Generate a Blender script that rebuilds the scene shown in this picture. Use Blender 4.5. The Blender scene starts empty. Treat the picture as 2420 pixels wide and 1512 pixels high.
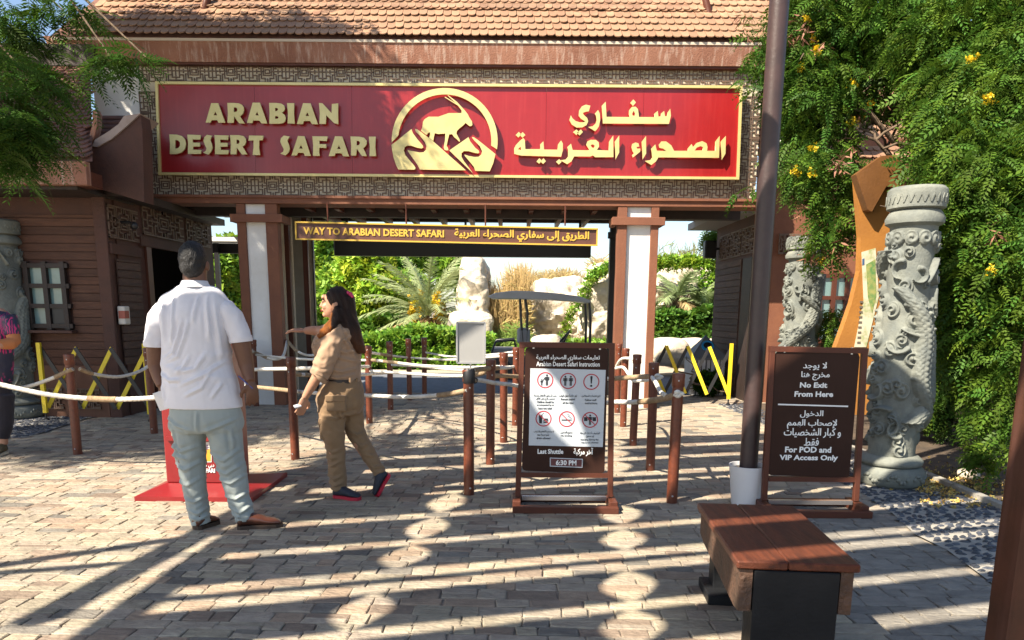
import bpy, bmesh, math, random
import numpy as np
from mathutils import Vector, Matrix, noise
from math import radians as R, sin, cos, pi
random.seed(7); rng = np.random.default_rng(7)
S = bpy.context.scene
col = S.collection

# ---------------------------------------------------------------- camera, sky, sun, exposure
CAM_H = 1.45; PITCH = R(10.3); ROLL = 0.008; FPX = 1748.0; IW = 2419.2
cam_d = bpy.data.cameras.new('camera'); cam = bpy.data.objects.new('camera', cam_d); col.objects.link(cam)
cam_d.sensor_width = 36; cam_d.lens = FPX / IW * 36; cam_d.shift_y = 297 / IW
cam_d.clip_start = 0.05; cam_d.clip_end = 900
CR = Matrix.Rotation(pi/2 - PITCH, 3, 'X') @ Matrix.Rotation(ROLL, 3, 'Z')
cam.matrix_world = Matrix.Translation((0, 0, CAM_H)) @ CR.to_4x4()
S.camera = cam
SUN_AZ = R(50); SUN_EL = R(46)          # light travels to the right and away from the camera
LD = Vector((sin(SUN_AZ)*cos(SUN_EL), cos(SUN_AZ)*cos(SUN_EL), -sin(SUN_EL)))
w = bpy.data.worlds.new('World'); S.world = w; w.use_nodes = True
nt = w.node_tree; bg = nt.nodes['Background']
sky = nt.nodes.new('ShaderNodeTexSky'); sky.sky_type = 'NISHITA'; sky.sun_disc = False
sky.sun_elevation = SUN_EL; sky.sun_rotation = math.atan2(-LD.x, -LD.y)
sky.air_density = 1.0; sky.dust_density = 0.8; sky.ozone_density = 1.0
nt.links.new(sky.outputs[0], bg.inputs[0]); bg.inputs[1].default_value = 0.078
sl = bpy.data.lights.new('sun', 'SUN'); sl.energy = 4.8; sl.angle = R(0.5); sl.color = (1.0, 0.89, 0.73)
sun = bpy.data.objects.new('sun', sl); col.objects.link(sun)
sun.rotation_euler = LD.to_track_quat('-Z', 'Y').to_euler()
S.view_settings.view_transform = 'Standard'; S.view_settings.look = 'None'
S.view_settings.exposure = 1.5; S.view_settings.gamma = 1; S.view_settings.use_curve_mapping = False
S.render.engine = 'CYCLES'
S.cycles.max_bounces = 6; S.cycles.diffuse_bounces = 3; S.cycles.glossy_bounces = 3; S.cycles.transparent_max_bounces = 8
S.cycles.use_denoising = True

# ---------------------------------------------------------------- picture to world helpers
def ray(px, py):
    return CR @ Vector(((px - IW/2) / FPX, (1053 - py) / FPX, -1))
def P(px, py, Y):
    d = ray(px, py); t = Y / d.y
    return Vector((d.x*t, Y, CAM_H + d.z*t))
def G(px, py, z=0.0):
    d = ray(px, py); t = (z - CAM_H) / d.z
    return Vector((d.x*t, d.y*t, z))
def pxm(Y, n, px=1210, py=900):          # n picture units as metres at depth Y
    return (P(px+n, py, Y) - P(px, py, Y)).length

# ---------------------------------------------------------------- materials
MATS = {}
def lin(c): return tuple(((x/255)/12.92 if x/255 <= .04045 else ((x/255+.055)/1.055)**2.4) for x in c)
def mat(name, c, rough=.7, c2=None, scale=6, bump=0, bscale=None, metal=0, tint=False, spec=.5, stretch=(1,1,1), detail=4,
        contrast=(.35,.65), trans=None, emit=None, coat=0, streak=None, alpha=None, sheen=0):
    if name in MATS: return MATS[name]
    m = bpy.data.materials.new(name); m.use_nodes = True; MATS[name] = m
    n = m.node_tree; b = n.nodes['Principled BSDF']; L = n.links.new
    b.inputs['Base Color'].default_value = (*c, 1); b.inputs['Roughness'].default_value = rough
    b.inputs['Metallic'].default_value = metal; b.inputs['Specular IOR Level'].default_value = spec
    if coat: b.inputs['Coat Weight'].default_value = coat; b.inputs['Coat Roughness'].default_value = .15
    if sheen: b.inputs['Sheen Weight'].default_value = sheen
    tc = n.nodes.new('ShaderNodeTexCoord'); mp = n.nodes.new('ShaderNodeMapping'); L(tc.outputs['Object'], mp.inputs[0])
    mp.inputs['Scale'].default_value = stretch
    out = None
    if c2 is not None:
        t = n.nodes.new('ShaderNodeTexNoise'); t.inputs['Scale'].default_value = scale; t.inputs['Detail'].default_value = detail
        t.inputs['Roughness'].default_value = .65
        L(mp.outputs[0], t.inputs[0])
        r = n.nodes.new('ShaderNodeMapRange'); r.inputs[1].default_value = contrast[0]; r.inputs[2].default_value = contrast[1]
        L(t.outputs[0], r.inputs[0])
        x = n.nodes.new('ShaderNodeMix'); x.data_type = 'RGBA'; L(r.outputs[0], x.inputs[0])
        x.inputs[6].default_value = (*c, 1); x.inputs[7].default_value = (*c2, 1); out = x.outputs[2]
    if streak is not None:
        t = n.nodes.new('ShaderNodeTexNoise'); t.inputs['Scale'].default_value = 1; t.inputs['Detail'].default_value = 5
        m2 = n.nodes.new('ShaderNodeMapping'); m2.inputs['Scale'].default_value = (22, 22, 1.3); L(tc.outputs['Object'], m2.inputs[0]); L(m2.outputs[0], t.inputs[0])
        r = n.nodes.new('ShaderNodeMapRange'); r.inputs[1].default_value = .5; r.inputs[2].default_value = .75; L(t.outputs[0], r.inputs[0])
        x = n.nodes.new('ShaderNodeMix'); x.data_type = 'RGBA'; L(r.outputs[0], x.inputs[0])
        if out is not None: L(out, x.inputs[6])
        else: x.inputs[6].default_value = (*c, 1)
        x.inputs[7].default_value = (*streak, 1); out = x.outputs[2]
    if tint:
        a = n.nodes.new('ShaderNodeAttribute'); a.attribute_name = 'tint'
        x = n.nodes.new('ShaderNodeMix'); x.data_type = 'RGBA'; x.blend_type = 'MULTIPLY'; x.inputs[0].default_value = 1
        if out is not None: L(out, x.inputs[6])
        else: x.inputs[6].default_value = (*c, 1)
        L(a.outputs['Color'], x.inputs[7]); out = x.outputs[2]
    if out is not None: L(out, b.inputs['Base Color'])
    if bump:
        t = n.nodes.new('ShaderNodeTexNoise'); t.inputs['Scale'].default_value = bscale or scale*4; t.inputs['Detail'].default_value = 6
        L(mp.outputs[0], t.inputs[0]); bp = n.nodes.new('ShaderNodeBump'); bp.inputs['Strength'].default_value = min(1, bump)
        bp.inputs['Distance'].default_value = .02*max(1, bump); L(t.outputs[0], bp.inputs['Height']); L(bp.outputs[0], b.inputs['Normal'])
    if trans:
        tr = n.nodes.new('ShaderNodeBsdfTranslucent'); mx = n.nodes.new('ShaderNodeMixShader'); mx.inputs[0].default_value = trans
        if out is not None: L(out, tr.inputs[0])
        else: tr.inputs[0].default_value = (*c, 1)
        o = n.nodes['Material Output']; L(b.outputs[0], mx.inputs[1]); L(tr.outputs[0], mx.inputs[2]); L(mx.outputs[0], o.inputs[0])
    return m

# ---------------------------------------------------------------- objects
WM = {}
def wmat(o): return WM.get(o.name, Matrix.Identity(4)) if o else Matrix.Identity(4)
def tag(o, label=None, cat=None, group=None, kind=None):
    if label: o['label'] = label
    if cat: o['category'] = cat
    if group: o['group'] = group
    if kind: o['kind'] = kind
    return o
def thing(name, label, cat, loc=(0,0,0), rz=0, group=None):
    o = bpy.data.objects.new(name, None); col.objects.link(o); o.empty_display_size = .1
    o.location = loc; o.rotation_euler = (0, 0, rz)
    WM[o.name] = Matrix.Translation(loc) @ Matrix.Rotation(rz, 4, 'Z')
    return tag(o, label, cat, group)
def link(name, me, parent=None):
    o = bpy.data.objects.new(name, me); col.objects.link(o)
    if parent is not None: o.parent = parent; WM[o.name] = wmat(parent)
    return o
def dup(root, loc=None, rz=None, label=None, sc=None):
    c = root.copy(); col.objects.link(c)
    if loc is not None: c.location = loc
    if rz is not None: c.rotation_euler = (0, 0, rz)
    if sc is not None: c.scale = (sc,)*3
    if label: c['label'] = label
    for ch in root.children:
        d = ch.copy(); col.objects.link(d); d.parent = c
        for g in ch.children:
            e = g.copy(); col.objects.link(e); e.parent = d
    return c
class MB:
    def __init__(s): s.v = []; s.f = []; s.t = []; s.smooth = False
    def add(s, vs, fs, tint=None):
        o = len(s.v); s.v += [tuple(v) for v in vs]; s.f += [tuple(i+o for i in f) for f in fs]
        s.t += [tint or (1,1,1)] * len(vs); return s
    def box(s, c, d, rz=0, M=None, tint=None, taper=1.0):
        x, y, z = d[0]/2, d[1]/2, d[2]/2
        vs = [Vector((a*x*(taper if e > 0 else 1), b*y*(taper if e > 0 else 1), e*z)) for e in (-1,1) for a, b in ((-1,-1),(1,-1),(1,1),(-1,1))]
        if rz: q = Matrix.Rotation(rz, 3, 'Z'); vs = [q @ v for v in vs]
        if M is not None: vs = [M @ v for v in vs]
        c = Vector(c); return s.add([v + c for v in vs], [(3,2,1,0),(4,5,6,7),(0,1,5,4),(1,2,6,5),(2,3,7,6),(3,0,4,7)], tint)
    def bb(s, a, b, tint=None):           # box by two corners
        return s.box([(a[i]+b[i])/2 for i in range(3)], [abs(b[i]-a[i]) for i in range(3)], tint=tint)
    def bar(s, p, q, w, h=None, up=(0,0,1), tint=None):
        p, q = Vector(p), Vector(q); d = q-p; L_ = d.length
        if L_ < 1e-6: return s
        z = d/L_; u = Vector(up); x = u.cross(z)
        if x.length < 1e-4: x = Vector((1,0,0)).cross(z)
        x.normalize(); y = z.cross(x); h = h or w
        M = Matrix((x, y, z)).transposed(); return s.box((p+q)/2, (w, h, L_), M=M, tint=tint)
    def tube(s, pts, r, n=10, cap=True, flat=None, tint=None):
        pts = [Vector(p) for p in pts]; k = len(pts); rr = r if isinstance(r, (list, tuple)) else [r]*k
        T = [(pts[min(i+1,k-1)]-pts[max(i-1,0)]).normalized() for i in range(k)]
        ref = Vector((0,1,0)) if abs(T[0].y) < .8 else Vector((1,0,0))
        vs = []; x = (ref - T[0]*ref.dot(T[0])).normalized()
        for i in range(k):
            x = (x - T[i]*x.dot(T[i])).normalized(); y = T[i].cross(x)
            ri = rr[i]; ra, rb = ri if isinstance(ri, (tuple, list)) else (ri, ri)
            for j in range(n):
                a = 2*pi*j/n; vs.append(pts[i] + x*cos(a)*ra + y*sin(a)*rb)
        fs = [(i*n+j, i*n+(j+1)%n, (i+1)*n+(j+1)%n, (i+1)*n+j) for i in range(k-1) for j in range(n)]
        if cap: fs += [tuple(range(n))[::-1], tuple((k-1)*n+j for j in range(n))]
        return s.add(vs, fs, tint)
    def lathe(s, prof, c=(0,0,0), n=24, cap=True, tint=None):
        c = Vector(c); vs = [c + Vector((r*cos(2*pi*j/n), r*sin(2*pi*j/n), z)) for r, z in prof for j in range(n)]; k = len(prof)
        fs = [(i*n+j, i*n+(j+1)%n, (i+1)*n+(j+1)%n, (i+1)*n+j) for i in range(k-1) for j in range(n)]
        if cap: fs += [tuple(range(n))[::-1], tuple((k-1)*n+j for j in range(n))]
        return s.add(vs, fs, tint)
    def prism(s, poly, depth, tint=None):   # poly: world points, extruded by vector depth
        n = len(poly); d = Vector(depth); vs = [Vector(p) for p in poly] + [Vector(p)+d for p in poly]
        return s.add(vs, [tuple(range(n)), tuple(range(2*n-1, n-1, -1))] + [(i, n+i, n+(i+1)%n, (i+1)%n) for i in range(n)], tint)
    def rings(s, lst, n=20, tint=None, cap=True):  # horizontal elliptical rings (cx,cy,z,rx,ry)
        vs = []
        for r in lst:
            cx, cy, z, rx, ry = r[:5]; a0 = r[5] if len(r) > 5 else 0
            for j in range(n):
                a = 2*pi*j/n; X, Y = rx*cos(a), ry*sin(a); vs.append((cx+X*cos(a0)-Y*sin(a0), cy+X*sin(a0)+Y*cos(a0), z))
        k = len(lst); fs = [(i*n+j, i*n+(j+1)%n, (i+1)*n+(j+1)%n, (i+1)*n+j) for i in range(k-1) for j in range(n)]
        if cap: fs += [tuple(range(n))[::-1], tuple((k-1)*n+j for j in range(n))]
        return s.add(vs, fs, tint)
    def ball(s, c, r, n=10, m=7, M=None, tint=None):
        c = Vector(c); r = r if isinstance(r, (tuple, list)) else (r,)*3; vs = []
        for i in range(1, m):
            t = pi*i/m
            for j in range(n):
                a = 2*pi*j/n; vs.append(Vector((r[0]*sin(t)*cos(a), r[1]*sin(t)*sin(a), -r[2]*cos(t))))
        vs += [Vector((0,0,-r[2])), Vector((0,0,r[2]))]; q = (m-1)*n
        if M is not None: vs = [M @ v for v in vs]
        fs = [(i*n+j, i*n+(j+1)%n, (i+1)*n+(j+1)%n, (i+1)*n+j) for i in range(m-2) for j in range(n)]
        fs += [(q, (j+1)%n, j) for j in range(n)] + [(q+1, (m-2)*n+j, (m-2)*n+(j+1)%n) for j in range(n)]
        return s.add([v+c for v in vs], fs, tint)
    def mesh(s, name, m=None, inv=None, smooth=False, bevel=0):
        me = bpy.data.meshes.new(name); vs = s.v
        if inv is not None: vs = [inv @ Vector(v) for v in vs]
        me.from_pydata([tuple(v) for v in vs], [], s.f)
        if any(t != (1,1,1) for t in s.t):
            a = me.color_attributes.new('tint', 'FLOAT_COLOR', 'POINT')
            a.data.foreach_set('color', np.array([(*t, 1) for t in s.t], dtype=np.float32).ravel())
        elif m is not None and any(nd.type == 'ATTRIBUTE' for nd in m.node_tree.nodes):
            a = me.color_attributes.new('tint', 'FLOAT_COLOR', 'POINT')
            a.data.foreach_set('color', np.ones(len(vs)*4, dtype=np.float32))
        if m is not None: me.materials.append(m)
        bm = bmesh.new(); bm.from_mesh(me); bmesh.ops.recalc_face_normals(bm, faces=bm.faces)
        if bevel:
            bmesh.ops.bevel(bm, geom=[e for e in bm.edges if len(e.link_faces) == 2 and e.calc_face_angle(0) > .5], offset=bevel, segments=1, affect='EDGES', clamp_overlap=True)
        bm.to_mesh(me); bm.free()
        if smooth: me.polygons.foreach_set('use_smooth', [True]*len(me.polygons)); 
        if smooth and smooth != 'all' and hasattr(me, 'set_sharp_from_angle'): me.set_sharp_from_angle(angle=R(50))
        return me
    def build(s, name, m, parent=None, smooth=False, bevel=0, local=False):
        inv = None
        if parent is not None and not local: inv = wmat(parent).inverted()
        return link(name, s.mesh(name, m, inv, smooth, bevel), parent)
def npmesh(name, V, F, m, parent=None, tint=None, smooth=False, local=False, kind=None):
    """V (n,3) array, F (k,4) or (k,3) int array"""
    if parent is not None and not local:
        q = np.array(wmat(parent).inverted()); V = V @ q[:3,:3].T + q[:3,3]
    me = bpy.data.meshes.new(name); nv, nf, k = len(V), len(F), F.shape[1]
    me.vertices.add(nv); me.vertices.foreach_set('co', V.astype(np.float32).ravel())
    me.loops.add(nf*k); me.loops.foreach_set('vertex_index', F.astype(np.int32).ravel())
    me.polygons.add(nf); me.polygons.foreach_set('loop_start', np.arange(0, nf*k, k, dtype=np.int32))
    if smooth: me.polygons.foreach_set('use_smooth', np.ones(nf, dtype=bool))
    me.update(calc_edges=True); me.validate()
    if tint is None: tint = np.ones((nv, 3))
    a = me.color_attributes.new('tint', 'FLOAT_COLOR', 'POINT')
    a.data.foreach_set('color', np.concatenate([tint, np.ones((nv,1))], 1).astype(np.float32).ravel())
    me.materials.append(m); o = link(name, me, parent)
    if kind: o['kind'] = kind
    return o
def scatter(tv, tf, pos, rot, sc):
    """copies of a template: tv (n,3), tf (k,m), pos (N,3), rot (N,3,3), sc (N,)"""
    N = len(pos); V = np.einsum('nij,kj->nki', rot, tv) * sc[:,None,None] + pos[:,None,:]
    F = tf[None] + (np.arange(N)*len(tv))[:,None,None]
    return V.reshape(-1,3), F.reshape(-1, tf.shape[1])
def rotmats(N, tilt=1.0, zdir=None):
    """random frames: x axis random heading with droop, z roughly up"""
    a = rng.uniform(0, 2*pi, N); d = rng.normal(-.35, .35, N)*tilt; r = rng.normal(0, .6, N)*tilt
    x = np.stack([np.cos(a)*np.cos(d), np.sin(a)*np.cos(d), np.sin(d)], 1)
    up = np.tile([0,0,1.], (N,1)); y = np.cross(up, x); y /= np.linalg.norm(y, axis=1)[:,None]; z = np.cross(x, y)
    y2 = y*np.cos(r)[:,None] + z*np.sin(r)[:,None]; z2 = np.cross(x, y2)
    return np.stack([x, y2, z2], 2)
def rep(t, k): return np.repeat(t, k, axis=0)
DG = None
def evalmesh(o, name):
    dg = bpy.context.evaluated_depsgraph_get(); me = bpy.data.meshes.new_from_object(o.evaluated_get(dg)); me.name = name; return me
def remesh(mb, name, m, parent, voxel=.012, sm=4, wr=None, tintf=None):
    """fuse overlapping closed shapes into one smooth continuous surface"""
    me = mb.mesh('tmp'); o = bpy.data.objects.new('tmp', me); col.objects.link(o)
    r = o.modifiers.new('r', 'REMESH'); r.mode = 'VOXEL'; r.voxel_size = voxel; r.use_smooth_shade = True
    q = o.modifiers.new('s', 'SMOOTH'); q.iterations = sm; q.factor = .5
    me2 = evalmesh(o, name); bpy.data.objects.remove(o)
    n = len(me2.vertices); V = np.empty(n*3, dtype=np.float32); me2.vertices.foreach_get('co', V); V = V.reshape(-1,3)
    if wr:
        N = np.empty(n*3, dtype=np.float32); me2.vertex_normals.foreach_get('vector', N); N = N.reshape(-1,3)
        V = V + N*wr(V)[:,None]
    T = tintf(V) if tintf else np.ones((n,3))
    q = np.array(wmat(parent).inverted()); V2 = V @ q[:3,:3].T + q[:3,3]
    me2.vertices.foreach_set('co', V2.astype(np.float32).ravel()); me2.update()
    a = me2.color_attributes.new('tint', 'FLOAT_COLOR', 'POINT')
    a.data.foreach_set('color', np.concatenate([T, np.ones((n,1))], 1).astype(np.float32).ravel())
    me2.materials.clear(); me2.materials.append(m)
    me2.polygons.foreach_set('use_smooth', [True]*len(me2.polygons))
    return link(name, me2, parent)

# ---------------------------------------------------------------- lettering
AF = {'ا':(0xFE8D,2),'ب':(0xFE8F,4),'ة':(0xFE93,2),'ت':(0xFE95,4),'ج':(0xFE9D,4),'ح':(0xFEA1,4),'خ':(0xFEA5,4),'د':(0xFEA9,2),'ر':(0xFEAD,2),'س':(0xFEB1,4),'ش':(0xFEB5,4),'ص':(0xFEB9,4),'ض':(0xFEBD,4),'ط':(0xFEC1,4),'ع':(0xFEC9,4),'ف':(0xFED1,4),'ق':(0xFED5,4),'ك':(0xFED9,4),'ل':(0xFEDD,4),'م':(0xFEE1,4),'ن':(0xFEE5,4),'ه':(0xFEE9,4),'و':(0xFEED,2),'ى':(0xFEEF,2),'ي':(0xFEF1,4),'ء':(0xFE80,1),'آ':(0xFE81,2),'إ':(0xFE87,2),'أ':(0xFE83,2),'\x01':(0xFEFB,2),'\x02':(0xFEF9,2),'\x03':(0xFEF7,2)}
def ar(s):
    out = []
    for wd in s.split(' '):
        wd = wd.replace('لا','\x01').replace('لإ','\x02').replace('لأ','\x03'); r = []
        for i, c in enumerate(wd):
            b, k = AF.get(c, (ord(c), 0))
            pj = i > 0 and AF.get(wd[i-1], (0,0))[1] == 4 and k in (2,4)
            nj = k == 4 and i < len(wd)-1 and AF.get(wd[i+1], (0,0))[1] in (2,4)
            r.append(chr(b) if k < 2 else chr(b + (3 if pj and nj else 1 if pj else 2 if nj else 0)))
        out.append(''.join(reversed(r)))
    return ' '.join(reversed(out))
def text(s, name, m, parent, frame, box, bold=.012, thick=.004, copies=None):
    """frame = (origin, xaxis, zaxis, normal) of the carrying plane; box = (x0, x1, z0, z1) on it"""
    c = bpy.data.curves.new('t', 'FONT'); c.body = s; c.size = 1; c.offset = bold; c.extrude = .02; c.resolution_u = 2
    o = bpy.data.objects.new('t', c); col.objects.link(o); me = evalmesh(o, name); bpy.data.objects.remove(o)
    n = len(me.vertices); V = np.empty(n*3, dtype=np.float32); me.vertices.foreach_get('co', V); V = V.reshape(-1,3)
    lo, hi = V.min(0), V.max(0); F = []
    for p in me.polygons: F.append(tuple(p.vertices))
    O, X, Z, N = [np.array(q, dtype=float) for q in frame]
    x = (V[:,0]-lo[0])/(hi[0]-lo[0])*(box[1]-box[0])+box[0]; z = (V[:,1]-lo[1])/max(1e-6, hi[1]-lo[1])*(box[3]-box[2])+box[2]
    d = (V[:,2]+.02)/.04*thick + .0015
    b = MB(); A = []; h = box[3]-box[2]
    for k, (ox, oz) in enumerate(copies or [(0,0)]):
        W = O + X*(x+ox*h)[:,None] + Z*(z+oz*h)[:,None] + N*(d+k*.0004)[:,None]; b.add([tuple(q) for q in W], F)
    return b.build(name, m, parent)
BOLD4 = [(-.022,0),(.022,0),(0,-.022),(0,.022)]
def plate(name, m, parent, polys, thick, yoff=0, holes=()):
    """flat shape with holes from a 2D curve; polys in (x,z) of a plane facing -Y, at y=yoff..yoff-thick"""
    c = bpy.data.curves.new('p', 'CURVE'); c.dimensions = '2D'; c.fill_mode = 'BOTH'; c.extrude = thick/2
    for poly in list(polys)+list(holes):
        sp = c.splines.new('POLY'); sp.points.add(len(poly)-1); sp.use_cyclic_u = True
        for i, q in enumerate(poly): sp.points[i].co = (q[0], q[1], 0, 1)
    o = bpy.data.objects.new('p', c); col.objects.link(o); me = evalmesh(o, name); bpy.data.objects.remove(o)
    inv = wmat(parent).inverted()
    for v in me.vertices: v.co = inv @ Vector((v.co.x, yoff - thick/2 - v.co.z, v.co.y))
    me.materials.clear(); me.materials.append(m); bm = bmesh.new(); bm.from_mesh(me); bmesh.ops.remove_doubles(bm, verts=bm.verts, dist=1e-5); bmesh.ops.recalc_face_normals(bm, faces=bm.faces); bm.to_mesh(me); bm.free()
    return link(name, me, parent)
# ---------------------------------------------------------------- material set
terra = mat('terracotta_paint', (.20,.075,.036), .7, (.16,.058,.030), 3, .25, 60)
fasciam = mat('weathered_fascia', (.31,.145,.09), .8, (.24,.10,.06), 2, .4, 50, streak=(.46,.32,.25))
brown = mat('brown_steel', (.10,.032,.018), .45, (.085,.03,.02), 9, .12, 90, spec=.25)
postm = mat('rope_post_paint', (.16,.042,.019), .36, (.10,.028,.015), 14, .15, 120)
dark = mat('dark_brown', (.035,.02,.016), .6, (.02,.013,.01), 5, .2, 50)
darkwood = mat('weathered_siding', (.10,.055,.038), .75, (.055,.033,.026), 4, .4, 30, stretch=(1,1,6), tint=True)
black = mat('black_metal', (.012,.012,.014), .45)
white = mat('white_render', (.80,.79,.76), .85, (.70,.68,.63), 2, .2, 40)
cream = mat('cream_panel', (.56,.49,.37), .8, (.46,.39,.28), 8, .2, 60)
fretm = mat('bronze_fretwork', (.16,.10,.065), .6, (.11,.07,.05), 20)
redm = mat('sign_red_enamel', (.30,.012,.013), .33, (.26,.010,.012), 1.5, 0, coat=.2, streak=(.315,.018,.018))
gold = mat('brushed_gold', (.66,.55,.24), .36, (.58,.48,.19), 3, .05, 200, metal=.25)
stone = mat('carved_stone', (.22,.23,.195), .85, (.13,.145,.135), 3, .22, 60)
ropew = mat('white_rope', (.72,.70,.64), .9, (.58,.55,.48), 12, .3, 80)
ropet = mat('tan_rope_whipping', (.42,.31,.19), .95, (.28,.19,.11), 30, .6, 160)
yellow = mat('yellow_paint', (.80,.60,.02), .5, (.68,.50,.02), 8)
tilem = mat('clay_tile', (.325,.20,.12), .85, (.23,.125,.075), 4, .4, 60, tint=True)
tileshade = mat('shaded_clay_tile', (.22,.10,.07), .9, (.12,.06,.045), 4, .4, 60, tint=True)  # darker copy of the clay tile, with shade put into its colour
pav = mat('quarry_stone', (.40,.345,.265), .85, (.27,.23,.18), 7, .75, 24, stretch=(1,2.0,1), tint=True, detail=8)
grout = mat('sand_joint', (.34,.29,.23), .95, (.22,.19,.15), 8, .6, 60)
sand = mat('pale_ground', (.42,.36,.28), .95, (.34,.29,.22), 1.2, .5, 12)
soil = mat('garden_soil', (.10,.070,.045), .98, (.05,.036,.025), 5, 1, 25)
cement = mat('white_cement', (.36,.335,.285), .9, (.26,.245,.215), 7, .5, 50)
pebm = mat('black_pebble', (.028,.032,.042), .5, (.06,.065,.075), 20, .1, tint=True)
rockm = mat('pale_rock', (.60,.53,.42), .92, (.42,.34,.25), 2.6, 2.2, 7, detail=8, contrast=(.45,.7))
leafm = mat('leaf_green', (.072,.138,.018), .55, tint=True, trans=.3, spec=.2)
barkm = mat('bark', (.16,.115,.075), .95, (.09,.06,.04), 10, .9, 30, stretch=(1,1,.3))
shade_asphalt = mat('shade_blue_paving', (.16,.17,.19), .9, (.12,.125,.14), 6, .4, 40)  # road colour with the bluish shade beyond the gate painted in

def wear(m, lo, hi, scale):
    n = m.node_tree; L = n.links.new; b = n.nodes['Principled BSDF']; src = b.inputs['Base Color'].links[0].from_socket
    tc = n.nodes.new('ShaderNodeTexCoord'); t = n.nodes.new('ShaderNodeTexNoise'); t.inputs['Scale'].default_value = scale; t.inputs['Detail'].default_value = 7; t.inputs['Roughness'].default_value = .7; L(tc.outputs['Object'], t.inputs[0])
    r = n.nodes.new('ShaderNodeMapRange'); r.inputs[1].default_value = .32; r.inputs[2].default_value = .62; r.inputs[3].default_value = lo; r.inputs[4].default_value = hi; L(t.outputs[0], r.inputs[0])
    x = n.nodes.new('ShaderNodeMix'); x.data_type = 'RGBA'; x.blend_type = 'MULTIPLY'; x.inputs[0].default_value = 1; L(src, x.inputs[6]); L(r.outputs[0], x.inputs[7]); L(x.outputs[2], b.inputs['Base Color'])
wear(pav, .72, 1.05, .8); wear(postm, .8, 1.1, 30); wear(fasciam, .75, 1.05, .7); wear(tilem, .78, 1.05, .9); wear(redm, .88, 1.03, 1.1); wear(stone, .72, 1.08, 5)
# ---------------------------------------------------------------- ground
def sheet(name, x0, x1, y0, y1, z, m):
    b = MB(); b.add([(x0,y0,z),(x1,y0,z),(x1,y1,z),(x0,y1,z)], [(0,1,2,3)]); return tag(b.build(name, m), kind='structure')
sheet('ground', -300, 300, -60, 500, -.03, sand)
PX0, PX1, PY0, PY1 = -6.6, 5.6, 2.2, 13.2
pavement = sheet('pavement', PX0-2, PX1+3, -6, PY1, -.010, grout)
sheet('service_road', -14, 16, PY1+.01, 17.6, -.012, shade_asphalt)

def inpoly(x, y, poly):
    r = False; n = len(poly)
    for i in range(n):
        x1, y1 = poly[i]; x2, y2 = poly[(i+1)%n]
        if (y1 > y) != (y2 > y) and x < (x2-x1)*(y-y1)/(y2-y1)+x1: r = not r
    return r
g2 = lambda px, py: (G(px,py).x, G(px,py).y)
# pebble mosaic in white cement: a band along the right planting bed
PEB = [g2(1698,955), g2(1760,955), g2(1840,985), g2(1990,1060), g2(2180,1128), g2(2378,1212), (G(2378,1212).x+.55, G(2378,1212).y-1.4), g2(2345,1380), g2(2240,1302), g2(2160,1262), g2(2110,1215), g2(2040,1168), g2(1990,1140), g2(1900,1060), g2(1800,1000)]
PEBL = [g2(-160,1035), g2(60,1035), g2(200,990), g2(300,968), g2(352,950), g2(300,944), g2(100,958), g2(-160,960)]
def poly_sheet(name, poly, z, m, parent=None):
    b = MB(); b.add([(p[0],p[1],z) for p in poly], [tuple(range(len(poly)))]); return b.build(name, m, parent)
mos = tag(poly_sheet('pebble_mosaic', PEB, .004, cement), kind='structure')
mosl = tag(poly_sheet('pebble_mosaic', PEBL, .004, cement), kind='structure')

# ashlar paving: random coursed stones, each one with a worn chamfer
def stone_geo(x0, x1, y0, y1, h, jig=.006):
    cx, cy, a, b = (x0+x1)/2, (y0+y1)/2, (x1-x0)/2, (y1-y0)/2
    c = min(a,b)*.16; o = []
    for sx, sy in ((-1,-1),(1,-1),(1,1),(-1,1)):
        p = (sx*a, sy*(b-c)), (sx*(a-c), sy*b)
        if sx*sy > 0: o += [p[0], p[1]] if sx*sy > 0 and sx > 0 else [p[0], p[1]]
        else: o += [p[1], p[0]]
    o.sort(key=lambda q: math.atan2(q[1]/b, q[0]/a))
    o = [(q[0]+random.uniform(-jig,jig), q[1]+random.uniform(-jig,jig)) for q in o]
    tx, ty = random.uniform(-.012,.012), random.uniform(-.012,.012)
    vs = [(cx+q[0], cy+q[1], -.02) for q in o] + [(cx+q[0], cy+q[1], h-.004+q[0]*tx+q[1]*ty) for q in o] + [(cx+q[0]*.93, cy+q[1]*.90, h+q[0]*tx+q[1]*ty+random.uniform(-.0012,.0012)) for q in o]
    fs = [(i, (i+1)%8, 8+(i+1)%8, 8+i) for i in range(8)] + [(8+i, 8+(i+1)%8, 16+(i+1)%8, 16+i) for i in range(8)] + [tuple(16+i for i in range(8))]
    return vs, fs
def stone_tint():
    t = random.random()
    if t < .66: g = random.uniform(.9,1.1); return (g, g*random.uniform(.97,1.01), g*random.uniform(.93,1.0))
    if t < .76: g = random.uniform(.78,1.0); return (g*1.08, g*.94, g*.86)
    if t < .85: g = random.uniform(.58,.8); return (g*1.04, g*.92, g*.88)
    if t < .93: g = random.uniform(.5,.75); return (g*.92, g*.97, g*1.05)
    g = random.uniform(1.1,1.3); return (g, g*.98, g*.9)
stones = []; y = PY0
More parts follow.
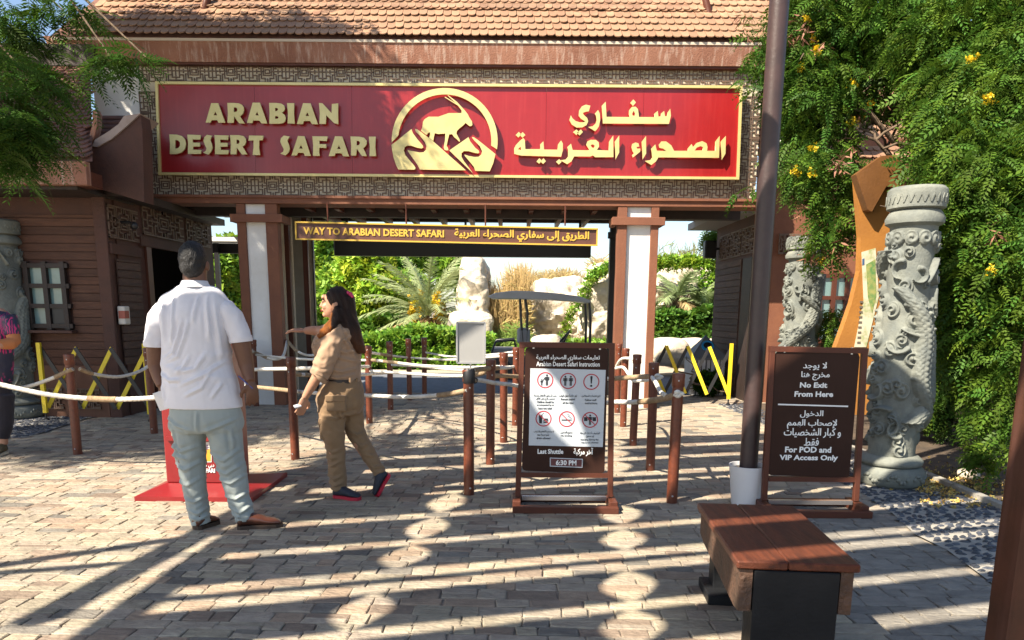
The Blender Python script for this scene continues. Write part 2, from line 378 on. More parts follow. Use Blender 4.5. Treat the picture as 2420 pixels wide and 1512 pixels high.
while y < PY1:
    hrow = random.choice([.085,.095,.105,.12,.135]); x = PX0 + random.uniform(-.2,0)
    while x < PX1:
        wd = random.choice([.10,.13,.15,.17,.19,.22,.27]); g_ = .0045
        if random.random() < .10: cells = [(x, x+wd, y, y+hrow*.5), (x, x+wd, y+hrow*.5, y+hrow)]
        else: cells = [(x, x+wd, y, y+hrow)]
        for c in cells:
            cx, cy = (c[0]+c[1])/2, (c[2]+c[3])/2
            if abs(cx) < cy*.76+.3 and not inpoly(cx, cy, PEB) and not inpoly(cx, cy, PEBL):
                stones.append((c[0]+g_/2, c[1]-g_/2, c[2]+g_/2, c[3]-g_/2))
        x += wd
    y += hrow
# run the courses slightly off square to the camera, as laid
RA = R(-1.5)
def rotp(v): return (v[0]*cos(RA)-(v[1]-6)*sin(RA), v[0]*sin(RA)+(v[1]-6)*cos(RA)+6, v[2])
stones.sort(key=lambda s_: s_[2])
vis = [s_ for s_ in stones if abs((s_[0]+s_[1])/2) < .70*s_[2] and s_[2] > 3.05]
near = set(vis[:300]); far = MB()
for s_ in stones:
    vs, fs = stone_geo(*s_, random.uniform(-.0015,.003)); vs = [rotp(v) for v in vs]; t = stone_tint()
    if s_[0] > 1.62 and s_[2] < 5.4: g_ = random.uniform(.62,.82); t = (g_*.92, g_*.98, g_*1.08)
    if s_ in near:
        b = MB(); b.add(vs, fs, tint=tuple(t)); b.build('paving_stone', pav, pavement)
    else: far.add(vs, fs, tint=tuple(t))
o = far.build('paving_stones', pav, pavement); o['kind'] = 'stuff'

# pebbles set on edge
def pebble(x, y, r, a):
    vs = []; n = 6
    for rz_, h in ((1.0, 0.0), (.9, .007), (.5, .013)):
        for j in range(n):
            t = 2*pi*j/n; u, v = r*1.0*rz_*cos(t), r*.5*rz_*sin(t); vs.append((x+u*cos(a)-v*sin(a), y+u*sin(a)+v*cos(a), .002+h))
    fs = [(i*n+j, i*n+(j+1)%n, (i+1)*n+(j+1)%n, (i+1)*n+j) for i in range(2) for j in range(n)] + [tuple(2*n+j for j in range(n))]
    return vs, fs
def pebbles(poly, parent, step, nobj):
    xs = [p[0] for p in poly]; ys = [p[1] for p in poly]; L = []
    y = min(ys)
    while y < max(ys):
        x = min(xs)
        while x < max(xs):
            px, py = x+random.uniform(-.3,.3)*step, y+random.uniform(-.3,.3)*step*.7
            if inpoly(px, py, poly) and random.random() < .93: L.append((px, py, random.uniform(.75,1.15)*step*.50, random.gauss(.25+ .5*noise.noise(Vector((px*1.5,py*1.5,0))),.35)))
            x += step
        y += step*.72
    L.sort(key=lambda q: q[1]); rest = MB(); n = 0
    for q in L:
        g_ = random.uniform(.6,1.6); t = (g_,g_,g_*1.02); vs, fs = pebble(*q)
        if n < nobj and abs(q[0]) < .69*q[1]: b = MB(); b.add(vs, fs, tint=t); b.build('pebble', pebm, parent); n += 1
        else: rest.add(vs, fs, tint=t)
    o = rest.build('pebbles', pebm, parent); o['kind'] = 'stuff'
pebbles(PEB, mos, .070, 290)
pebbles(PEBL, mosl, .07, 0)
# planting bed with its concrete edging
bed = [g2(1990,1055), g2(2182,1124), g2(2382,1209), (G(2382,1209).x+.55, G(2382,1209).y-1.4), (9,1.5), (9,12), (3.6,12), (3.4,9)]
tag(poly_sheet('planting_bed', bed, .006, soil), kind='structure')
e = MB(); k0 = [G(2000,1060), G(2182,1126), G(2380,1210)]; k0.append(Vector((k0[-1].x+.5, k0[-1].y-1.3, 0)))
for a_, b_ in zip(k0, k0[1:]): e.bar(a_+Vector((0,0,.02)), b_+Vector((0,0,.02)), .07, .06)
tag(e.build('kerb', cement), kind='structure')
# ---------------------------------------------------------------- gate building
YF = 11.4
gate = thing('gate_building', 'wide gatehouse with scalloped clay tile roof, fretwork wall and white piers behind the ropes', 'building', (0, YF, 0))
zt, zb = P(1100,150,YF).z, P(1100,466,YF).z; xl, xr = P(338,320,YF).x, P(1794,320,YF).x; zf0_ = zt+.1
b = MB(); b.bb((xl, YF+.03, zb), (xr, YF+.33, zf0_+.02)); b.build('upper_wall', cream, gate)
# fretwork panels of raised bars: one shared module
def fret_module(W_, H_, t=.0125, d=.016):
    b = MB(); q = W_/12; r = H_/6
    segs = []
    def half(sx):
        s = [((0,3),(1.2,3)), ((1.2,1.2),(1.2,4.8)), ((1.2,1.2),(0,1.2)), ((1.2,4.8),(0,4.8)), ((1.2,1.9),(2.5,1.9)), ((1.2,4.1),(2.5,4.1)),
             ((2.5,0),(2.5,1.9)), ((2.5,4.1),(2.5,6)), ((2.5,3),(4,3)), ((4,1.1),(4,4.9)), ((4,1.1),(5.2,1.1)), ((4,4.9),(5.2,4.9)), ((5.2,0),(5.2,1.1)), ((5.2,4.9),(5.2,6)),
             ((3.2,0),(3.2,2.2)), ((3.2,6),(3.2,3.8)), ((3.2,2.2),(4,2.2)), ((3.2,3.8),(4,3.8)), ((4.7,1.9),(6,1.9)), ((4.7,4.1),(6,4.1)), ((4.7,1.9),(4.7,4.1)), ((6,0),(6,.9)), ((6,6),(6,5.1)), ((0,0.4),(2,0.4)), ((0,5.6),(2,5.6)),
             ((4,3),(4.7,3)), ((2.5,3),(2.5,2.5)), ((2.5,3),(2.5,3.5)), ((1.7,3),(2.5,3)), ((5.3,2.5),(6,2.5)), ((5.3,3.5),(6,3.5)), ((5.3,2.5),(5.3,3.5))]
        return [((6+sx*(6-a[0]), a[1]), (6+sx*(6-c[0]), c[1])) for a, c in s]
    segs = half(-1) + half(1); segs += [((0,0),(12,0)), ((0,0),(0,6)), ((0,6),(12,6))]
    for i, (a, c) in enumerate(segs):
        x0, x1 = sorted((a[0]*q, c[0]*q)); z0, z1 = sorted((a[1]*r, c[1]*r)); e_ = (i%5)*.0006
        b.bb((x0-t/2, -d-e_, z0-t/2), (x1+t/2, -.001, z1+t/2))
    return b.mesh('fretwork_panel', fretm)
NX = 17; FW = (xr-xl)/NX; FH = FW*.54
fm = fret_module(FW, FH); fv = fret_module(FH, FW*.62)
def place_fret(me, x, z, yy=YF):
    o = link('fretwork_panel', me, gate); o.location = (x, yy-YF+.03, z); return o
for i in range(NX):
    place_fret(fm, xl+i*FW, zt-FH+.02); place_fret(fm, xl+i*FW, zb)
zz = zb+FH
while zz < zt-FH-.2:
    place_fret(fm, xl-.02, zz); place_fret(fm, xr-FW, zz); zz += FH
# lintel beam
zb2 = P(1100,487,YF).z
b = MB(); b.bb((xl, YF-.10, zb2), (xr+.15, YF+.30, zb-.012)); b.build('lintel', terra, gate, bevel=.006)
b = MB(); b.bb((xl, YF-.13, zb-.010), (xr+.15, YF+.2, zb-.045)); b.build('lintel_moulding', terra, gate)
# fascia, soffit and roof
EV = .085; zf0, zf1 = P(1100,151,YF-EV).z, P(1100,103,YF-EV-.03).z; xfl = P(132,140,YF-EV).x; xfr = xr + 1.2
b = MB(); b.prism([(xfl, YF-EV, zf0), (xfr, YF-EV, zf0), (xfr, YF-EV-.05, zf1), (xfl-.12, YF-EV-.05, zf1+.05)], (0, .12, 0)); b.build('fascia', fasciam, gate)
b = MB(); b.bb((xfl, YF-EV+.02, zf0-.03), (xfr, YF+.6, zf0-.004)); b.build('soffit', brown, gate)
b = MB(); b.bb((xfl, YF-EV-.06, zf1+.0), (xfr, YF-EV+.08, zf1+.035)); b.build('drip_edge', mat('pale_flashing',(.5,.42,.33),.7), gate)
RS = R(45); y0r, z0r = YF-EV-.08, zf1+.05; NR = 11; TE, TW = .185, .118
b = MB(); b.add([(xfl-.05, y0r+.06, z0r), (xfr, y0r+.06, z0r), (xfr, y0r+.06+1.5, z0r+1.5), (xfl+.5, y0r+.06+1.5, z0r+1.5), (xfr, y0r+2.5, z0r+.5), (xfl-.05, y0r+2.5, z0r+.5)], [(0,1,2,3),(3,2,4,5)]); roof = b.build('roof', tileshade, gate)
def tile_mesh(wd, ln, th=.014):
    b = MB(); o = [(-wd/2, ln), (-wd/2, .075)] + [(-wd/2*cos(t), .075-.08*sin(t)) for t in (pi*.2, pi*.35, pi*.5, pi*.65, pi*.8)] + [(wd/2, .075), (wd/2, ln)]
    q = lambda p, h: (lambda h2: Vector((p[0], p[1]*cos(RS) - h2*sin(RS), p[1]*sin(RS) + h2*cos(RS))))(h + .030*(1-p[1]/ln))
    b.prism([q(p, th) for p in o], q((0,0),-th)-q((0,0),0)+Vector()); 
    return b
tcount = []; 
def tiles(xa, xb, y_, z_, rows, lhip=0, m=tilem, parent=None, cap=300, extra=None):
    pos = []
    for r_ in range(rows):
        x = xa + (TW/2 if r_ % 2 else 0) + r_*lhip
        while x < xb:
            yy, zz_ = y_+r_*TE*cos(RS), z_+r_*TE*sin(RS)
            if not (extra and extra(x, r_)): pos.append((x, yy, zz_, r_))
            x += TW
    variants = []
    for k in range(6):
        g_ = random.uniform(.75,1.25); bb_ = tile_mesh(TW*.97, TE+.07); bb_.t = [(g_*random.uniform(.97,1.06), g_*.98, g_*.95)]*len(bb_.v)
        variants.append(bb_)
    mes = [v_.mesh('tile', m) for v_ in variants]; rest = MB()
    pos.sort(key=lambda q: (q[3], abs(q[0]+1)))
    for i, (x, yy, zz_, r_) in enumerate(pos):
        k = random.randrange(6); dx, dz = random.gauss(0,.002), abs(random.gauss(0,.005))
        if i < cap:
            o = link('tile', mes[k], parent); o.location = wmat(parent).inverted() @ Vector((x+dx, yy, zz_+dz+.004))
        else: rest.add([Vector(v_)+Vector((x+dx, yy, zz_+dz+.004)) for v_ in variants[k].v], variants[k].f, tint=variants[k].t[0])
    o = rest.build('roof_tiles', m, parent); o['kind'] = 'stuff'; return pos
dxl, dxr = P(498,10,YF+.44).x, P(1663,10,YF+.44).x
tiles(xfl+.3, xfr, y0r, z0r, NR, lhip=.035, parent=roof)
# upper clerestory eave that breaks the slope
zq = P(1100,38,YF+.44).z
b = MB(); b.bb((dxl, YF+.44, zq), (dxr, YF+1.0, P(1100,24,YF+.44).z)); b.build('upper_fascia', fasciam, gate)
b = MB(); b.bb((dxl+.03, YF+.41, zq-.04), (dxr-.03, YF+.75, zq-.004)); b.build('upper_soffit', brown, gate)
for sx, xx in ((-1, dxl), (1, dxr)):
    b = MB(); p0 = Vector((xx, YF+.40, zq+.02)); b.tube([p0+Vector((0,0,.25)), p0+Vector((sx*.04,-.02,.1)), p0+Vector((sx*.08,-.03,-.02)), p0+Vector((sx*.03,-.05,-.08))], [.05,.055,.05,.02], 8); b.build('eave_finial', brown, gate, smooth=True)
xx = dxl+.1; upm = MB()
ut = tile_mesh(TW*.97, TE+.07); z_u = P(1100,26,YF+.38).z; r_ = 0
for r_ in range(4):
    x = dxl + (TW/2 if r_%2 else 0)
    while x < dxr: upm.add([Vector(v_)+Vector((x, YF+.36+r_*TE*.707, z_u+r_*TE*.707)) for v_ in ut.v], ut.f, tint=(random.uniform(.8,1.2),)*3); x += TW
o = upm.build('upper_roof_tiles', tilem, gate); o['kind'] = 'stuff'
# white gable wall left of the fretwork
b = MB(); a_, c_ = P(226,270,YF+.05), P(328,150,YF+.05); b.bb((a_.x, YF+.05, a_.z-.9), (xl-.003, YF+.4, zf0+.1)); b.build('white_wall', white, gate)
# underside of the passage: ceiling, back beam and rafters
zc = zb2 + .16
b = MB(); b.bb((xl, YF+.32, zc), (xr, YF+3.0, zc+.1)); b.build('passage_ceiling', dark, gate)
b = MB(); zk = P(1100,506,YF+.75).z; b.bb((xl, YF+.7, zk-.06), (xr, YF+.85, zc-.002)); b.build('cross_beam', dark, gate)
b = MB(); b.bb((P(660,500,YF+2.6).x, YF+2.5, P(1100,524,YF+2.5).z), (P(1450,500,YF+2.6).x, YF+2.62, zc-.003)); b.build('back_beam', dark, gate)
for px in (716, 787, 863, 940, 1019, 1098, 1177, 1256, 1336, 1410):
    b = MB(); q = P(px, 489, YF+.1); b.bb((q.x-.035, YF+.31, zb2-.02), (q.x+.035, YF+2.49, zb2+.11)); b.build('rafter', brown, gate)
# piers
def pier(pxl, pxr, jl, jr, base, lab, wm):
    Yp = YF; f = 1
    x0, x1 = P(pxl,700,Yp).x, P(pxr,700,Yp).x; a0, a1 = P(jl,700,Yp).x, P(jr,700,Yp).x
    zc1, zc0 = P(1100,512,Yp).z, P(1100,531,Yp).z
    b = MB(); b.bb((x0, Yp-.04, 0), (x1, Yp+.42, zb2-.003)); s_ = b.build('pier_shaft', wm, gate); s_['label'] = lab
    for u, v in ((a0, x0-.002), (x1+.002, a1)):
        b = MB(); b.bb((u, Yp-.09, 0), (v, Yp+.07, zb2-.004)); b.build('pier_corner_post', terra, gate, bevel=.004)
    ex = (a1-a0)*.14
    b = MB(); b.bb((a0-ex, Yp-.13, zc0), (a1+ex, Yp-.093, zc1)); b.bb((a0-ex, Yp-.093, zc0+.004), (a0-.004, Yp+.3, zc1-.004)); b.bb((a1+.004, Yp-.093, zc0+.004), (a1+ex, Yp+.3, zc1-.004)); b.build('pier_bracket', terra, gate, bevel=.004)
pier(594, 640, 574, 668, 941, 'shaded white pier shaft', white)
pier(1474, 1529, 1452, 1547, 960, 'sunlit white pier shaft', white)
# inner doorway frames on the left of the passage
beige = mat('beige_panel', (.32,.29,.23), .8, (.26,.235,.185), 3)
for (pa, pb, Y_, m_, nm) in ((668,674,12.3,cream,'frame_strip'),(676,688,12.4,brown,'inner_post'),(689,694,12.5,cream,'frame_strip'),(695,733,13.4,beige,'passage_panel'),(719,731,12.9,brown,'inner_post'),(733,741,13.3,cream,'frame_strip'),(741,744,13.2,black,'inner_post')):
    b = MB(); u, v = P(pa,700,Y_).x, P(pb,700,Y_).x; b.bb((u, Y_, 0), (v, Y_+.08, zc-.004)); b.build(nm, m_, gate)
b = MB(); u, v = P(1438,700,13.0).x, P(1456,700,13.0).x; b.bb((u, 13.0, 0), (v, 13.15, zc-.005)); b.build('inner_post', black, gate)
b = MB(); b.bb((P(1432,700,12.95).x, 12.9, P(1100,560,12.9).z), (P(1452,700,12.95).x, 12.99, P(1100,545,12.9).z)); b.build('camera_bracket', black, gate)
# beam and post behind on the left (opening beside the ticket house)
b = MB(); u, v = P(490,560,14.2).x, P(575,560,14.2).x; b.bb((u, 14.2, P(500,598,14.2).z), (v, 14.3, P(500,575,14.2).z)); b.bb((P(513,700,14.15).x,14.12,0),(P(523,700,14.15).x,14.19,P(500,575,14.2).z)); b.build('rear_beam', black, gate)
b = MB(); b.bb((u-.4, 14.0, P(500,572,14.2).z), (v+.1, 14.9, P(500,562,14.2).z)); b.build('rear_canopy', white, gate)

# ---------------------------------------------------------------- big sign
YS = YF-.10
sg = thing('entrance_sign', 'long red entrance sign with gold lettering and oryx emblem over the passage', 'sign', (0, YS, P(1000,310,YS).z))
A_, B_, C_, D_ = P(370,197,YS), P(1752,207,YS), P(1744,422,YS), P(377,411,YS)
NPN = 6
for k in range(NPN):
    f0, f1 = k/NPN, (k+1)/NPN; g0_ = .00018*(k > 0); g1_ = .00018*(k < NPN-1)
    b = MB(); b.prism([A_.lerp(B_, f0+g0_), A_.lerp(B_, f1-g1_), D_.lerp(C_, f1-g1_), D_.lerp(C_, f0+g0_)], (0, .09, 0)); b.build('sign_panel', redm, sg)
fr = 5.5
def edge(p, q): 
    b = MB(); b.bar(p, q, .035, .05, up=(0,1,0)); b.build('frame_bar', gold, sg)
ins = Vector((.016,-.012,0)); 
edge(A_+Vector((0,-.012,0)), B_+Vector((0,-.012,0))); edge(D_+Vector((0,-.012,0)), C_+Vector((0,-.012,0)))
edge(A_+Vector((.012,-.010,.02)), D_+Vector((.012,-.010,-.02))); edge(B_+Vector((-.012,-.010,.02)), C_+Vector((-.012,-.010,-.02)))
YL = YS-.085
def cropmap(x0, y0, sc): return lambda p: (lambda w_: (w_.x, w_.z))(P((x0+p[0]/sc)*.945, (y0+p[1]/sc)*.945, YL))
def letters(name, shapes, cm, thick=.03):
    for s_ in shapes:
        outer = [cm(p) for p in s_[0]]; holes = [[cm(p) for p in h] for h in s_[1:]]
        plate(name, gold, sg, [outer], thick, YL+.03, holes)
c1 = cropmap(400, 230, 4.321)
LAT = [
 [[(493,330),(553,120),(628,120),(703,330),(632,332),(617,303),(555,303),(545,330)],[(597,208),(618,252),(578,250)]],
 [[(727,118),(800,118),(850,122),(885,138),(903,165),(905,200),(896,232),(862,262),(915,340),(855,338),(798,262),(795,332),(728,332),(733,225)],[(796,165),(820,167),(835,180),(835,202),(822,214),(796,215)]],
 [[(940,332),(1000,115),(1078,115),(1158,340),(1095,338),(1072,308),(1005,306),(997,335)],[(1047,212),(1066,252),(1028,250)]],
 [[(1178,118),(1260,118),(1310,125),(1340,145),(1348,175),(1340,203),(1315,222),(1345,245),(1358,280),(1352,312),(1330,334),(1290,342),(1180,342),(1184,230)],[(1242,170),(1265,172),(1277,188),(1266,204),(1242,207)],[(1242,258),(1268,260),(1282,274),(1268,288),(1242,290)]],
 [[(1372,120),(1450,120),(1446,230),(1455,342),(1378,338),(1382,230)]],
 [[(1478,345),(1545,120),(1625,122),(1706,348),(1640,345),(1620,312),(1552,312),(1545,345)],[(1590,217),(1611,260),(1570,258)]],
 [[(1717,118),(1755,122),(1853,228),(1856,130),(1925,122),(1922,230),(1925,348),(1880,335),(1795,250),(1790,345),(1722,342),(1726,230)]],
 [[(100,458),(180,460),(235,475),(268,510),(279,560),(268,612),(232,652),(175,670),(105,668),(108,560)],[(162,515),(195,522),(215,545),(216,580),(195,607),(162,612)]],
 [[(295,460),(440,465),(433,514),(350,510),(352,545),(430,548),(430,588),(355,588),(356,622),(446,628),(438,668),(300,668),(303,560)]],
 [[(505,462),(562,472),(547,497),(542,522),(558,558),(566,600),(552,640),(522,677),(465,655),(495,635),(502,608),(484,570),(468,528),(478,490)]],
 [[(588,465),(740,470),(732,517),(646,513),(650,548),(728,550),(728,590),(652,590),(655,624),(742,630),(732,672),(592,672),(596,568)]],
 [[(757,465),(850,466),(900,476),(926,502),(929,538),(916,570),(890,590),(942,672),(885,675),(828,600),(824,672),(762,672),(765,568)],[(825,512),(850,518),(861,538),(850,557),(825,562)]],
 [[(962,470),(1118,472),(1107,520),(1070,520),(1068,600),(1080,680),(1000,680),(1010,600),(1010,522),(955,525)]],
 [[(1338,470),(1402,482),(1382,508),(1376,532),(1392,570),(1402,612),(1388,652),(1355,685),(1300,665),(1330,645),(1337,617),(1316,578),(1298,535),(1308,496)]],
 [[(1420,685),(1490,475),(1560,478),(1628,690),(1565,688),(1550,657),(1488,655),(1478,685)],[(1522,570),(1542,612),(1502,610)]],
 [[(1645,478),(1810,480),(1800,530),(1720,524),(1722,562),(1795,565),(1795,605),(1720,600),(1718,650),(1725,690),(1652,688),(1655,580)]],
 [[(1822,692),(1890,478),(1968,480),(2042,695),(1978,693),(1960,662),(1895,660),(1885,690)],[(1932,574),(1952,616),(1912,614)]],
 [[(2057,480),(2150,482),(2205,494),(2232,525),(2232,562),(2218,586),(2195,605),(2235,692),(2180,690),(2125,612),(2118,688),(2062,685),(2065,580)],[(2124,525),(2150,530),(2162,552),(2150,572),(2124,578)]],
 [[(2255,482),(2330,482),(2325,590),(2335,692),(2262,692),(2266,590)]]]
letters('letter', LAT, c1)
c2 = cropmap(1240, 230, 3.967)
ARB = [
 [[(1060,312),(1050,135),(1088,95),(1096,246),(1330,248),(1318,215),(1322,178),(1348,147),(1385,145),(1408,170),(1418,248),(1576,248),(1570,215),(1604,186),(1611,243),(1638,240),(1638,212),(1668,187),(1676,240),(1698,236),(1704,200),(1728,166),(1735,235),(1715,316)],[(1350,215),(1366,186),(1380,210),(1378,238),(1354,232)]],
 [[(1362,73),(1388,103),(1358,138),(1333,105)]],
 [[(1012,178),(1030,215),(1033,280),(1020,340),(1003,368),(982,389),(918,345),(958,340),(988,312),(999,275),(992,232),(982,212)]],
 [[(890,125),(936,135),(920,192),(890,195),(860,207),(872,228),(905,258),(915,290),(898,328),(855,351),(800,352),(752,322),(728,275),(742,230),(758,260),(790,288),(830,300),(866,300),(888,290),(842,264),(820,232),(825,182),(852,142)]],
 [[(798,370),(822,398),(797,427),(766,396)]], [[(841,370),(862,396),(829,430),(804,404)]],
 [[(180,612),(180,558),(198,525),(240,480),(272,455),(286,478),(291,566),(440,566),(438,520),(470,488),(476,570),(610,572),(615,520),(645,480),(663,512),(662,580),(646,641),(255,630),(212,622)],[(218,567),(244,540),(250,576)]],
 [[(226,395),(250,421),(222,451),(196,425)]], [[(264,397),(291,425),(263,453),(237,428)]],
 [[(430,656),(455,681),(428,711),(402,688)]], [[(470,656),(495,685),(468,713),(443,690)]], [[(626,665),(652,691),(622,719),(597,690)]],
 [[(715,568),(708,545),(744,512),(760,575),(905,578),(928,572),(895,520),(906,490),(940,473),(990,475),(1018,498),(1023,538),(1000,575),(1120,580),(1122,490),(1163,430),(1165,646),(985,646),(960,628),(935,640),(775,638),(748,688),(706,716),(640,676),(690,670),(715,640)],[(938,524),(962,519),(981,532),(966,556),(950,548)]],
 [[(1222,430),(1222,600),(1185,670),(1179,490)]],
 [[(1345,545),(1352,515),(1383,500),(1412,508),(1422,540),(1392,545),(1402,562),(1432,560),(1430,592),(1357,650),(1350,625),(1370,604),(1354,585)]],
 [[(1488,435),(1490,610),(1453,670),(1447,490)]],
 [[(1545,592),(1540,560),(1580,519),(1595,582),(1690,585),(1662,562),(1620,552),(1617,520),(1640,490),(1688,490),(1740,530),(1766,583),(1905,583),(1904,558),(1940,515),(1954,545),(1990,505),(2045,487),(2088,508),(2098,545),(2094,583),(2175,584),(2178,490),(2219,436),(2212,652),(1612,648),(1585,690),(1540,724),(1480,682),(1530,675),(1552,645)],[(1970,581),(1992,550),(2030,535),(2054,546),(2050,578)]],
 [[(2280,435),(2276,612),(2238,674),(2231,490)]]]
letters('arabic_letter', ARB, c2)
c3 = cropmap(960, 200, 6.3)
em = []
cx_, cy_ = 955, 960; n_ = 34; a0_, a1_ = math.atan2(930-cy_, 120-cx_), math.atan2(1097-cy_, 1790-cx_)
a0_ = -pi + R(-1.5); a1_ = R(9)
arc = [(cx_+835*cos(a0_+(a1_-a0_)*i/n_), cy_+835*sin(a0_+(a1_-a0_)*i/n_)) for i in range(n_+1)]
a0i, a1i = -pi + R(7), R(5.5)
arc += [(cx_+735*cos(a1i+(a0i-a1i)*i/n_), cy_+735*sin(a1i+(a0i-a1i)*i/n_)) for i in range(n_+1)]
ORX = [(1220,520),(1020,520),(930,552),(860,578),(700,578),(640,618),(612,660),(605,740),(583,798),(668,865),(700,828),(722,822),(728,850),(712,908),(775,960),(785,900),(800,836),(850,850),(965,842),(960,950),(940,1060),(952,1095),(985,1110),(1015,1105),(1003,1060),(985,1040),(1008,930),(1028,855),(1072,852),(1105,900),(1150,935),(1185,972),(1198,960),(1185,925),(1160,880),(1140,840),(1150,800),(1190,760),(1240,720),(1285,675),(1345,725),(1375,725),(1392,702),(1385,650),(1350,600),(1320,540),(1270,475),(1150,345),(1010,238),(1003,243),(1145,372),(962,262),(956,270),(1165,402),(1222,478)]
D1 = [(433,772),(450,830),(520,925),(610,1030),(618,1062),(590,1078),(520,1065),(430,1035),(360,1032),(325,1060),(312,1110),(335,1180),(400,1260),(470,1340),(495,1380),(490,1405),(460,1412),(225,1408),(190,1340),(150,1220),(130,1120),(118,1020),(200,960),(320,860)]
D2 = [(490,772),(520,775),(600,830),(780,970),(1290,1422),(565,1410),(530,1340),(480,1270),(375,1120),(372,1103),(450,1120),(560,1142),(620,1138),(660,1100),(668,1040),(640,970),(560,870),(500,810)]
D3 = [(1330,900),(1360,970),(1440,1070),(1490,1110),(1502,1140),(1480,1155),(1420,1145),(1330,1120),(1260,1118),(1222,1150),(1220,1210),(1260,1280),(1330,1370),(1400,1468),(1030,1108)]
D4 = [(1385,900),(1412,900),(1480,945),(1755,1165),(1720,1310),(1665,1437),(1435,1430),(1418,1370),(1370,1310),(1270,1190),(1268,1174),(1340,1197),(1430,1212),(1490,1208),(1532,1172),(1545,1120),(1510,1040),(1420,950)]
for nm, sh in (('emblem_ring', arc), ('emblem_oryx', ORX), ('emblem_dune', D1), ('emblem_dune', D2), ('emblem_dune', D3), ('emblem_dune', D4)):
    plate(nm, gold, sg, [[c3(p) for p in sh]], .03, YL+.03)

# ---------------------------------------------------------------- hanging direction sign
YW = YF-.2
ws = thing('direction_sign', 'narrow brown hanging sign with yellow border and yellow lettering under the lintel', 'sign', (P(1055,553,YW).x, YW, P(1055,553,YW).z))
A, B, C_, D = P(699,525,YW), P(1411,541,YW), P(1410,580,YW), P(700,565,YW)
yb = mat('sign_yellow', (.58,.37,.05), .5); wb = mat('sign_brown', (.115,.045,.03), .5, (.09,.035,.024), 4)
b = MB(); b.prism([A,B,C_,D], (0,.05,0)); b.build('sign_panel', wb, ws)
for p, q in ((A,B),(D,C_)): b = MB(); b.bar(p+Vector((0,-.008,0)), q+Vector((0,-.008,0)), .02, .04, up=(0,1,0)); b.build('border', yb, ws)
for p, q in ((A,D),(B,C_)): b = MB(); b.bar(p+Vector((0,-.006,.01)), q+Vector((0,-.006,-.01)), .02, .034, up=(0,1,0)); b.build('border', yb, ws)
X = (B-A).normalized(); Z = (A-D).normalized(); pm = (B-A).length/712
fr_ = (D+Vector((0,-.001,0)), X, Z, Vector((0,-1,0)))
Hs = (A-D).length; kx = (B-A).length/712.
text('WAY TO ARABIAN DESERT SAFARI', 'lettering', yb, ws, fr_, (18*kx, 350*kx, Hs*.30, Hs*.72), .02, .006, BOLD4)
text(ar('الطريق إلى سفاري الصحراء العربية'), 'arabic_lettering', yb, ws, fr_, (375*kx, 693*kx, Hs*.15, Hs*.83), .008, .006, BOLD4)
for px in (775, 960, 1147, 1335):
    q = P(px, 530, YW+.03); b = MB(); b.tube([(q.x, YW+.03, q.z-.02), (q.x, YW+.03, zb2-.0)], .012, 8); b.build('hanger_rod', brown, ws)
sh = thing('shutter_box', 'long black shutter housing behind the hanging brown sign', 'shutter box', (P(1093,585,YF+2.3).x, YF+2.3, 2.3))
b = MB(); p_, q_ = P(789,602,YF+2.3), P(1397,563,YF+2.3); b.bb((p_.x, YF+2.3, p_.z-.01), (q_.x, YF+2.5, q_.z)); b.build('housing', black, sh, bevel=.01)
for px in (820, 1100, 1370):
    q = P(px, 540, YF+2.4); b = MB(); b.bb((q.x-.02, YF+2.38, q_.z), (q.x+.02, YF+2.42, zc)); b.build('bracket', black, sh)
# ---------------------------------------------------------------- ticket house on the left
HX = P(268,700,9.9).x; HY = 9.9; zTop = P(268,462,9.9).z
th = thing('ticket_house', 'shaded brown ticket house on the left with plank walls, tiled roof and dark doorway', 'building', (-7.5, HY, 0))
terS = mat('shade_brown_paint', (.085,.034,.022), .75, (.06,.026,.018), 3, .3, 50)  # wall paint darkened to stand in for the shade under the eaves
Wl = -12.5
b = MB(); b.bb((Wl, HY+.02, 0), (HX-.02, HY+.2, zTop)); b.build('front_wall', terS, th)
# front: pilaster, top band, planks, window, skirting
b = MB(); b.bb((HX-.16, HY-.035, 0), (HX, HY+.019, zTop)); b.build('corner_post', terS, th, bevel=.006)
zwt, zwb = P(140,628,HY).z, P(140,770,HY).z; wx0, wx1 = P(72,700,HY).x, P(158,700,HY).x
zpt, zpb = P(200,600,HY).z, P(200,862,HY).z
def planks(x0, x1, z0, z1, y, axis='x', h=.105, skip=None, m=darkwood):
    z = z0
    while z < z1-.02:
        g_ = random.uniform(.75,1.25); t = (g_, g_*.97, g_*.93); hh = min(h, z1-z)-.012
        spans = [(x0, x1)]
        if skip and z+hh > skip[2] and z < skip[3]: spans = [(x0, skip[0]), (skip[1], x1)]
        for a_, c_ in spans:
            if c_-a_ < .02: continue
            b = MB()
            if axis == 'x': b.bb((a_, y-.018+random.uniform(-.002,.002), z), (c_, y, z+hh), tint=t)
            else: b.bb((y-.0, a_, z), (y+.018+random.uniform(-.002,.002), c_, z+hh), tint=t)
            b.build('plank', m, th)
        z += h
wallwood = mat('shade_dark_plank', (.105,.046,.026), .75, (.07,.03,.018), 4, .4, 30, stretch=(1,1,6), tint=True)  # plank colour lowered to paint in the shade on the house front
planks(P(-60,700,HY).x, HX-.165, zpb, zpt+.5, HY+.018, skip=(wx0-.06, wx1+.06, zwb-.06, zwt+.06), m=wallwood)
glass = mat('window_glass', (.13,.23,.23), .15, (.19,.29,.29), 2, spec=.8)
b = MB(); b.bb((wx0, HY-.0, zwb), (wx1, HY+.012, zwt)); wn = b.build('window', glass, th)
nb = 2; fr2 = []
b = MB()
for k in range(3): x = wx0+(wx1-wx0)*k/2; b.bb((x-.03, HY-.06, zwb-.05), (x+.03, HY-.003, zwt+.05))
b.build('window_mullions', dark, th)
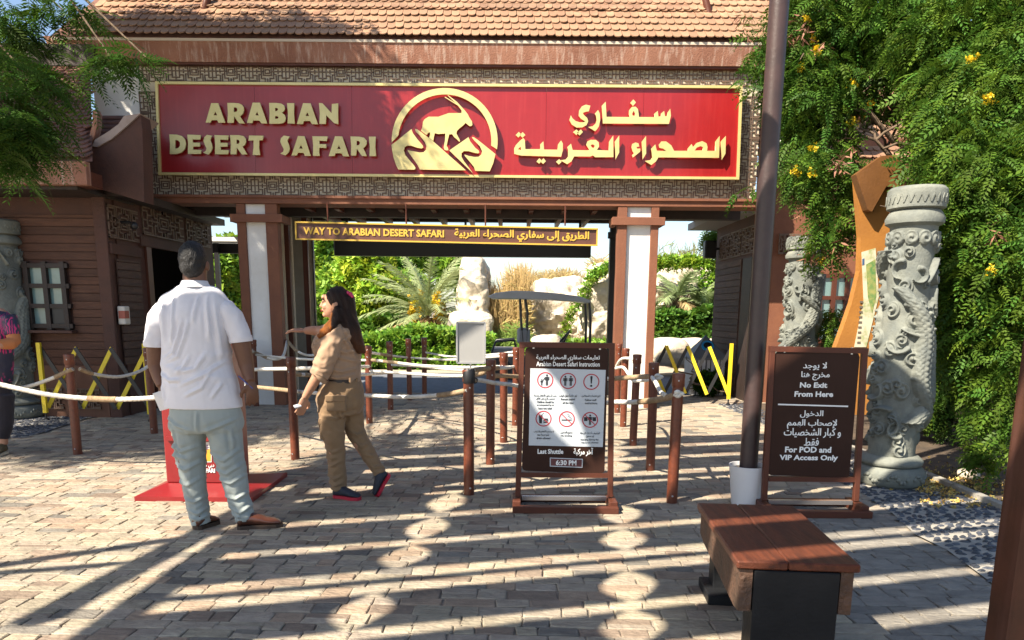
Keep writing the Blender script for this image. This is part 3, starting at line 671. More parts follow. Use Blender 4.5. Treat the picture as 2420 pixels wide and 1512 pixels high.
for k in range(4):
    z = zwb+(zwt-zwb)*k/3; b = MB(); b.bb((wx0-.06, HY-.055, z-.028), (wx1+.07, HY-.004, z+.028)); b.build('window_bar', dark, th)
b = MB(); b.bb(((wx0+wx1)/2+.04, HY-.03, zwb+.03), (wx1-.04, HY-.002, zwb+(zwt-zwb)/3-.03)); b.build('dark_pane', black, th)
b = MB(); b.bb((wx0-.1, HY-.14, zwb-.09), (wx1+.1, HY-.01, zwb-.055)); b.build('window_sill', terS, th)
b = MB(); b.bb((P(-60,700,HY).x, HY-.03, 0), (HX-.165, HY+.017, zpb-.005)); b.build('skirting', mat('skirting_brown', (.16,.07,.04), .75, (.11,.05,.03), 3), th)
sfr = fret_module(.42, .26, t=.016, d=.02)
for k in range(3):
    o = link('fretwork_panel', sfr, th); o.location = wmat(th).inverted() @ Vector((HX-.30-.5*(k+1)+.1, HY-.031, .12))
# side wall along the passage
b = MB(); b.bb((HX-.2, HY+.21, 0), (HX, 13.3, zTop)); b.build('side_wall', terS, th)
def sx(px, Y=None): return HX*1748/(px-IW/2)    # depth where the side wall is seen at that column
def side(name, p0, p1, z0, z1, d, m):
    b = MB(); b.bb((HX+.001, sx(p0), z0), (HX+d, sx(p1), z1)); return b.build(name, m, th)
zD = P(400,590,sx(400)).z
side('doorway', 374, 450, 0, zD, .012, mat('dark_interior',(.006,.005,.004),1,spec=0))  # flat black plate painted to stand for the unlit interior
side('door_frame', 362, 373, 0, zD, .04, brown); side('door_frame', 451, 470, 0, zD+.0, .04, brown); side('door_lintel', 350, 480, zD+.004, zD+.13, .045, terS)
y = sx(297); planks(sx(295), sx(348), P(320,850,11).z, P(320,620,11).z, HX+.001, axis='y')
side('rail', 283, 352, P(320,612,11).z, P(320,590,11).z, .03, terS)
fl = fret_module(.75, .42, t=.02, d=.02)
for a_, c_ in ((284,350),(362,452),(461,512)):
    y0_, y1_ = sx(a_), sx(c_); me = fret_module(y1_-y0_, .40, t=.018, d=.022); o = link('fretwork_panel', me, th)
    z_ = zD + .18 if a_ > 300 else P(320,585,11).z+.05
    o.matrix_local = wmat(th).inverted() @ Matrix.Translation((HX+.002, y0_, z_)) @ Matrix.Rotation(pi/2, 4, 'Z')
# fascia and roof of the house
ef0, ef1 = P(100,437,9.2).z, P(100,382,9.2).z; fx = P(208,400,9.2).x
b = MB(); b.bb((Wl, 9.15, ef0), (fx, 9.25, ef1)); b.build('eave_fascia', fasciam, th)
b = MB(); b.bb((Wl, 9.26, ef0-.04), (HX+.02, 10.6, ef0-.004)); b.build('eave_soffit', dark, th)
b = MB(); b.bb((Wl, 9.255, ef0-.002), (fx, 9.5, ef1-.1)); b.build('eave_board', brown, th)
zr = P(100,175,11.6).z
b = MB(); b.add([(Wl,9.22,ef1+.01),(fx+.05,9.22,ef1+.01),(P(226,300,11.3).x,11.3,zr),(Wl,11.3,zr)],[(0,1,2,3)]); hr = b.build('roof', tileshade, th)
sl_ = math.atan2(zr-ef1, 2.1); RSo = RS; RS = sl_; _TE = TE; TE = .105; _TW = TW; TW = .10
hipf = lambda x, r_: x > fx + r_*TE*cos(sl_)/2.1*.1
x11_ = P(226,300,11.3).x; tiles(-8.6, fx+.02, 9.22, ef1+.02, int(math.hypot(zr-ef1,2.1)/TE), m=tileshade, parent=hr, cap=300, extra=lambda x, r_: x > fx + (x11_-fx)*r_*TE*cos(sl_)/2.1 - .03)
RS = RSo; TE = _TE; TW = _TW
b = MB(); b.bb((Wl, 11.2, zr), (P(228,200,11.2).x, 11.35, zr+.28)); b.build('ridge_wall', dark, th)
# curved barge board sweeping up to the gate
def sweep(pts, name, m, dy=.5, Y=10.4):
    P3 = [P(p[0], p[1], Y) for p in pts]; b = MB(); b.prism(P3, (0, dy, 0)); return b.build(name, m, th)
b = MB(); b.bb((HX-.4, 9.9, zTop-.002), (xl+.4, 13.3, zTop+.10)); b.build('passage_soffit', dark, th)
b = MB(); b.bb((HX-.4, 9.55, zTop+.0), (HX-.02, 9.899, zTop+.10)); b.build('corner_soffit', dark, th)
sweep([(200,437),(198,383),(203,336),(224,347),(260,329),(292,303),(331,269),(336,300),(341,478),(270,456)], 'barge_board', terS, .25, 9.75)
sweep([(218,345),(224,330),(254,312),(280,293),(292,274),(331,268),(300,297),(262,329),(229,347)], 'barge_coping', mat('coping_grey',(.34,.27,.24),.8,(.26,.2,.17),4), .5, 9.72)
sweep([(198,330),(212,318),(218,295),(219,262),(225,258),(229,268),(228,300),(222,325),(212,345)], 'ridge_horn', fasciam, .12, 9.72)
tp = MB(); pa, pb2 = P(236,345,10.1), P(312,345,10.1)
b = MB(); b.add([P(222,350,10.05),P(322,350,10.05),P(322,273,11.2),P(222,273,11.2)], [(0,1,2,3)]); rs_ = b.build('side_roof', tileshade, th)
for k in range(7):
    f = k/7; y_ = 10.05+1.15*f; b = MB(); u = P(226,347-74*f,y_); v_ = P(318,347-74*f,y_); b.bar(u+Vector((0,.06,.02)), v_+Vector((0,.06,.02)), .13, .02, up=(0,0,1)); b.build('tile_course', tileshade, rs_)
# lamp and dispenser on the walls
lm = thing('security_light', 'small black floodlight on the fretwork of the ticket house', 'light', (HX+.05, sx(306), P(306,525,sx(306)).z))
q = wmat(lm).translation; b = MB(); b.tube([q, q+Vector((.12,0,0)), q+Vector((.16,-.03,-.03))], .018, 8); b.build('arm', black, lm)
b = MB(); b.ball(q+Vector((.20,-.05,-.05)), (.05,.035,.05)); b.build('lamp_head', black, lm, smooth=True)
dp = thing('wall_dispenser', 'small white dispenser box on the plank wall beside the doorway', 'dispenser', (HX+.03, sx(293), P(290,745,sx(293)).z))
q = wmat(dp).translation; b = MB(); b.bb(q+Vector((-.02,-.07,-.12)), q+Vector((.08,.07,.12))); b.build('housing', mat('offwhite_plastic',(.6,.56,.5),.4), dp, bevel=.012)
b = MB(); b.bb(q+Vector((.0,-.078,-.04)), q+Vector((.084,.035,.06))); b.build('front_plate', mat('plate_red',(.35,.08,.05),.5), dp)

# ---------------------------------------------------------------- house on the right
RX = 3.88; RY = 12.15; zT2 = P(1770,498,RY).z
rh = thing('side_house', 'terracotta house behind the carved columns on the right, half hidden by trees', 'building', (5.5, RY, 0))
b = MB(); b.bb((RX, RY, 0), (11.5, RY+.25, zT2+1.1)); b.build('front_wall', terra, rh)
b = MB(); b.bb((RX-.02, RY-.03, 0), (RX+.22, RY-.002, zT2+1.1)); b.build('corner_post', terra, rh, bevel=.006)
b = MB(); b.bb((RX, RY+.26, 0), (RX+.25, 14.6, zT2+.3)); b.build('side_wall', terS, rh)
y = RY+.32
zz = .12
while zz < 2.35:
    b = MB(); g_ = random.uniform(.8,1.2); b.bb((RX-.02, 12.9, zz), (RX-.001, 14.5, zz+.1), tint=(g_,g_,g_)); b.build('plank', darkwood, rh); zz += .112
b = MB(); b.bb((RX-.012, 12.35, 0), (RX-.001, 12.82, 2.35)); b.build('doorway', dark, rh)
for y0_ in (12.3, 12.98, 13.66):
    o = link('fretwork_panel', fret_module(.62,.42,t=.018,d=.022), rh); o.matrix_local = wmat(rh).inverted() @ Matrix.Translation((RX-.003, y0_+.62, 2.42)) @ Matrix.Rotation(-pi/2, 4, 'Z')
b = MB(); b.bb((RX-.5, 12.3, zT2-.02), (RX+.3, 14.9, zT2+.10)); b.build('eave', mat('grey_eave',(.3,.28,.26),.8), rh)
# window with teal panes
u0, u1 = P(1935,700,RY-.01).x, P(2030,700,RY-.01).x; w0, w1 = P(1970,806,RY).z, P(1970,652,RY).z
b = MB(); b.bb((u0, RY-.015, w0), (u1, RY-.002, w1)); b.build('window', glass, rh)
b = MB()
for k in range(4): x = u0+(u1-u0)*k/3; b.bb((x-.035, RY-.06, w0-.06), (x+.035, RY-.017, w1+.06))
for k in range(4): z = w0+(w1-w0)*k/3; b.bb((u0-.07, RY-.056, z-.03), (u1+.07, RY-.018, z+.03))
b.build('window_frame', brown, rh)
b = MB(); b.bb((RX-.1, RY-.25, P(1900,420,RY).z), (11.5, RY-.004, P(1900,385,RY).z)); b.build('eave_fascia', terra, rh)
zr2 = P(1900,385,RY).z
b = MB(); b.add([(RX-.1,RY-.2,zr2),(11.5,RY-.2,zr2),(11.5,RY+2.4,zr2+2.4),(RX+.9,RY+2.4,zr2+2.4)],[(0,1,2,3)]); rf2 = b.build('roof', tileshade, rh)
tiles(RX-.1, 8.2, RY-.2, zr2+.01, 16, parent=rf2, cap=0)
b = MB(); b.bb((P(1822,300,RY-.3).x, RY-.45, zr2+.2), (P(1842,300,RY-.3).x, RY-.2, zr2+1.0)); b.build('chimney', white, rh)
o = link('fretwork_panel', fret_module(.34,.30,t=.016,d=.02), rh); o.location = wmat(rh).inverted() @ Vector((P(1838,585,RY).x, RY-.035, P(1838,600,RY).z))
fx_ = thing('wall_speaker', 'small dark grey speaker on the corner of the house right of the passage', 'speaker', (RX-.18, 14.4, P(1718,590,14.4).z))
q = wmat(fx_).translation; b = MB(); b.box(q, (.22,.18,.32)); b.build('cabinet', black, fx_, bevel=.02); b = MB(); b.bar(q, q+Vector((.2,0,.02)), .04); b.build('bracket', black, fx_)

# ---------------------------------------------------------------- carved dragon columns
def column(name, label, px_base, py_base, rad, height, seed, shade_lbl=None):
    g = G(px_base, py_base); t = thing(name, label, 'carved column', (g.x, g.y, 0), 0, 'carved dragon columns')
    rs = np.random.default_rng(seed); H = height; z0, z1 = .26*H/2.5, H*.86
    nz, na = 330, 260; Z = np.linspace(z0, z1, nz); A = np.linspace(0, 2*pi, na, endpoint=False)
    zz_, aa = np.meshgrid(Z, A, indexing='ij'); h = np.zeros_like(zz_)
    L0 = rad
    def adiff(a, b): return (a-b+pi) % (2*pi) - pi
    # swirling cloud bosses
    for k in range(120):
        c_a, c_z = rs.uniform(0, 2*pi), rs.uniform(z0+.05, z1-.05); r_ = rs.uniform(.035, .075)
        dx_, dz_ = adiff(aa, c_a)*L0, zz_-c_z; d = np.hypot(dx_, dz_); m_ = d < r_*1.3
        th_ = np.arctan2(dz_, dx_); sw = .5+.5*np.cos(th_*1 - d/r_*9 + rs.uniform(0,6))
        bump = np.sqrt(np.clip(1-(d/(r_*1.15))**2, 0, 1))*.046*(.3+.7*sw) + np.where(d < r_*.25, .010, 0)
        h = np.where(m_, np.maximum(h, bump), h)
    # band of regular curls at the top
    for row, cz in enumerate((z1-.06,)):
        for k in range(12):
            ca = 2*pi*k/12; dx_, dz_ = adiff(aa, ca)*L0, zz_-cz; d = np.hypot(dx_, dz_); r_ = .058
            th_ = np.arctan2(dz_, dx_); sw = .5+.5*np.cos(th_ - d/r_*8)
            h = np.maximum(h, np.where(d < r_, .02+.016*sw*np.sqrt(np.clip(1-(d/r_)**2,0,1)), 0))
    # scaly dragon bodies coiling round the shaft
    for ph, tw, wid, za, zb_ in ((rs.uniform(0,6), 2.9, .085, z0+.3, z1-.15), (rs.uniform(0,6), -2.3, .06, z0+.1, z1-.45)):
        for turn in (0,):
            ctr = ph + tw*(zz_-z0) + .5*np.sin(zz_*5+ph); dx_ = adiff(aa, ctr)*L0*np.cos(np.arctan(tw*L0)); m_ = (np.abs(dx_) < wid) & (zz_ > za) & (zz_ < zb_)
            prof = np.sqrt(np.clip(1-(dx_/wid)**2, 0, 1)); s_ = zz_*70; sc = np.abs(np.sin(s_ + np.where((dx_*60).astype(int) % 2, 1.57, 0)))*np.abs(np.cos(dx_*60*pi/2))
            edge = (np.abs(dx_) > wid*.8)*.008*np.abs(np.sin(s_*.9))
            h = np.where(m_, .018+.066*prof + .009*sc + edge, h)
    # legs and claws, flames
    for k in range(26):
        a0, zc_ = rs.uniform(0, 2*pi), rs.uniform(z0+.1, z1-.2); an, cu = rs.uniform(0, 2*pi), rs.uniform(-9, 9); x_, y_ = 0., 0.
        for s_ in range(26):
            x_ += .009*cos(an); y_ += .009*sin(an); an += cu*.02; rr_ = .022*(1-s_/34)
            d2 = (adiff(aa, a0+x_/L0)*L0)**2 + (zz_-zc_-y_)**2
            h = np.maximum(h, np.where(d2 < rr_**2, .022+.036*np.sqrt(np.clip(1-d2/rr_**2,0,1)), 0))
    env = .008*np.sin(zz_*4.5+seed) + .008*np.sin(aa*2+zz_*3) - .026
    rr = rad*(.93+.05*(1-(zz_-z0)/(z1-z0))) + h + env; n_ = rs.normal(0, .0004, rr.shape); rr = rr + n_
    V = np.stack([rr*np.cos(aa), rr*np.sin(aa), zz_], 2).reshape(-1,3)
    i = np.arange(nz-1)[:,None]*na; j = np.arange(na)[None]; j2 = (j+1) % na
    F = np.stack([i+j, i+j2, i+na+j2, i+na+j], 2).reshape(-1,4)
    npmesh('carved_shaft', V, F, stone, t, smooth=True, local=True)
    r = rad; k = H/2.5
    b = MB(); b.lathe([(r*1.08,0),(r*1.2,.03),(r*1.26,.09),(r*1.2,.15*k),(r*1.08,.175*k)], n=36); b.build('base_drum', stone, t, smooth=True, local=True)
    b = MB(); b.lathe([(r*.95,.172*k),(r*1.12,.19*k),(r*1.16,.215*k),(r*1.12,.235*k),(r*.93,.27*k)], n=36); b.build('base_ring', stone, t, smooth=True, local=True)
    b = MB(); b.lathe([(r*.80,z1-.01),(r*.80,z1+.035),(r*.98,z1+.06),(r*1.0,z1+.10),(r*.88,z1+.15),(r*.80,z1+.17)], n=36); b.build('neck_ring', stone, t, smooth=True, local=True)
    b = MB(); b.lathe([(r*.86,z1+.168),(r*.98,z1+.18),(r*1.0,H-.03),(r*.97,H-.015),(r*.94,H-.012),(r*.9,H)], n=36); cp = b.build('capital', stone, t, smooth=True, local=True)
    b = MB(); cz = (z1+.18+H-.03)/2; hh = (H-.03-z1-.18)*.25
    for q in range(28):
        a0, a1, a2 = 2*pi*q/28, 2*pi*(q+.5)/28, 2*pi*(q+1)/28; R_ = r*1.005
        for (u, zu), (v, zv) in (((a0,cz-hh),(a1,cz+hh)), ((a1,cz+hh),(a2,cz-hh))): b.bar((R_*cos(u),R_*sin(u),zu), (R_*cos(v),R_*sin(v),zv), .008, .010)
    b.build('capital_carving', stone, t, local=True)
    b = MB()
    for q in range(8):
        a0 = 2*pi*q/8+.3
        for s_ in range(7):
            u = a0+s_*.09; zc_ = .09*k+.028*sin(s_*1.05); b.ball((r*1.235*cos(u), r*1.235*sin(u), zc_), .02, 6, 4)
    b.build('base_carving', stone, t, smooth=True, local=True)
    return t
column('dragon_column', 'tall pale carved dragon column standing on black pebbles in front of the leafy tree', 2098, 1142, .222, 2.46, 3)
column('dragon_column', 'sunlit carved dragon column behind the no exit sign and dark pole', 1872, 985, .25, 2.48, 11)
column('dragon_column', 'shaded grey carved dragon column in front of the ticket house window', 38, 985, .30, 2.55, 5)
# ---------------------------------------------------------------- rope posts
pr = None
postL = {}
POSTS = [ # px, py(base), label, radius
 (184,1073,'leftmost rope post of the queue, standing in shade near the ticket house',.042),
 (365,1024,'brown rope post just left of the man in white',.042),
 (606,960,'dark rope post behind the right arm of the man in white',.040),
 (676,955,'dark rope post under the outstretched hand of the woman',.040),
 (698,1085,'brown rope post directly in front of the woman, near her lowered hand',.043),
 (873,1000,'brown rope post right behind the long hair of the woman',.042),
 (923,968,'second rope post to the right of the woman',.040),
 (968,945,'dark third rope post to the right of the woman',.040),
 (1003,937,'dark farthest rope post before the hedge',.038),
 (1108,1168,'dark rope post carrying the blank notice frame',.046),
 (1158,1097,'rope post right of the blank notice frame post',.043),
 (1190,1045,'rope post, second to the right of the blank notice frame',.042),
 (1217,1005,'rope post beside the left edge of the instruction sign',.041),
 (1587,1187,'nearest rope post on the right with a thick knotted rope end',.045),
 (1536,1111,'second nearest rope post right of the instruction sign',.043),
 (1495,1052,'third rope post right of the instruction sign',.042),
 (1472,1008,'fourth rope post right of the instruction sign',.041),
 (1458,975,'rope post touching the right edge of the instruction sign',.040)]
steel = mat('bolt_steel', (.5,.5,.5), .3, metal=.8)
for i, (px, py, lab, r) in enumerate(POSTS):
    g = G(px, py); lab_ = lab
    if pr is None:
        pr = thing('rope_post', lab, 'rope post', (g.x, g.y, 0), 0, 'queue rope posts')
        b = MB(); b.lathe([(.042,-.005),(.042,.90)], n=20); b.build('post', postm, pr, smooth=True, local=True)
        b = MB(); b.lathe([(.043,.898),(.049,.91),(.047,.96),(.050,.99),(.046,1.0),(.03,1.003)], n=20); b.build('cap', postm, pr, smooth=True, local=True)
        for z in (.86, .95, .06): b = MB(); b.ball((0,-.044,z), (.008,.006,.008), 6, 5); b.build('bolt', steel, pr, smooth=True, local=True)
        o = pr
    else: o = dup(pr, (g.x, g.y, 0), random.uniform(-.4,.4), lab)
    postL[i] = g; o.rotation_euler = (random.gauss(0,.006), random.gauss(0,.006), random.uniform(-.4,.4))
# ---------------------------------------------------------------- ropes
def rope(pts, label, r=.017, tan=(), lay=True, whip=None):
    """pts: (px, py, Y) picture positions, smoothed through; tan: (t0,t1) whipped spans"""
    W = [P(*p) for p in pts]; k = len(W); n = 40; C_ = []
    for i in range(n+1):
        t = i/n*(k-1); j = min(int(t), k-2); f = t-j
        p0, p1, p2, p3 = W[max(j-1,0)], W[j], W[j+1], W[min(j+2,k-1)]
        C_.append(.5*((2*p1)+(p2-p0)*f+(2*p0-5*p1+4*p2-p3)*f*f+(3*p1-p0-3*p2+p3)*f**3))
    ln = sum((b_-a_).length for a_, b_ in zip(C_, C_[1:])); m = max(40, min(260, int(ln/.011)))
    t = thing('rope', label, 'rope', tuple(C_[n//2]), 0, 'queue ropes')
    D = []
    for i in range(m+1):
        q = i/m*n; j = min(int(q), n-1); D.append(C_[j].lerp(C_[j+1], q-j))
    # three twisted strands
    b = MB(); ns = 12; vs = []
    T = [(D[min(i+1,m)]-D[max(i-1,0)]).normalized() for i in range(m+1)]
    for i in range(m+1):
        up = Vector((0,0,1)); x = up.cross(T[i]).normalized(); y = T[i].cross(x)
        for a in range(ns):
            ph = 2*pi*a/ns; rr = r*(.88+.13*abs(cos(1.5*(ph+i*.42)))); vs.append(D[i]+x*cos(ph)*rr+y*sin(ph)*rr)
    fs = [(i*ns+a, i*ns+(a+1)%ns, (i+1)*ns+(a+1)%ns, (i+1)*ns+a) for i in range(m) for a in range(ns)] + [tuple(range(ns)), tuple(m*ns+a for a in range(ns))]
    b.add(vs, fs); b.build('strands', ropew, t, smooth='all')
    for (u0, u1) in tan:
        b = MB(); i0, i1 = int(u0*m), max(int(u1*m), int(u0*m)+3); seg = D[i0:i1+1]
        b.tube(seg, [r*(1.16+.05*(j%2)) for j in range(len(seg))], 10); b.build('whipping', ropet, t, smooth=True)
    return t
Yp = lambda i: postL[i].y
rope([(-260,830,6.4),(-60,890,6.45),(0,908,6.5),(120,933,6.5),(240,943,6.5),(330,942,6.45),(378,938,6.4)], 'thick white near rope running from the left picture edge to the red kiosk', .022, tan=[(.62,.73)])
rope([(-120,905,7.6),(0,918,7.5),(60,914,7.4),(120,895,7.3),(172,872,Yp(0)-.03)], 'sagging rope ending at the leftmost rope post', .019, tan=[(.80,1)])
rope([(188,872,Yp(0)),(225,884,7.5),(280,890,7.9),(330,877,8.4),(362,856,Yp(1))], 'sagging rope between the two rope posts left of the man in white', .018, tan=[(0,.22),(.90,1)])
rope([(560,818,10.0),(606,834,Yp(2)),(640,848,10.3),(668,842,10.5),(678,806,Yp(3))], 'looping rope from the post behind the man to the post under the woman\'s hand', .02, tan=[(.2,.45)])
rope([(680,806,Yp(3)),(700,828,10.6),(730,840,10.7),(770,832,10.8),(800,820,10.9)], 'short drooping rope right of the post under the woman\'s hand', .019, tan=[(0,.3)])
rope([(604,838,Yp(2)),(680,846,9.8),(760,850,9.6),(850,851,9.5),(873,852,Yp(5))], 'upper rope passing behind the woman at shoulder height', .017)
rope([(580,874,8.6),(640,872,8.3),(700,871,8.0),(780,868,8.0),(873,866,Yp(5))], 'bright white rope passing straight behind the woman\'s waist', .021)
rope([(686,883,Yp(4)+.06),(730,886,7.4),(800,890,7.8),(860,885,9),(923,880,Yp(6))], 'rope starting at the post in front of the woman', .019, tan=[(0.02,.16),(.2,.3)])
rope([(580,912,8.2),(660,920,7.6),(740,928,7.0),(860,934,6.5),(960,938,6.2),(1050,932,6.0),(1105,922,Yp(9)-.03)], 'low rope sagging from the man to the notice frame post', .018, tan=[(.05,.22),(.80,.99)])
rope([(873,850,Yp(5)),(930,856,9.4),(1000,864,9),(1100,868,8.4),(1190,866,Yp(11)+.02)], 'rope from the post behind the hair, running right at mid height', .018, tan=[(0,.1),(.16,.3)])
rope([(866,876,Yp(5)),(960,882,9.2),(1060,888,8.4),(1120,886,7.4),(1160,875,Yp(10))], 'second rope running from the hair toward the middle posts', .018, tan=[(.78,.99)])
rope([(873,833,Yp(5)+.1),(923,840,Yp(6)),(968,845,Yp(7)),(1060,850,11),(1140,845,10.5),(1230,838,10.3)], 'topmost rope passing the dark far posts', .018, tan=[(.1,.2)])
rope([(1003,832,Yp(8)),(1060,842,12),(1120,841,11.6),(1180,836,11.2),(1235,828,11)], 'farthest rope in front of the hedge', .017)
rope([(923,862,Yp(6)),(1000,866,10.2),(1080,874,9.6),(1150,872,9),(1217,866,Yp(12))], 'rope between the second post right of the woman and the sign', .018, tan=[(.6,.75)])
rope([(1120,897,Yp(9)+.05),(1140,899,6.0),(1170,905,6.3),(1200,908,6.5),(1250,916,6.8)], 'short rope right of the notice frame post running behind the sign', .018, tan=[(0,.08)])
rope([(1120,874,6.6),(1158,870,Yp(10)),(1190,869,7.7),(1205,868,7.9)], 'tan ended rope across the second middle post', .020, tan=[(.0,.5)])
rope([(1165,888,Yp(10)),(1190,888,7.9),(1230,890,8.3),(1270,892,8.4)], 'whipped rope across the middle posts disappearing behind the sign', .020, tan=[(0,.9)])
rope([(1400,955,6.6),(1453,950,6.3),(1500,950,6.1),(1560,943,5.8),(1601,932,Yp(13)-.06)], 'thick rope with tan whipping ending in a knot at the nearest right post', .021, tan=[(.55,.95)])
rope([(1400,896,7.3),(1453,894,7.1),(1500,891,6.9),(1556,888,Yp(14)-.05)], 'tan whipped rope ending at the second nearest right post', .020, tan=[(.3,.93)])
rope([(1541,892,Yp(14)-.07),(1550,905,6.3),(1560,925,6.1),(1572,934,Yp(13)+.12)], 'short diagonal rope between the two nearest right posts', .019)
rope([(1455,870,9),(1472,868,8.8),(1485,884,8.3),(1495,898,8.0),(1508,900,7.7),(1536,897,7.3)], 'looping white rope between the right posts', .018)
rope([(1456,866,9.6),(1466,850,9.4),(1480,846,9.3),(1500,850,9.1)], 'white rope end above the third right post', .018)
def knot(px, py, Y, lab):
    t = thing('rope_knot', lab, 'rope knot', tuple(P(px,py,Y))); q = P(px,py,Y); b = MB()
    for k in range(3): a = k*1.1; b.ball(q+Vector((.018*cos(a*2),-.01,.016*sin(a*2))), (.026,.022,.018), 8, 6)
    b.build('coils', ropew, t, smooth=True)
knot(1603,930,Yp(13)-.07,'white rope knot on the nearest right post'); knot(1556,890,Yp(14)-.06,'white rope knot on the second nearest right post')
# ring shackle on the notice post
rg = thing('shackle', 'black metal shackle on the notice frame post', 'shackle', tuple(P(1124,899,Yp(9)))); q = P(1122,899,Yp(9)-.01)
b = MB(); b.tube([q+Vector((.02*cos(a),0,.02*sin(a))) for a in np.linspace(0,2*pi,13)], .005, 6); b.build('ring', black, rg, smooth=True)
# black cap fitting and the blank notice frame
nf = thing('notice_frame', 'blank white notice in a thin grey frame on the dark rope post', 'notice board', tuple(P(1110,880,Yp(9))))
Yn = Yp(9)-.02; q = P(1109,885,Yn)
b = MB(); b.lathe([(.048,0),(.05,.01),(.05,.09),(.040,.11)], c=(P(1108,880,Yp(9)).x, Yp(9), P(1108,905,Yp(9)).z), n=18); b.build('socket', black, nf, smooth=True)
b = MB(); b.tube([P(1111,880,Yn), P(1112,855,Yn)], .008, 8); b.build('stem', steel, nf)
a_, c_ = P(1080,857,Yn), P(1146,762,Yn); b = MB(); b.bb((a_.x, Yn-.01, a_.z), (c_.x, Yn+.012, c_.z)); b.build('panel', mat('notice_white',(.31,.31,.30),.7,(.28,.28,.28),1.5,spec=.2), nf)
for p_, s_ in (((a_.x,a_.z),(c_.x,a_.z)),((a_.x,c_.z),(c_.x,c_.z)),((a_.x,a_.z),(a_.x,c_.z)),((c_.x,a_.z),(c_.x,c_.z))):
    b = MB(); b.bar((p_[0],Yn-.005,p_[1]), (s_[0],Yn-.005,s_[1]), .012, .03, up=(0,1,0)); b.build('frame_bar', mat('grey_aluminium',(.42,.42,.43),.35,metal=.6), nf)
# chrome stanchion
cg = G(1493, 955); cs = thing('chrome_stanchion', 'thin chrome stanchion with ball top among the right rope posts', 'stanchion', (cg.x, cg.y, 0))
chrome = mat('chrome', (.7,.7,.72), .12, metal=1)
b = MB(); b.lathe([(.14,0),(.13,.015),(.02,.03),(.02,.92)], n=20); b.build('pole', chrome, cs, smooth=True, local=True); b = MB(); b.ball((0,0,.95), .038, 14, 9); b.build('ball', chrome, cs, smooth='all', local=True)

# ---------------------------------------------------------------- instruction stand
redp = mat('pictogram_red', (.40,.02,.035), .5); inkm = mat('ink', (.012,.014,.02), .6); letw = mat('lettering_white', (.82,.82,.80), .6)
signb = mat('stand_brown', (.042,.020,.015), .42, (.034,.016,.012), 3, spec=.12)
poster = mat('poster_white', (.50,.54,.58), .5)
def stand(nm, label, Yb, C4, panel, foot):
    """C4: frame corners tl,tr,br,bl at picture points (br/bl on the foot), panel: tl,tr,br,bl"""
    g0 = G(*foot[0]); t = thing(nm, label, 'sign stand', (g0.x+.3, Yb, 0))
    tl, tr, br, bl = [P(p[0], p[1], Yb) for p in C4]; br.z = bl.z = .0
    for u, v in ((tl, bl), (tr, br)):
        s_ = .02 if u is tl else -.02; b = MB(); b.bar(u+Vector((s_,0,0)), Vector((v.x+s_, Yb, .08)), .04, .04, up=(0,1,0)); b.build('upright', brown, t, bevel=.004)
    b = MB(); b.bar(tl+Vector((0,0,-.018)), tr+Vector((0,0,-.018)), .038, .044, up=(0,1,0)); b.build('top_rail', brown, t)
    pz = P(panel[3][0], panel[3][1]+9, Yb).z; b = MB(); b.bar((bl.x+.041, Yb, pz), (br.x-.041, Yb, pz), .035, .036, up=(0,1,0)); b.build('lower_rail', brown, t)
    f0, f1 = bl.x-.02, br.x+.02
    for y_ in (Yb-.17, Yb+.17):
        b = MB(); b.bb((f0, y_-.03, .0), (f1, y_+.03, .05)); b.build('foot_bar', brown, t, bevel=.004)
    for x_ in (f0+.03, f1-.03): b = MB(); b.bb((x_-.03, Yb-.139, .0), (x_+.03, Yb+.139, .075)); b.build('foot_side', brown, t, bevel=.004)
    b = MB(); b.bb((f0+.07, Yb-.02, .055), (f1-.07, Yb+.02, .085)); b.build('cross_bar', mat('polished_steel',(.35,.33,.33),.25,metal=.7), t)
    pl = [P(p[0], p[1], Yb-.012) for p in panel]; cxp = sum((p.x for p in pl))/4; czp = sum((p.z for p in pl))/4; rp = []
    cr = .03
    for i, p in enumerate(pl):
        a, c = pl[i-1], pl[(i+1)%4]; d1, d2 = (a-p).normalized(), (c-p).normalized()
        rp += [p+d1*cr, p+d1*cr*.35+d2*cr*.35*.6, p+d2*cr]
    b = MB(); b.prism(rp, (0,.018,0)); b.build('panel', signb, t)
    b = MB()
    for i in (0,1): p = pl[i]; b.tube([p+Vector((.06 if i == 0 else -.06,0,-.01)), p+Vector((.06 if i == 0 else -.06,0,.04))], .008, 6)
    b.build('clip', steel, t)
    return t, pl
Y1 = G(1330,1212).y + .17
st, pl = stand('instruction_stand', 'brown stand with the pictogram instruction poster in the middle foreground', Y1, [(1227,808),(1452,811),(1447,1200),(1217,1200)], [(1241,820),(1437,823),(1428,1119),(1233,1112)], [(1212,1213),(1447,1218)])
Yq = Y1-.0125
def qframe(Y): return (Vector((0,Y,0)), Vector((1,0,0)), Vector((0,0,1)), Vector((0,-1,0)))
def tpx(s, nm, m, par, Y, x0, y0, x1, y1, bold=.012, copies=None, arab=False):
    a, c = P(x0, y1, Y), P(x1, y0, Y); return text(ar(s) if arab else s, nm, m, par, qframe(Y), (a.x, c.x, a.z, c.z), bold, .0012, copies)
def quad(nm, m, par, pts, Y, th=.003):
    b = MB(); b.prism([P(p[0],p[1],Y) for p in pts], (0,-th,0)); return b.build(nm, m, par)
quad('poster', poster, st, [(1253,870),(1431,874),(1424,1056),(1249,1052)], Yq, .002)
Yr = Yq-.002
tpx('تعليمات سفاري الصحراء العربية','title_lettering', letw, st, Yq, 1267,839,1417,854, .004, [(-.02,0),(.02,0)], True)
tpx('Arabian Desert Safari Instruction','title_lettering', letw, st, Yq, 1267,855,1417,865, .022)
tpx('Last Shuttle','lettering', letw, st, Yq, 1270,1061,1331,1072, .03)
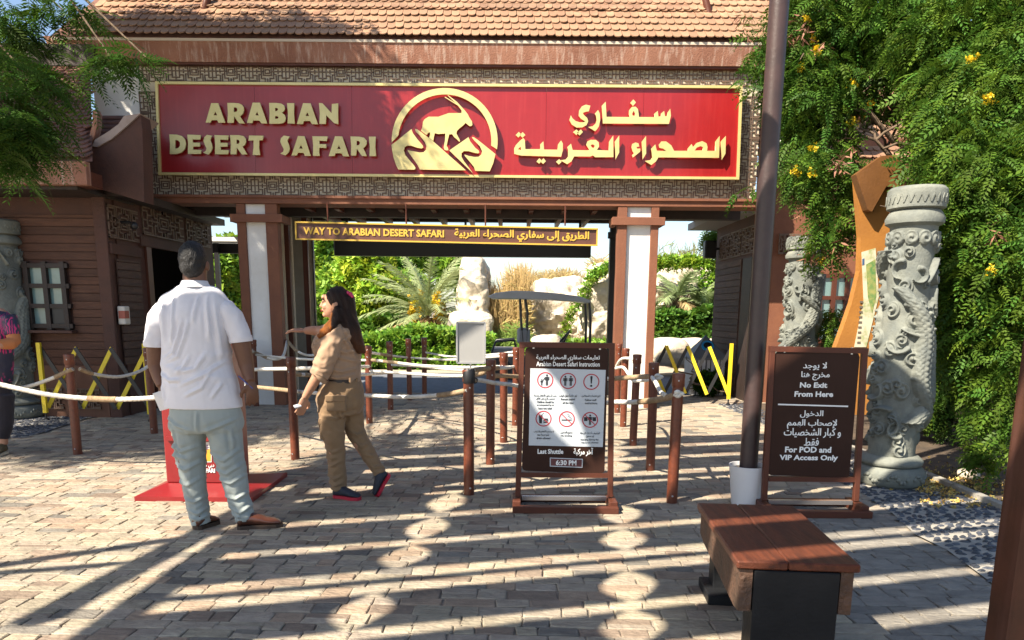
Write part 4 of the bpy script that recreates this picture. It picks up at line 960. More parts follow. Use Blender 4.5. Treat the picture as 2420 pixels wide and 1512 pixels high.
tpx('آخر مركبة','arabic_lettering', letw, st, Yq, 1355,1058,1401,1077, .006, BOLD4, True)
quad('time_frame', poster, st, [(1299,1081),(1377,1084),(1376,1105),(1299,1102)], Yq, .0015); quad('time_plate', mat('time_plate_maroon',(.11,.03,.035),.4), st, [(1301,1083),(1375,1086),(1374,1103),(1301,1100)], Yq-.0016, .001)
tpx('6:30 PM','lettering', letw, st, Yq-.003, 1313,1087,1362,1099, .035)
pc = pxm(Y1, 1)
def icon(px, py, slash, kind):
    c = P(px, py, Yr); R_ = 19*pc
    b = MB(); n = 36; vs = []; 
    for i in range(n):
        a = 2*pi*i/n
        for r_, y_ in ((R_,0),(R_*.87,0),(R_*.87,-.0015),(R_,-.0015)): vs.append(c+Vector((r_*cos(a), y_, r_*sin(a))))
    b.add(vs, [(4*i+k, 4*((i+1)%n)+k, 4*((i+1)%n)+(k+1)%4, 4*i+(k+1)%4) for i in range(n) for k in range(4)]); ring = b.build('pictogram_ring', redp, st)
    b = MB(); u = R_; cyl = lambda x,z,r: b.prism([c+Vector((x*u+r*u*cos(a),-.0002,z*u+r*u*sin(a))) for a in np.linspace(0,2*pi,13)[:-1]], (0,-.001,0))
    bx = lambda x0,z0,x1,z1: b.bb(c+Vector((x0*u,-.0002,z0*u)), c+Vector((x1*u,-.0013,z1*u)))
    def man(x, z, s):
        cyl(x, z+.62*s, .14*s); bx(x-.17*s, z-.05*s, x+.17*s, z+.44*s); bx(x-.30*s, z-.02*s, x-.2*s, z+.42*s); bx(x+.2*s, z-.02*s, x+.3*s, z+.42*s); bx(x-.15*s, z-.7*s, x-.02*s, z-.06*s); bx(x+.02*s, z-.7*s, x+.15*s, z-.06*s)
    if kind == 0:
        man(.22, .0, .95); man(-.42, -.28, .55); b.bar(c+Vector((-.3*u,-.0008,-.1*u)), c+Vector((-.04*u,-.0008,.3*u)), .08*u, .0012, up=(0,1,0))
    if kind == 1: man(-.34, .0, .85); man(.34, .0, .85)
    if kind == 2: b.prism([c+Vector((x*u,-.0002,z*u)) for x,z in ((-.14,.66),(0,.74),(.14,.66),(.07,-.22),(-.07,-.22))], (0,-.001,0)); cyl(0,-.5,.14)
    if kind == 3:
        b.prism([c+Vector((x*u,-.0002,z*u)) for x,z in ((-.6,.4),(-.12,.4),(-.2,-.6),(-.52,-.6))], (0,-.001,0)); bx(.0,-.55,.6,-.38); bx(-.02,-.32,.62,-.2); bx(.03,-.15,.57,.02); b.bar(c+Vector((-.3*u,-.0008,.4*u)), c+Vector((.02*u,-.0008,.7*u)), .05*u, .0012, up=(0,1,0))
    if kind == 4:
        bx(-.65,-.2,.4,-.06); bx(.44,-.2,.5,-.06); bx(.54,-.2,.6,-.06)
        pts = [c+Vector((x*u,-.0008,z*u)) for x,z in ((.5,0),(.55,.15),(.35,.25),(.2,.3),(.3,.45),(.15,.6),(.05,.62))]
        for p_, q_ in zip(pts, pts[1:]): b.bar(p_, q_, .05*u, .0012, up=(0,1,0))
    if kind == 5: man(0, .0, .9); bx(-.75,-.15,-.32,.35); bx(.32,-.15,.75,.35)
    b.build('pictogram', inkm, st)
    if slash: b = MB(); b.bar(c+Vector((-.66*u,-.0022,.64*u)), c+Vector((.66*u,-.0022,-.64*u)), .1*u, .0012, up=(0,1,0)); b.build('pictogram_slash', redp, st)
for i, (x_, y_) in enumerate(((1288,898),(1342,900),(1397,902),(1284,989),(1339,990),(1394,992))): icon(x_, y_, i > 2, i)
def small(s, x0, x1, yc, h=4.6, arab=False): tpx(s, 'caption', inkm, st, Yr, x0, yc-h/2, x1, yc+h/2, .006, None, arab)
small('يجب أن يكون الأطفال بصحبة', 1261,1314,934,6.5,True); small('شخص بالغ على الأقل', 1266,1310,942,6.5,True)
small('Children should be',1268,1308,949.5); small('accompanied by at',1268,1308,957); small('least one adult',1272,1304,964.5)
small('ابق جالساً طوال الوقت',1320,1363,935,6.5,True); small('Remain seated',1325,1358,943); small('all the time',1329,1355,951.5)
small('اتبع تعليمات الموظفين',1374,1418,936,6.5,True); small('Follow staff',1382,1409,945); small('instructions',1382,1411,952.5)
small('لا يسمح بالطعام والشراب',1261,1308,1020,6.5,True); small('No Food and',1270,1297,1027.5); small('drinks allowed',1268,1300,1035)
small('ممنوع التدخين',1324,1352,1022,6.5,True); small('No smoking',1325,1351,1029.5)
small('الوقوف أثناء الرحلة',1370,1417,1023,6.5,True); small('غير مسموح',1384,1404,1031,6.5,True); small('Standing during the',1371,1414,1039); small('trip is not allowed',1373,1413,1046)

# ---------------------------------------------------------------- no exit stand
Y2 = G(1915,1222).y + .17
s2, pl2 = stand('no_exit_stand', 'brown stand with white no exit and access only lettering, right of the pole', Y2, [(1818,818),(2049,823),(2026,1200),(1797,1200)], [(1834,829),(2032,834),(2006,1130),(1812,1122)], [(1790,1215),(2036,1224)])
Yq2 = Y2-.0125
m8 = lambda X, Y_: ((1900+X/1.989)*.945, (840+Y_/1.989)*.945)
def t8(s, x0, x1, yc, h, arab=False):
    a, c = m8(x0, yc-h/2), m8(x1, yc+h/2); tpx(s, 'arabic_lettering' if arab else 'lettering', letw, s2, Yq2, a[0], a[1], c[0], c[1], .005 if arab else .035, [(-.018,0),(.018,0)] if arab else None, arab)
t8('لا يوجد',213,333,150,40,True); t8('مخرج هنا',203,347,198,44,True); t8('No Exit',197,335,244,26); t8('From Here',170,365,289,26)
a, c = m8(90,340), m8(438,350); b = MB(); b.bar(P(*a, Yq2-.001), P(*c, Yq2-.001), .010, .002, up=(0,1,0)); b.build('divider', letw, s2)
t8('الدخول',198,315,388,36,True); t8('لإصحاب الهمم',133,383,438,46,True); t8('و كبار الشخصيات',117,403,482,46,True); t8('فقط',218,293,526,38,True)
t8('For POD and',123,355,565,28); t8('VIP Access Only',95,388,608,32)

# ---------------------------------------------------------------- pole in the white pot
gp = G(1762, 1193); po = thing('pole_pot', 'white tapered pot around the foot of the tall dark pole', 'pot', (gp.x, gp.y, 0))
potm = mat('pot_white', (.62,.62,.64), .45, (.66,.66,.67), 3); rp_ = pxm(gp.y, 45)
zpt_ = P(1762,1098,gp.y).z
b = MB(); b.lathe([(rp_*.74,0),(rp_*.78,.02),(rp_*.99,zpt_-.02),(rp_*1.02,zpt_),(rp_*.96,zpt_),(rp_*.92,zpt_-.03)], n=36, cap=False); b.build('pot', potm, po, smooth=True, local=True)
b = MB(); b.lathe([(.0001,.0),(rp_*.9,zpt_-.04)], n=24, cap=True); b.build('fill', sand, po, local=True)
plm = mat('pole_brown', (.055,.032,.030), .42, (.04,.025,.024), 10, .1)
b = MB(); b.lathe([(pxm(gp.y,21), .02), (pxm(gp.y,21), 5.2)], n=28); pole = link('pergola_pole', b.mesh('pergola_pole', plm, smooth=True)); pole.location = (gp.x, gp.y, 0)
tag(pole, 'tall dark round pole rising out of the white pot', 'pole')

# ---------------------------------------------------------------- bench
zB = .46; BL, BR_, FR, FL = G(1647,1187,zB), G(1875,1194,zB), G(2037,1336,zB), G(1742,1326,zB)
bn = thing('bench', 'low bench with two reddish brown seat planks on black box legs in the right foreground', 'bench', ((BL.x+FR.x)/2, (BL.y+FR.y)/2, 0))
benchw = mat('bench_wood', (.135,.042,.022), .38, (.075,.026,.016), 7, .25, 40, stretch=(4,.4,4), spec=.22, contrast=(.4,.6))
ts = .42; mb_, mf = BL.lerp(BR_, ts), FL.lerp(FR, ts)
for q4 in ((BL, mb_, mf, FL), (mb_, BR_, FR, mf)):
    c_ = sum(q4, Vector())/4; q4 = [c_+(v-c_)*.992 for v in q4]; b = MB(); b.prism([v-Vector((0,0,.035)) for v in q4], (0,0,.035)); b.build('seat_plank', benchw, bn, bevel=.006)
ap = mat('bench_apron', (.12,.06,.035), .7, (.06,.035,.022), 9, .9, 40)
ax = (FL-BL).normalized(); ay = (BR_-BL).normalized(); ins_ = .02
for u, v in ((BL, FL), (BR_, FR)):
    s_ = ins_ if u is BL else -.07; b = MB(); o1 = ay*s_; w_ = ay*.05
    b.prism([u+o1+ax*.02+Vector((0,0,-.04)), v+o1-ax*.02+Vector((0,0,-.04)), v+o1-ax*.02+Vector((0,0,-.22)), v+o1-ax*.10+Vector((0,0,-.23)), u+o1+ax*.12+Vector((0,0,-.18)), u+o1+ax*.02+Vector((0,0,-.16))], w_); b.build('apron', ap, bn)
def legbox(o_, l_, w_, zt_):
    b = MB(); p0 = o_; pts = [p0, p0+ay*w_, p0+ay*w_+ax*l_, p0+ax*l_]; pts = [Vector((p.x, p.y, 0)) for p in pts]; b.prism(pts, (0,0,zt_)); return b
wd = (BR_-BL).length
legm = mat('black_leg', (.009,.010,.012), .5, (.015,.016,.018), 4, .15, 60, spec=.18)
legbox(FL+ay*.075-ax*.16, .15, wd-.16, zB-.04).build('leg', legm, bn, bevel=.004); legbox(BL+ay*.075+ax*.03, .13, wd-.16, zB-.04).build('leg', legm, bn, bevel=.004)
b = MB(); b.prism([Vector((v.x,v.y,0)) for v in (BL+ay*.03+ax*.0, BL+ay*.2+ax*.0, BL+ay*.2+ax*.28, BL+ay*.03+ax*.28)], (0,0,.05)); b.build('leg_foot', legm, bn, bevel=.004)

# ---------------------------------------------------------------- red kiosk
Yk = 5.75; x0k, x1k = P(383,1000,Yk).x, P(546,1000,Yk).x; zk1 = P(480,815,Yk).z; zs = P(460,1141,Yk).z
ks = thing('red_kiosk', 'red upright information kiosk with flared base, standing behind the man in white', 'kiosk', ((x0k+x1k)/2, Yk+.2, 0))
krm = mat('kiosk_red', (.24,.012,.014), .38, (.20,.011,.013), 4, .05, coat=.25)
D_ = .34
b = MB(); b.bb((x0k, Yk, zs), (x1k, Yk+D_, zk1)); b.build('body', krm, ks, bevel=.008)
gf0, gf1, gb1 = G(318,1184), G(590,1192), G(638,1156); yb_ = gf0.y; xL, xR = gf0.x, gb1.x; y2_ = Yk+D_+.28
zb_ = .035
b = MB(); b.add([(xL,yb_,zb_),(xR,yb_,zb_),(xR,y2_,zb_),(xL,y2_,zb_),(x0k,Yk-.004,zs),(x1k,Yk-.004,zs),(x1k,Yk+D_,zs),(x0k,Yk+D_,zs)], [(0,1,5,4),(1,2,6,5),(2,3,7,6),(3,0,4,7),(4,5,6,7)]); b.bb((xL,yb_,0),(xR,y2_,zb_)); b.build('flared_base', krm, ks)
zm0, zm1 = P(460,1030,Yk).z, P(460,862,Yk).z
b = MB(); b.bb((x0k+.07, Yk-.012, zm0), (x1k-.07, Yk-.001, zm1+.03)); b.build('notice_window', beige, ks)
b = MB(); b.bb((x0k+.03, Yk-.03, zm0-.035), (x1k-.03, Yk-.002, zm0-.004)); b.build('ledge', krm, ks)
# badge and lettering
Yb2 = Yk-.002
quad('badge', mat('badge_cream',(.70,.68,.62),.5), ks, [(452,1044),(500,1044),(500,1092),(452,1092)], Yb2, .002)
bp = mat('badge_purple',(.10,.06,.12),.5); bo = mat('badge_orange',(.72,.33,.03),.5)
quad('badge_mark', bo, ks, [(455,1066),(498,1060),(498,1090),(455,1090)], Yb2-.002, .0012); quad('badge_mark', bp, ks, [(458,1068),(488,1064),(484,1082),(470,1086),(458,1084)], Yb2-.0034, .0012)
for k in range(7):
    a = -.3+k*.42; p0, p1 = (478+7*cos(a), 1058-6*sin(a)), (478+15*cos(a), 1058-12*sin(a)); b = MB(); b.bar(P(*p0,Yb2-.003), P(*p1,Yb2-.003), .010, .0014, up=(0,1,0)); b.build('badge_ray', bp, ks)
tpx('دبي سفاري بارك','arabic_lettering', letw, ks, Yb2, 442,1095,506,1106,.006,BOLD4,True); tpx('DUBAI SAFARI','lettering', letw, ks, Yb2, 436,1107,508,1116,.03,BOLD4); tpx('PARK','lettering', letw, ks, Yb2, 462,1118,488,1126,.03,BOLD4)

# ---------------------------------------------------------------- expanding barriers
def barrier(label, x0, y0, x1, y1, z0, z1, n, lean=False):
    """scissor barrier between two ground points"""
    t = thing('expanding_barrier', label, 'barrier', ((x0+x1)/2, (y0+y1)/2, 0), 0, 'expanding barriers'); A0, A1 = Vector((x0,y0,0)), Vector((x1,y1,0)); d = (A1-A0)/n; nr = Vector((d.y,-d.x,0)).normalized()*.02
    for i in range(n):
        for s_, m_, nm in (((-1 if lean else 1), yellow, 'yellow_slat'), ((1 if lean else -1), black, 'black_slat')):
            p0, p1 = A0+d*i, A0+d*(i+1)
            za, zb_ = (z1, z0) if s_ > 0 else (z0, z1)
            o_ = -nr*-1*s_; b = MB(); b.bar(p0+Vector((0,0,za))+o_, p1+Vector((0,0,zb_))+o_, .052, .012, up=tuple(nr)); b.build(nm, m_, t)
    for q in (A0, A1):
        b = MB(); b.bar(q+nr*2+Vector((0,0,.10)), q+nr*2+Vector((0,0,z1+.06)), .05, .04, up=(0,1,0)); b.build('end_post', yellow, t); b = MB(); b.lathe([(.03,0),(.03,.03),(.012,.04),(.012,.11)], c=q+nr*2, n=12); b.lathe([(.02,.1),(.02,.12)], c=q+nr*2, n=8); b.build('caster', black, t)
    return t
ga, gb = G(1474,948), G(1720,957)
barrier('yellow and black expanding barrier between the right pier and the side house', ga.x, ga.y+.1, gb.x, gb.y, .16, P(1700,820,gb.y).z, 5)
barrier('yellow and black expanding barrier in front of the ticket house wall', P(105,900,9.6).x, 9.6, P(352,900,9.55).x, 9.55, .16, P(240,822,9.55).z, 3, True)

# ---------------------------------------------------------------- litter bin
gb_ = G(1660,930); bi = thing('litter_bin', 'grey slatted litter bin with a pyramid lid and round blue opening, behind the barrier', 'litter bin', (gb_.x, gb_.y, 0))
hw = pxm(gb_.y, 38); hb = P(1660,845,gb_.y).z; binm = mat('bin_white_slat', (.62,.63,.64), .6, (.5,.5,.52), 6); bing = mat('bin_grey', (.13,.15,.17), .5)
b = MB(); b.box((0,0,hb/2), (hw*1.9,hw*1.9,hb-.02)); b.build('body', mat('bin_dark',(.05,.055,.06),.6), bi, local=True)
for s_ in range(4):
    for k in range(7):
        u = (k-3)/3.5*hw*.98; M_ = Matrix.Rotation(s_*pi/2, 3, 'Z'); c_ = M_ @ Vector((u, -hw*.97, hb/2)); b = MB(); b.box(c_, (hw*.20, .02, hb*.98), rz=s_*pi/2); b.build('slat', binm, bi, local=True)
ha = P(1660,795,gb_.y).z; e_ = hw*1.12
b = MB(); b.add([(-e_,-e_,hb+.01),(e_,-e_,hb+.01),(e_,e_,hb+.01),(-e_,e_,hb+.01),(0,0,ha+.03),(-e_,-e_,hb-.02),(e_,-e_,hb-.02),(e_,e_,hb-.02),(-e_,e_,hb-.02)], [(0,1,4),(1,2,4),(2,3,4),(3,0,4),(5,6,1,0),(6,7,2,1),(7,8,3,2),(8,5,0,3),(8,7,6,5)]); b.build('lid', bing, bi, local=True)
tl_ = math.atan2(ha-hb, e_); M_ = Matrix.Rotation(-(pi/2-tl_)+0, 3, 'X'); cc = Vector((0,-e_*.52, hb+.03+(ha-hb)*.50))
b = MB()
n = 24; nrm = Vector((0,-sin(tl_),cos(tl_))); ux = Vector((1,0,0)); uz = ux.cross(nrm)*-1
for (ra, rb_, m_, nm, off) in ((.11,.075,mat('ring_blue',(.03,.30,.62),.4),'opening_ring',.012),(.076,.0,black,'opening',.008)):
    b = MB(); vs = []
    for i in range(n):
        a = 2*pi*i/n
        for r_ in (ra, rb_): vs += [cc+nrm*off+(ux*cos(a)+uz*sin(a))*r_, cc+nrm*(off-.03)+(ux*cos(a)+uz*sin(a))*r_]
    b.add(vs, [(4*i, 4*((i+1)%n), 4*((i+1)%n)+2, 4*i+2) for i in range(n)] + [(4*i, 4*i+1, 4*((i+1)%n)+1, 4*((i+1)%n)) for i in range(n)]); b.build(nm, m_, bi, local=True)

# ---------------------------------------------------------------- golf cart
Yc = 16.6; gc = thing('golf_cart', 'grey roofed golf cart parked beyond the gate, seen above the instruction stand', 'golf cart', (P(1275,900,Yc).x, Yc, 0))
cx = lambda px: P(px,750,Yc).x; cz = lambda py: P(1275,py,Yc).z
crf = mat('cart_roof', (.50,.54,.58), .4, (.44,.48,.52), 2)
b = MB(); prof = [(1152,700),(1170,692),(1210,687),(1260,688),(1320,693),(1370,700),(1395,710),(1393,716),(1360,712),(1300,708),(1220,706),(1160,705)]
b.prism([P(p[0],p[1],Yc-.55) for p in prof], (0,1.1,0)); b.build('roof', crf, gc, bevel=.01)
blk = mat('cart_black', (.02,.022,.025), .35)
for dy in (-.48,.48):
    b = MB(); b.tube([(cx(1228),Yc+dy,cz(707)),(cx(1231),Yc+dy,cz(760)),(cx(1236),Yc+dy,cz(810))], .024, 8); b.build('rear_strut', blk, gc, smooth=True)
    b = MB(); b.tube([(cx(1240),Yc+dy,cz(707)),(cx(1246),Yc+dy,cz(740)),(cx(1244),Yc+dy,cz(815))], .022, 8); b.build('middle_strut', blk, gc, smooth=True)
    b = MB(); b.tube([(cx(1386),Yc+dy,cz(712)),(cx(1390),Yc+dy,cz(760)),(cx(1390),Yc+dy,cz(850))], .03, 8); b.build('front_strut', blk, gc, smooth=True)
seatm = mat('cart_seat', (.25,.26,.28), .5)
b = MB(); b.bb((cx(1222),Yc-.5,cz(812)),(cx(1252),Yc+.5,cz(775))); b.build('backrest', seatm, gc, bevel=.05)
b = MB(); b.bb((cx(1165),Yc-.5,cz(838)),(cx(1215),Yc+.5,cz(822))); b.build('rear_seat', seatm, gc, bevel=.02)
b = MB(); b.bb((cx(1250),Yc-.5,cz(845)),(cx(1305),Yc+.5,cz(828))); b.build('front_seat', seatm, gc, bevel=.02)
for dy in (-.52,.52): b = MB(); b.tube([(cx(1160),Yc+dy,cz(840)),(cx(1172),Yc+dy,cz(806)),(cx(1215),Yc+dy,cz(802)),(cx(1220),Yc+dy,cz(825))], .022, 8); b.build('arm_rail', blk, gc, smooth=True)
b = MB(); b.tube([(cx(1322),Yc-.25,cz(806)),(cx(1342),Yc-.25,cz(783)),(cx(1332),Yc-.25,cz(806)),(cx(1348),Yc-.25,cz(815))], [.02,.03,.03,.02], 8); q = Vector((cx(1334),Yc-.25,cz(797))); ax_ = Vector((.5,0,.85)).normalized(); ay_ = Vector((0,1,0))
b.tube([q+(ax_*cos(a)+ay_*sin(a))*.19 for a in np.linspace(0,2*pi,17)], .016, 6); b.build('steering_wheel', blk, gc, smooth=True)
b = MB(); b.prism([P(p[0],p[1],Yc-.55) for p in ((1150,845),(1225,842),(1315,862),(1345,862),(1372,830),(1408,838),(1420,868),(1418,885),(1150,885))], (0,1.1,0)); b.build('body', mat('cart_body',(.10,.12,.13),.35), gc, bevel=.02)
for px in (1185, 1385):
    for dy in (-.5,.5): b = MB(); c_ = Vector((cx(px),Yc+dy,.23)); b.add([c_+Vector((r_*cos(2*pi*j/20), s_*.09, r_*sin(2*pi*j/20))) for s_ in (-1,1) for r_ in (.23,) for j in range(20)], [(j,(j+1)%20,20+(j+1)%20,20+j) for j in range(20)]+[tuple(range(20)),tuple(range(20,40))]); b.build('wheel', blk, gc)

# ---------------------------------------------------------------- orange map totem
YT = 7.9; tt = thing('map_totem', 'tall curved orange totem with an illustrated map panel behind the tall carved column', 'totem sign', (P(2060,900,YT).x, YT, 0))
orm = mat('totem_orange', (.36,.155,.03), .55, (.28,.115,.024), 2, .15, 40); orb = mat('totem_bronze', (.15,.062,.016), .5, (.11,.045,.012), 3, .15, 40)
Lc = [(2023,415),(2027,470),(2034,560),(2031,640),(2013,715),(1992,775),(1976,818),(1950,900),(1938,980)]
b = MB(); b.prism([P(*p,YT) for p in Lc]+[P(2102,980,YT),P(2102,560,YT),P(2098,372,YT)], (0,.10,0)); b.build('body', orm, tt)
b = MB(); b.prism([P(*p,YT-.12) for p in ((2022,412),(2084,368),(2124,366),(2139,447),(2094,440),(2060,500),(2050,495))], (0,.118,0)); b.build('hood', orb, tt)
quad('map_panel', mat('map_cream',(.55,.50,.38),.6,(.30,.34,.16),5,contrast=(.5,.62)), tt, [(2035,596),(2068,586),(2076,700),(2046,820),(2018,820),(2040,710)], YT-.001, .006)
inkb = mat('map_ink',(.12,.10,.08),.6)
for k in range(9): quad('map_caption', inkb, tt, [(2027+k*.8-2,812-k*12),(2033+k*.8,812-k*12),(2033+k*.8,807-k*12),(2027+k*.8-2,807-k*12)], YT-.008, .002)
quad('map_emblem', mat('map_blue',(.05,.10,.2),.5), tt, [(2037,612),(2042,610),(2042,625),(2037,627)], YT-.008, .002)
quad('map_trees', mat('map_green',(.08,.20,.06),.6,(.3,.3,.1),20), tt, [(2046,625),(2068,612),(2070,700),(2060,740),(2050,700)], YT-.008, .002)
# ---------------------------------------------------------------- leaf templates
def spray(n=7, L=.26, wl=.052, ww=.017, droop=.10):
    """one feathery leaf: a rachis with paired drooping leaflets, quads only"""
    V = []; F = []
    for i in range(n):
        t = (i+.6)/n; x = L*t; z = -droop*t*t; s = .55+.45*sin(pi*min(1,t+.12))
        for sy in (-1, 1):
            a = sy*R(58-18*t); dx, dy = cos(a), sin(a); l = wl*s; w = ww*s; zz_ = z; o = len(V)
            V += [(x, 0, zz_), (x+dx*l*.5-dy*w*.5, dy*l*.5+dx*w*.5, zz_-.004), (x+dx*l, dy*l, zz_-.014), (x+dx*l*.5+dy*w*.5, dy*l*.5-dx*w*.5, zz_-.004)]; F.append((o, o+1, o+2, o+3))
    o = len(V); V += [(0,-.0015,.001),(L,-.001,-droop),(L,.001,-droop),(0,.0015,.001)]; F.append((o,o+1,o+2,o+3))
    return np.array(V), np.array(F)
def cluster(n=5, s=.05):
    """cheap clump of small broad leaves"""
    V = []; F = []
    for i in range(n):
        a, e = random.uniform(0, 2*pi), random.uniform(-.5,.9); d = Vector((cos(a)*cos(e), sin(a)*cos(e), sin(e))); u = d.cross(Vector((0,0,1))).normalized(); c = d*s*.5
        w = s*.34; o = len(V); V += [tuple(c*.3), tuple(c+u*w+Vector((0,0,.15*s))), tuple(d*s*1.15), tuple(c-u*w+Vector((0,0,.15*s)))]; F.append((o,o+1,o+2,o+3))
    return np.array(V), np.array(F)
SPR = [spray(6,.21,.070,.031,.12), spray(5,.18,.062,.032,.14), spray(7,.24,.066,.028,.10)]
CLU = [cluster(6, 1.0) for _ in range(4)]
def blob_points(blobs, n, shell=.55, clump=.8, freq=1.6):
    """points in ellipsoids (cx,cy,cz,rx,ry,rz,weight), biased to the outside, thinned by noise so gaps open"""
    w = np.array([b_[3]*b_[4]*b_[5] if len(b_) < 7 else b_[6] for b_ in blobs]); w = w/w.sum(); out = []
    while len(out) < n:
        b_ = blobs[rng.choice(len(blobs), p=w)]; d = rng.normal(size=3); d /= np.linalg.norm(d); r = (shell+(1-shell)*rng.random())**.6
        r = shell + (1-shell)*rng.random()**.7; p = np.array(b_[:3]) + d*np.array(b_[3:6])*r*(1+.18*noise.noise(Vector(d*3)+Vector(b_[:3])))
        if noise.noise(Vector(p*freq)) > -.55*clump+rng.normal(0,.15)-.05: out.append(p)
    return np.array(out)
def foliage(name, parent, pts, templ, m, size=(.8,1.2), base=(1,1,1), var=.25, tilt=1.0, hue=.12, kind=None):
    N = len(pts); k = len(templ); VS = []; FS = []; TS = []; o = 0
    sel = rng.integers(0, k, N)
    for i in range(k):
        p = pts[sel == i]; n = len(p)
        if not n: continue
        V, F = scatter(templ[i][0], templ[i][1], p, rotmats(n, tilt), rng.uniform(size[0], size[1], n))
        g_ = rng.uniform(1-var, 1+var, n); yv = rng.uniform(-hue, hue, n); T = np.stack([base[0]*g_*(1+yv*2), base[1]*g_, base[2]*g_*(1-yv*2)], 1).clip(.02, 4)
        VS.append(V); FS.append(F+o); o += len(V); TS.append(rep(T, len(templ[i][0])))
    return npmesh(name, np.concatenate(VS), np.concatenate(FS), m, parent, np.concatenate(TS), kind=kind)
def limb(b, p, q, r0, r1, wob=.06, n=6):
    p, q = Vector(p), Vector(q); pts = [p.lerp(q, i/n) + (Vector((random.gauss(0,wob), random.gauss(0,wob), random.gauss(0,wob*.5))) if 0 < i < n else Vector()) for i in range(n+1)]
    b.tube(pts, [r0+(r1-r0)*i/n for i in range(n+1)], 8); return pts
flowm = mat('yellow_flower', (.75,.55,.02), .6, tint=True, trans=.2)
podm = mat('brown_seed_pod', (.22,.10,.06), .7, tint=True)
def tree(name, label, cat, base, height, blobs, n, templ, size, baset, limbs, r0=.14, flowers=0, pods=0, group=None, m=leafm, shell=.5, lean=(0,0), var=.25, freq=1.6, clump=.8):
    t = thing(name, label, cat, base, 0, group); B = Vector(base); top = B+Vector((lean[0], lean[1], height)); b = MB()
    tr = limb(b, B-Vector((0,0,.05)), top, r0, r0*.55, .05); b.build('trunk', barkm, t, smooth=True)
    for i in range(limbs):
        bl = blobs[i % len(blobs)]; s_ = tr[random.randint(3,6)]; b = MB(); e_ = Vector(bl[:3])+Vector((random.uniform(-.4,.4)*bl[3], random.uniform(-.4,.4)*bl[4], random.uniform(-.2,.5)*bl[5]))
        lp = limb(b, s_, e_, r0*.42, .012, .10); 
        for k in range(3):
            u = lp[random.randint(2,5)]; limb(b, u, u+Vector((random.uniform(-.6,.6), random.uniform(-.6,.6), random.uniform(-.3,.6))), .018, .005, .04)
        b.build('limb', barkm, t, smooth=True)
    pts = blob_points(blobs, n, shell, clump, freq); foliage('crown', t, pts, templ, m, size, baset, var)
    if flowers:
        V, F = CLU[0]; c = blob_points(blobs, flowers, .95, 0, 1); P_ = np.repeat(c, 14, axis=0) + rng.normal(0, .024, (len(c)*14, 3)); foliage('flowers', t, P_, CLU[:2], flowm, (.018,.032), (1,1,1), .2, 1.0, .05, kind='stuff')
    if pods:
        pd = (np.array([(0,0,0),(.05,.009,-.01),(.11,0,-.02),(.05,-.009,-.01)]), np.array([(0,1,2,3)])); c = blob_points(blobs, pods, .9, 0, 1); P_ = np.repeat(c, 14, axis=0) + rng.normal(0, .04, (len(c)*14, 3))
        N = len(P_); V, F = scatter(pd[0], pd[1], P_, rotmats(N, 1.0), rng.uniform(.8,1.4,N)); # hang down
        npmesh('seed_pods', V, F, podm, t, kind='stuff')
    return t
def pb(px, py, Y, rpx, rpy, ry):      # ellipsoid from picture position at depth Y
    c = P(px, py, Y); k = pxm(Y, 1); return (c.x, c.y, c.z, rpx*k, ry, rpy*k)
# right-hand trees: feathery leaves, yellow flowers, brown pods
bl = [pb(1905,70,9.6,95,90,.8), pb(2040,60,9.4,110,110,.9), pb(1860,190,9.3,50,110,.5), pb(1930,230,9.2,90,90,.6), pb(2090,190,9.3,90,80,.6), pb(1960,330,9.0,60,60,.4), pb(1955,430,8.8,95,70,.5), pb(1910,400,8.8,60,50,.35), pb(1985,520,8.6,60,60,.4), pb(1950,575,8.6,45,45,.3), pb(1860,330,9.2,40,60,.3), pb(2120,60,9.0,80,90,.7), pb(1780,165,9.4,22,55,.25), pb(1768,60,9.6,18,30,.2), pb(1762,455,9.2,22,25,.2)]
g = G(2190,1010); tree('flowering_tree', 'feathery green tree with yellow flowers and brown pods, arching over the second carved column', 'tree', (g.x, 9.2, 0), 3.6, bl, 7600, SPR, (.65,1.15), (.85,.92,.85), 12, .12, flowers=50, pods=70, clump=1.0, freq=2.4, var=.4)
bl = [pb(2330,240,7.6,140,110,.7), pb(2250,330,7.3,90,100,.5), pb(2220,450,7.1,70,100,.4), pb(2300,480,6.9,130,130,.6), pb(2290,640,6.7,90,110,.5), pb(2370,650,6.4,90,150,.5), pb(2330,810,6.5,80,110,.45), pb(2290,760,6.8,60,90,.4), pb(2370,900,6.2,55,110,.4), pb(2330,1010,6.2,55,60,.3), pb(2230,560,7.0,40,60,.3), pb(2340,1080,6.0,40,40,.25), pb(2390,420,6.8,80,120,.5), pb(2400,150,7.6,100,110,.6), pb(2240,200,7.8,80,70,.5), pb(2200,100,8.4,90,80,.5), pb(2310,40,8.2,110,90,.6), pb(2410,40,7.8,80,90,.6)]
g = G(2330,1040); tree('leafy_tree', 'dense bright green tree drooping to the ground along the right edge', 'tree', (P(2320,900,7.9).x, 7.9, 0), 3.4, bl, 12500, SPR, (.60,1.15), (.95,.97,.85), 14, .11, flowers=16, pods=12, clump=.8, freq=2.4, var=.4)
bl = [pb(2180,860,8.6,90,150,.5), pb(2260,950,8.2,90,90,.4), pb(2150,700,8.9,80,100,.4), pb(2380,700,8.2,120,250,.4), pb(2320,400,8.8,160,200,.4)]
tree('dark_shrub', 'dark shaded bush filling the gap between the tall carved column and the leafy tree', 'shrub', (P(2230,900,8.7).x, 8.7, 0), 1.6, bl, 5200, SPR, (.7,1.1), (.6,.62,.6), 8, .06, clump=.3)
b_ = [pb(1965,770,10.5,28,48,.25), pb(1990,815,10.4,30,40,.2)]
